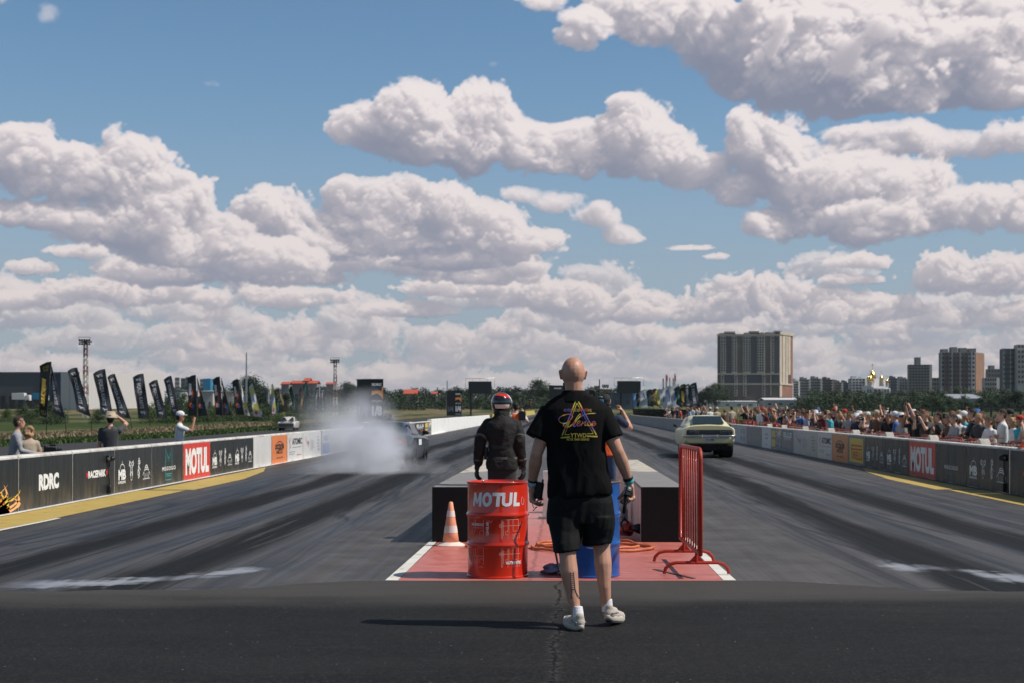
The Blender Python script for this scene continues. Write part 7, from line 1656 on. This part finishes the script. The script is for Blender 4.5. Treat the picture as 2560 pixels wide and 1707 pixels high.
# the warehouse
D = 620; M_w1 = mat('cladding_dark_grey', (.065, .075, .09), .5, var=.08); M_w2 = mat('cladding_navy', (.006, .030, .075), .5, var=.1); M_w3 = shader('cladding_white_ribbed', lambda: (mixc(X.m('PINGPONG', sep(wpos())[1], 1.6).ss(0, .14), (.40, .38, .37), (.55, .52, .50)), .5)); M_w4 = mat('cladding_blue', (.02, .20, .36), .5)
zg = gz(-200, D); xw = at(200, D); wh = empty('warehouse', (xw, D, zg), 0, 'long warehouse in dark grey, navy blue and white cladding behind the left flags', 'warehouse')
for a, b, y, m, dd in ((-120, 100, 930, M_w1, 0), (100, 170, 930, M_w2, -.3), (170, 178, 960, M_w4, -.5), (178, 199, 932, M_w2, -.3), (409, 429, 935, M_w4, 68)):
    mb = MB(); mb.box(at(a, D)-xw, at(b, D)-xw, dd, dd+5, -3, zat(y, D)-zg); mb.build('wall', m, wh)
P0, P1 = (at(199, D-20)-xw, -20), (at(411, D+66)-xw, 66); mb = MB(); mb.loft([[(P0[0], P0[1], -3), (P1[0], P1[1], -3), (P1[0]-9, P1[1]+3, -3), (P0[0]-9, P0[1]+3, -3)], [(P0[0], P0[1], zat(932, D)-zg), (P1[0], P1[1], zat(934, D+66)-zg), (P1[0]-9, P1[1]+3, zat(934, D+66)-zg), (P0[0]-9, P0[1]+3, zat(932, D)-zg)]]); mb.build('wall', M_w3, wh)
mb = MB(); mb.box(at(-121, D)-xw, at(199, D)-xw, -.5, 5.5, zat(931, D)-zg-.4, zat(931, D)-zg+.4); mb.build('parapet', M_w1, wh)
for i in range(9): mb = MB(); x = at(2+i*22, D)-xw; mb.box(x, x+2.2, -.55, -.31, 0, zat(988, D)-zg); mb.build('loading_door', M_blkm, wh)
mb = MB(); put_line(mb, [(0, 0), (0, 1), (.6, 1), (.6, .5), (0, .5)], .09, lambda u, v: (at(156, D)-xw+u*2.0, -.45, zat(944, D)-zg+v*2.3), 0); mb.build('wall_sign', FP, wh)
def lorry(px, D, w_, label, colm, y=None):
    x = at(px, D); zg = zat(y, D) if y else gz(x, D); r = empty('lorry', (x, D, zg), 0, label, 'lorry'); mb = MB(); mb.bbox(0, w_, 0, 2.4, 1.0, 3.6, .08); mb.build('cargo_box', colm, r, auto=40)
    mb = MB(); mb.bbox(w_+.2, w_+2, .1, 2.3, .6, 2.8, .15); mb.build('cab', M_wm, r, auto=40)
    for xx in (1, w_-1, w_+1.2): mb = MB(); mb.cyl((xx, -.05, .5), (xx, .35, .5), .5, n=12); mb.build('wheel', M_tyre, r, auto=40)
lorry(29, 560, 5, 'white lorry parked before the grey warehouse wall', M_wm, 1004); lorry(80, 565, 4, 'blue lorry beside the white one at the warehouse', M_w4, 1004)

# ---------------------------------------------------------------- trees
def leafm(name, a, b_):
    def fn():
        p = wpos(); n = noise(p, .35, 4, .6); f = noise(p, 3.0, 3, .7); c = mixc(n.ss(.35, .65), a, b_); return mixc((f.ss(.45, .7)*.4), c, tuple(v*1.7 for v in b_)), .8
    return shader(name, fn)
LM = [leafm('foliage_dark', (.010, .024, .013), (.022, .042, .020)), leafm('foliage_mid', (.018, .038, .014), (.036, .064, .024)), leafm('foliage_light', (.035, .065, .016), (.065, .10, .030))]
M_bark = mat('bark', (.06, .045, .035), .9, var=.2)
def crown_arrays(seed, n, w_=1.0, h=1.0, leaf=.16, lobes=9, tall=False):
    """leaf cards gathered in uneven clumps: unit tree, base at 0, height 1"""
    g = np.random.default_rng(seed); cs = []
    for i in range(lobes):
        t = g.random(); z = .20+.72*t; rad = (.42*math.sin(math.pi*min(1, (t*.8+.22)))) * w_; a = g.random()*6.28
        cs.append((rad*math.cos(a)*g.uniform(.3, 1), rad*math.sin(a)*g.uniform(.3, 1), z*h, g.uniform(.13, .26)*w_))
    cs.append((0, 0, .88*h, .15*w_)); cs.append((0, 0, .5*h, .28*w_)); cs += [(.3*math.cos(q)*w_, .3*math.sin(q)*w_, .16*h, .2*w_) for q in (0, 1.6, 3.2, 4.7)] if tall else []; cs = np.array(cs)
    k = g.integers(0, len(cs), n); c = cs[k]; d = g.normal(size=(n, 3)); d /= np.linalg.norm(d, axis=1)[:, None]; r = g.random(n)**.35
    P = c[:, :3]+d*(c[:, 3]*r*g.uniform(.8, 1.25, n))[:, None]*np.array([1, 1, .85]); P[:, 2] = np.maximum(P[:, 2], .06)
    nn = d+g.normal(size=(n, 3))*.55+np.array([0, 0, .3]); nn /= np.linalg.norm(nn, axis=1)[:, None]; t1 = np.cross(nn, g.normal(size=(n, 3))); t1 /= np.linalg.norm(t1, axis=1)[:, None]; t2 = np.cross(nn, t1); s = (leaf*g.uniform(.5, 1.2, n))[:, None]*.5
    Vv = np.stack([P-t1*s, P+t2*s*.7, P+t1*s, P-t2*s*.7], 1).reshape(-1, 3); return Vv
def cards(Vv, name, m):
    me = bpy.data.meshes.new(name); n = len(Vv)//4; me.vertices.add(len(Vv)); me.vertices.foreach_set('co', Vv.astype(np.float32).ravel()); me.loops.add(n*4); me.loops.foreach_set('vertex_index', np.arange(n*4)); me.polygons.add(n); me.polygons.foreach_set('loop_start', np.arange(n)*4); me.polygons.foreach_set('loop_total', np.full(n, 4)); me.update(calc_edges=True); me.validate(); me.materials.append(m); return me
CR = [cards(crown_arrays(i, 4200, .95+.25*(i % 3), 1, .050, 11+i), 'crown', LM[i % 3]) for i in range(5)]
BU = [cards(crown_arrays(20+i, 3600, 1.5, 1, .058, 13, True)*np.array([1.1, 1.1, 1]), 'crown', LM[(i+1) % 3]) for i in range(4)]
mb = MB(); mb.tube([(0, 0, -.05), (.01, 0, .3), (0, .01, .75)], [.022, .015, .005], 7)
for a in (0, 2, 4): mb.tube([(0, 0, .28), (.14*math.cos(a), .14*math.sin(a), .5), (.22*math.cos(a), .22*math.sin(a), .66)], [.010, .006, .003], 5)
TRK = mb.mesh('trunk', [M_bark])
def tree(x, D, h, k, label, group, bush=False, m=None, w_=1.0):
    root = empty('bush' if bush else 'tree', (x, D, gz(x, D)), 0, label, 'bush' if bush else 'tree', group); root.scale = (h*w_, h*w_, h); root.rotation_euler = (0, 0, k*1.3)
    for nm, me in (('trunk', TRK), ('crown', (BU if bush else CR)[k % (4 if bush else 5)])):
        o = bpy.data.objects.new(nm, me); C.objects.link(o); o.parent = root
        if nm == 'crown' and m is not None: o.material_slots[0].link = 'OBJECT'; o.material_slots[0].material = m
    return root
g = random.Random(9)
# bushes behind the left flags
spots = [(62, 205, 2.8), (98, 215, 2.6), (128, 200, 3.2), (150, 225, 2.2), (245, 215, 2.2), (372, 220, 2.6), (398, 230, 3.6), (425, 215, 3.0), (450, 235, 4.0), (478, 225, 3.4), (500, 240, 3.2), (530, 240, 3.0), (560, 250, 3.6), (590, 245, 3.2), (622, 255, 3.2), (650, 250, 3.0), (672, 262, 3.4), (700, 175, 1.7), (722, 178, 1.9), (745, 265, 3.0), (775, 270, 2.6), (20, 240, 2.4)]
for i, (px, D, h) in enumerate(sorted(spots)): tree(at(px, D), D, h, i, '%s green bush from the left edge behind the left flags' % ORD[i+1], 'bushes behind the left flags', True, LM[1 if i % 2 else 2], .85)
# taller single trees
ST = [(868, 560, 11, 'tall tree beside the 1/8 tower'), (882, 570, 10, 'tree just left of the 1/8 tower top'), (622, 480, 12, 'dark rounded tree behind the bare grey pole'), (640, 500, 10, 'tree right of the bare grey pole'), (1345, 700, 13, 'tallest tree left of the bald head'), (1362, 690, 9.5, 'lower tree between the tallest one and the scoreboard'), (1772, 620, 9.5, 'tree left of the huge beige tower'), (1788, 640, 10.5, 'dark tree against the left side of the huge beige tower'), (1752, 640, 7, 'small tree beside the nearest right flag'), (2337, 300, 4.0, 'round pale green tree standing out in the right field'), (2545, 420, 6.5, 'dense dark tree at the right frame edge'), (2520, 430, 6.0, 'dark tree second from the right frame edge'), (2495, 440, 5.2, 'lower dark tree before the slate blue tower'), (2420, 400, 3.4, 'small bush before the grey roofed shed'), (2480, 400, 3.8, 'bush right of the grey roofed shed'), (2375, 410, 4.0, 'tree left of the grey roofed shed')]
for i, (px, D, h, lb) in enumerate(ST): tree(at(px, D), D, h, i, lb, None, False, LM[i % 2], 1.15)
# one mass of far wood: individual crowns can not be told apart
def wood(name, rows, m, seed, label):
    g = np.random.default_rng(seed); out = []
    for (px0, px1, D, h0, h1, step, dens) in rows:
        px = px0
        while px < px1:
            d = D*g.uniform(.94, 1.08); x = at(px, d); h = g.uniform(h0, h1); v = crown_arrays(int(g.integers(0, 60)), dens*2, 1.25, 1, .095, 8, True); v = v*np.array([h*1.1, h*1.1, h])+np.array([x, d, gz(x, d)-h*.12]); out.append(v); px += step*g.uniform(.6, 1.4)
    return tag(link(name, cards(np.concatenate(out), name, m)), label, 'wood', kind='stuff')
wood('far_wood', [(425, 900, 760, 8.5, 12.5, 11, 420), (880, 1410, 780, 8, 12, 11, 420), (1400, 1560, 800, 8, 12, 11, 400), (1500, 1800, 900, 8, 11, 12, 360), (-60, 460, 740, 4, 7, 16, 300)], LM[0], 3, 'dark far wood along the whole horizon')
wood('near_thicket', [(430, 860, 520, 4, 8, 14, 420), (900, 1400, 600, 4, 7.5, 14, 420), (1995, 2330, 560, 4.5, 7, 12, 460), (2300, 2600, 540, 4.5, 7.5, 12, 460), (2010, 2600, 470, 3, 5.5, 15, 460), (2030, 2330, 760, 8, 10.5, 16, 400), (2300, 2600, 800, 8, 12, 16, 400)], LM[1], 4, 'green thicket before the far wood and the right buildings')
# grass standing along the verges
def grass(name, n, xr, dr, h, seed, label, m):
    g = np.random.default_rng(seed); x = g.uniform(*xr, n); d = dr[0]*(dr[1]/dr[0])**g.random(n); cl = np.sin(x*.9+np.sin(d*.13)*2)+np.sin(d*.21+x*.6)+g.normal(size=n)*.8; keep = cl > g.uniform(-2.6, 1.0, n); x = x[keep]; d = d[keep]; n = len(x)
    z = np.array([gz(a, b_) for a, b_ in zip(x, d)]); hh = h*g.uniform(.35, 1.3, n); a = g.random(n)*3.14; w_ = .03+.0006*d; lx = g.normal(size=n)*.12
    Vv = np.stack([np.stack([x-np.cos(a)*w_, d-np.sin(a)*w_, z-.03], 1), np.stack([x+np.cos(a)*w_, d+np.sin(a)*w_, z-.03], 1), np.stack([x+lx+np.cos(a)*w_*.3, d, z+hh], 1), np.stack([x+lx-np.cos(a)*w_*.3, d, z+hh*.96], 1)], 1).reshape(-1, 3)
    return tag(link(name, cards(Vv, name, m)), label, 'grass', kind='stuff')
M_gg = leafm('grass_blades', (.035, .070, .012), (.075, .115, .028)); M_gd = leafm('dry_grass_blades', (.20, .15, .085), (.32, .25, .15))
grass('grass', 42000, (-37.5, -32.2), (55, 240), .22, 1, 'uncut green grass along the left side road', M_gg); grass('dry_grass', 26000, (-46, -37), (70, 260), .36, 2, 'dry straw coloured grass behind the green verge', M_gd); grass('field_grass', 12000, (12.5, 60), (45, 200), .22, 3, 'green grass in the field behind the spectators', M_gg)
# wire fence in the right field
fc = empty('wire_fence', (30, 100, gz(30, 100)), 0, 'thin dark wire fence across the field behind the spectators', 'fence'); ps = []
for i in range(30):
    t = i/29; D = 70+110*t; x = at(2600-(2600-1890)*t, D); z = gz(x, D)-gz(30, 100); ps.append((x-30, D-100, z)); mb = MB(); mb.box(x-30-.05, x-30+.05, D-100-.05, D-100+.05, z, z+1.9); mb.build('fence_post', M_pole, fc)
for k in range(5): mb = MB(); mb.tube([(a, b_, c+.3+k*.36) for a, b_, c in ps], .012, 4); mb.build('fence_wire', M_pole, fc)

# thin summer haze over the plain: one closed box of even air
mb = MB(); mb.box(-6900, 6900, -60, 8800, -1.6, 150)
hz = bpy.data.materials.new('summer_haze'); hz.use_nodes = True; nt = hz.node_tree; nt.nodes.clear()
v = nt.nodes.new('ShaderNodeVolumePrincipled'); v.inputs['Color'].default_value = (.80, .86, .95, 1); v.inputs['Density'].default_value = HAZE; v.inputs['Anisotropy'].default_value = .3
o = nt.nodes.new('ShaderNodeOutputMaterial'); nt.links.new(v.outputs[0], o.inputs['Volume'])
tag(mb.build('haze', hz), 'thin pale haze lying over the whole plain', 'haze', kind='stuff')
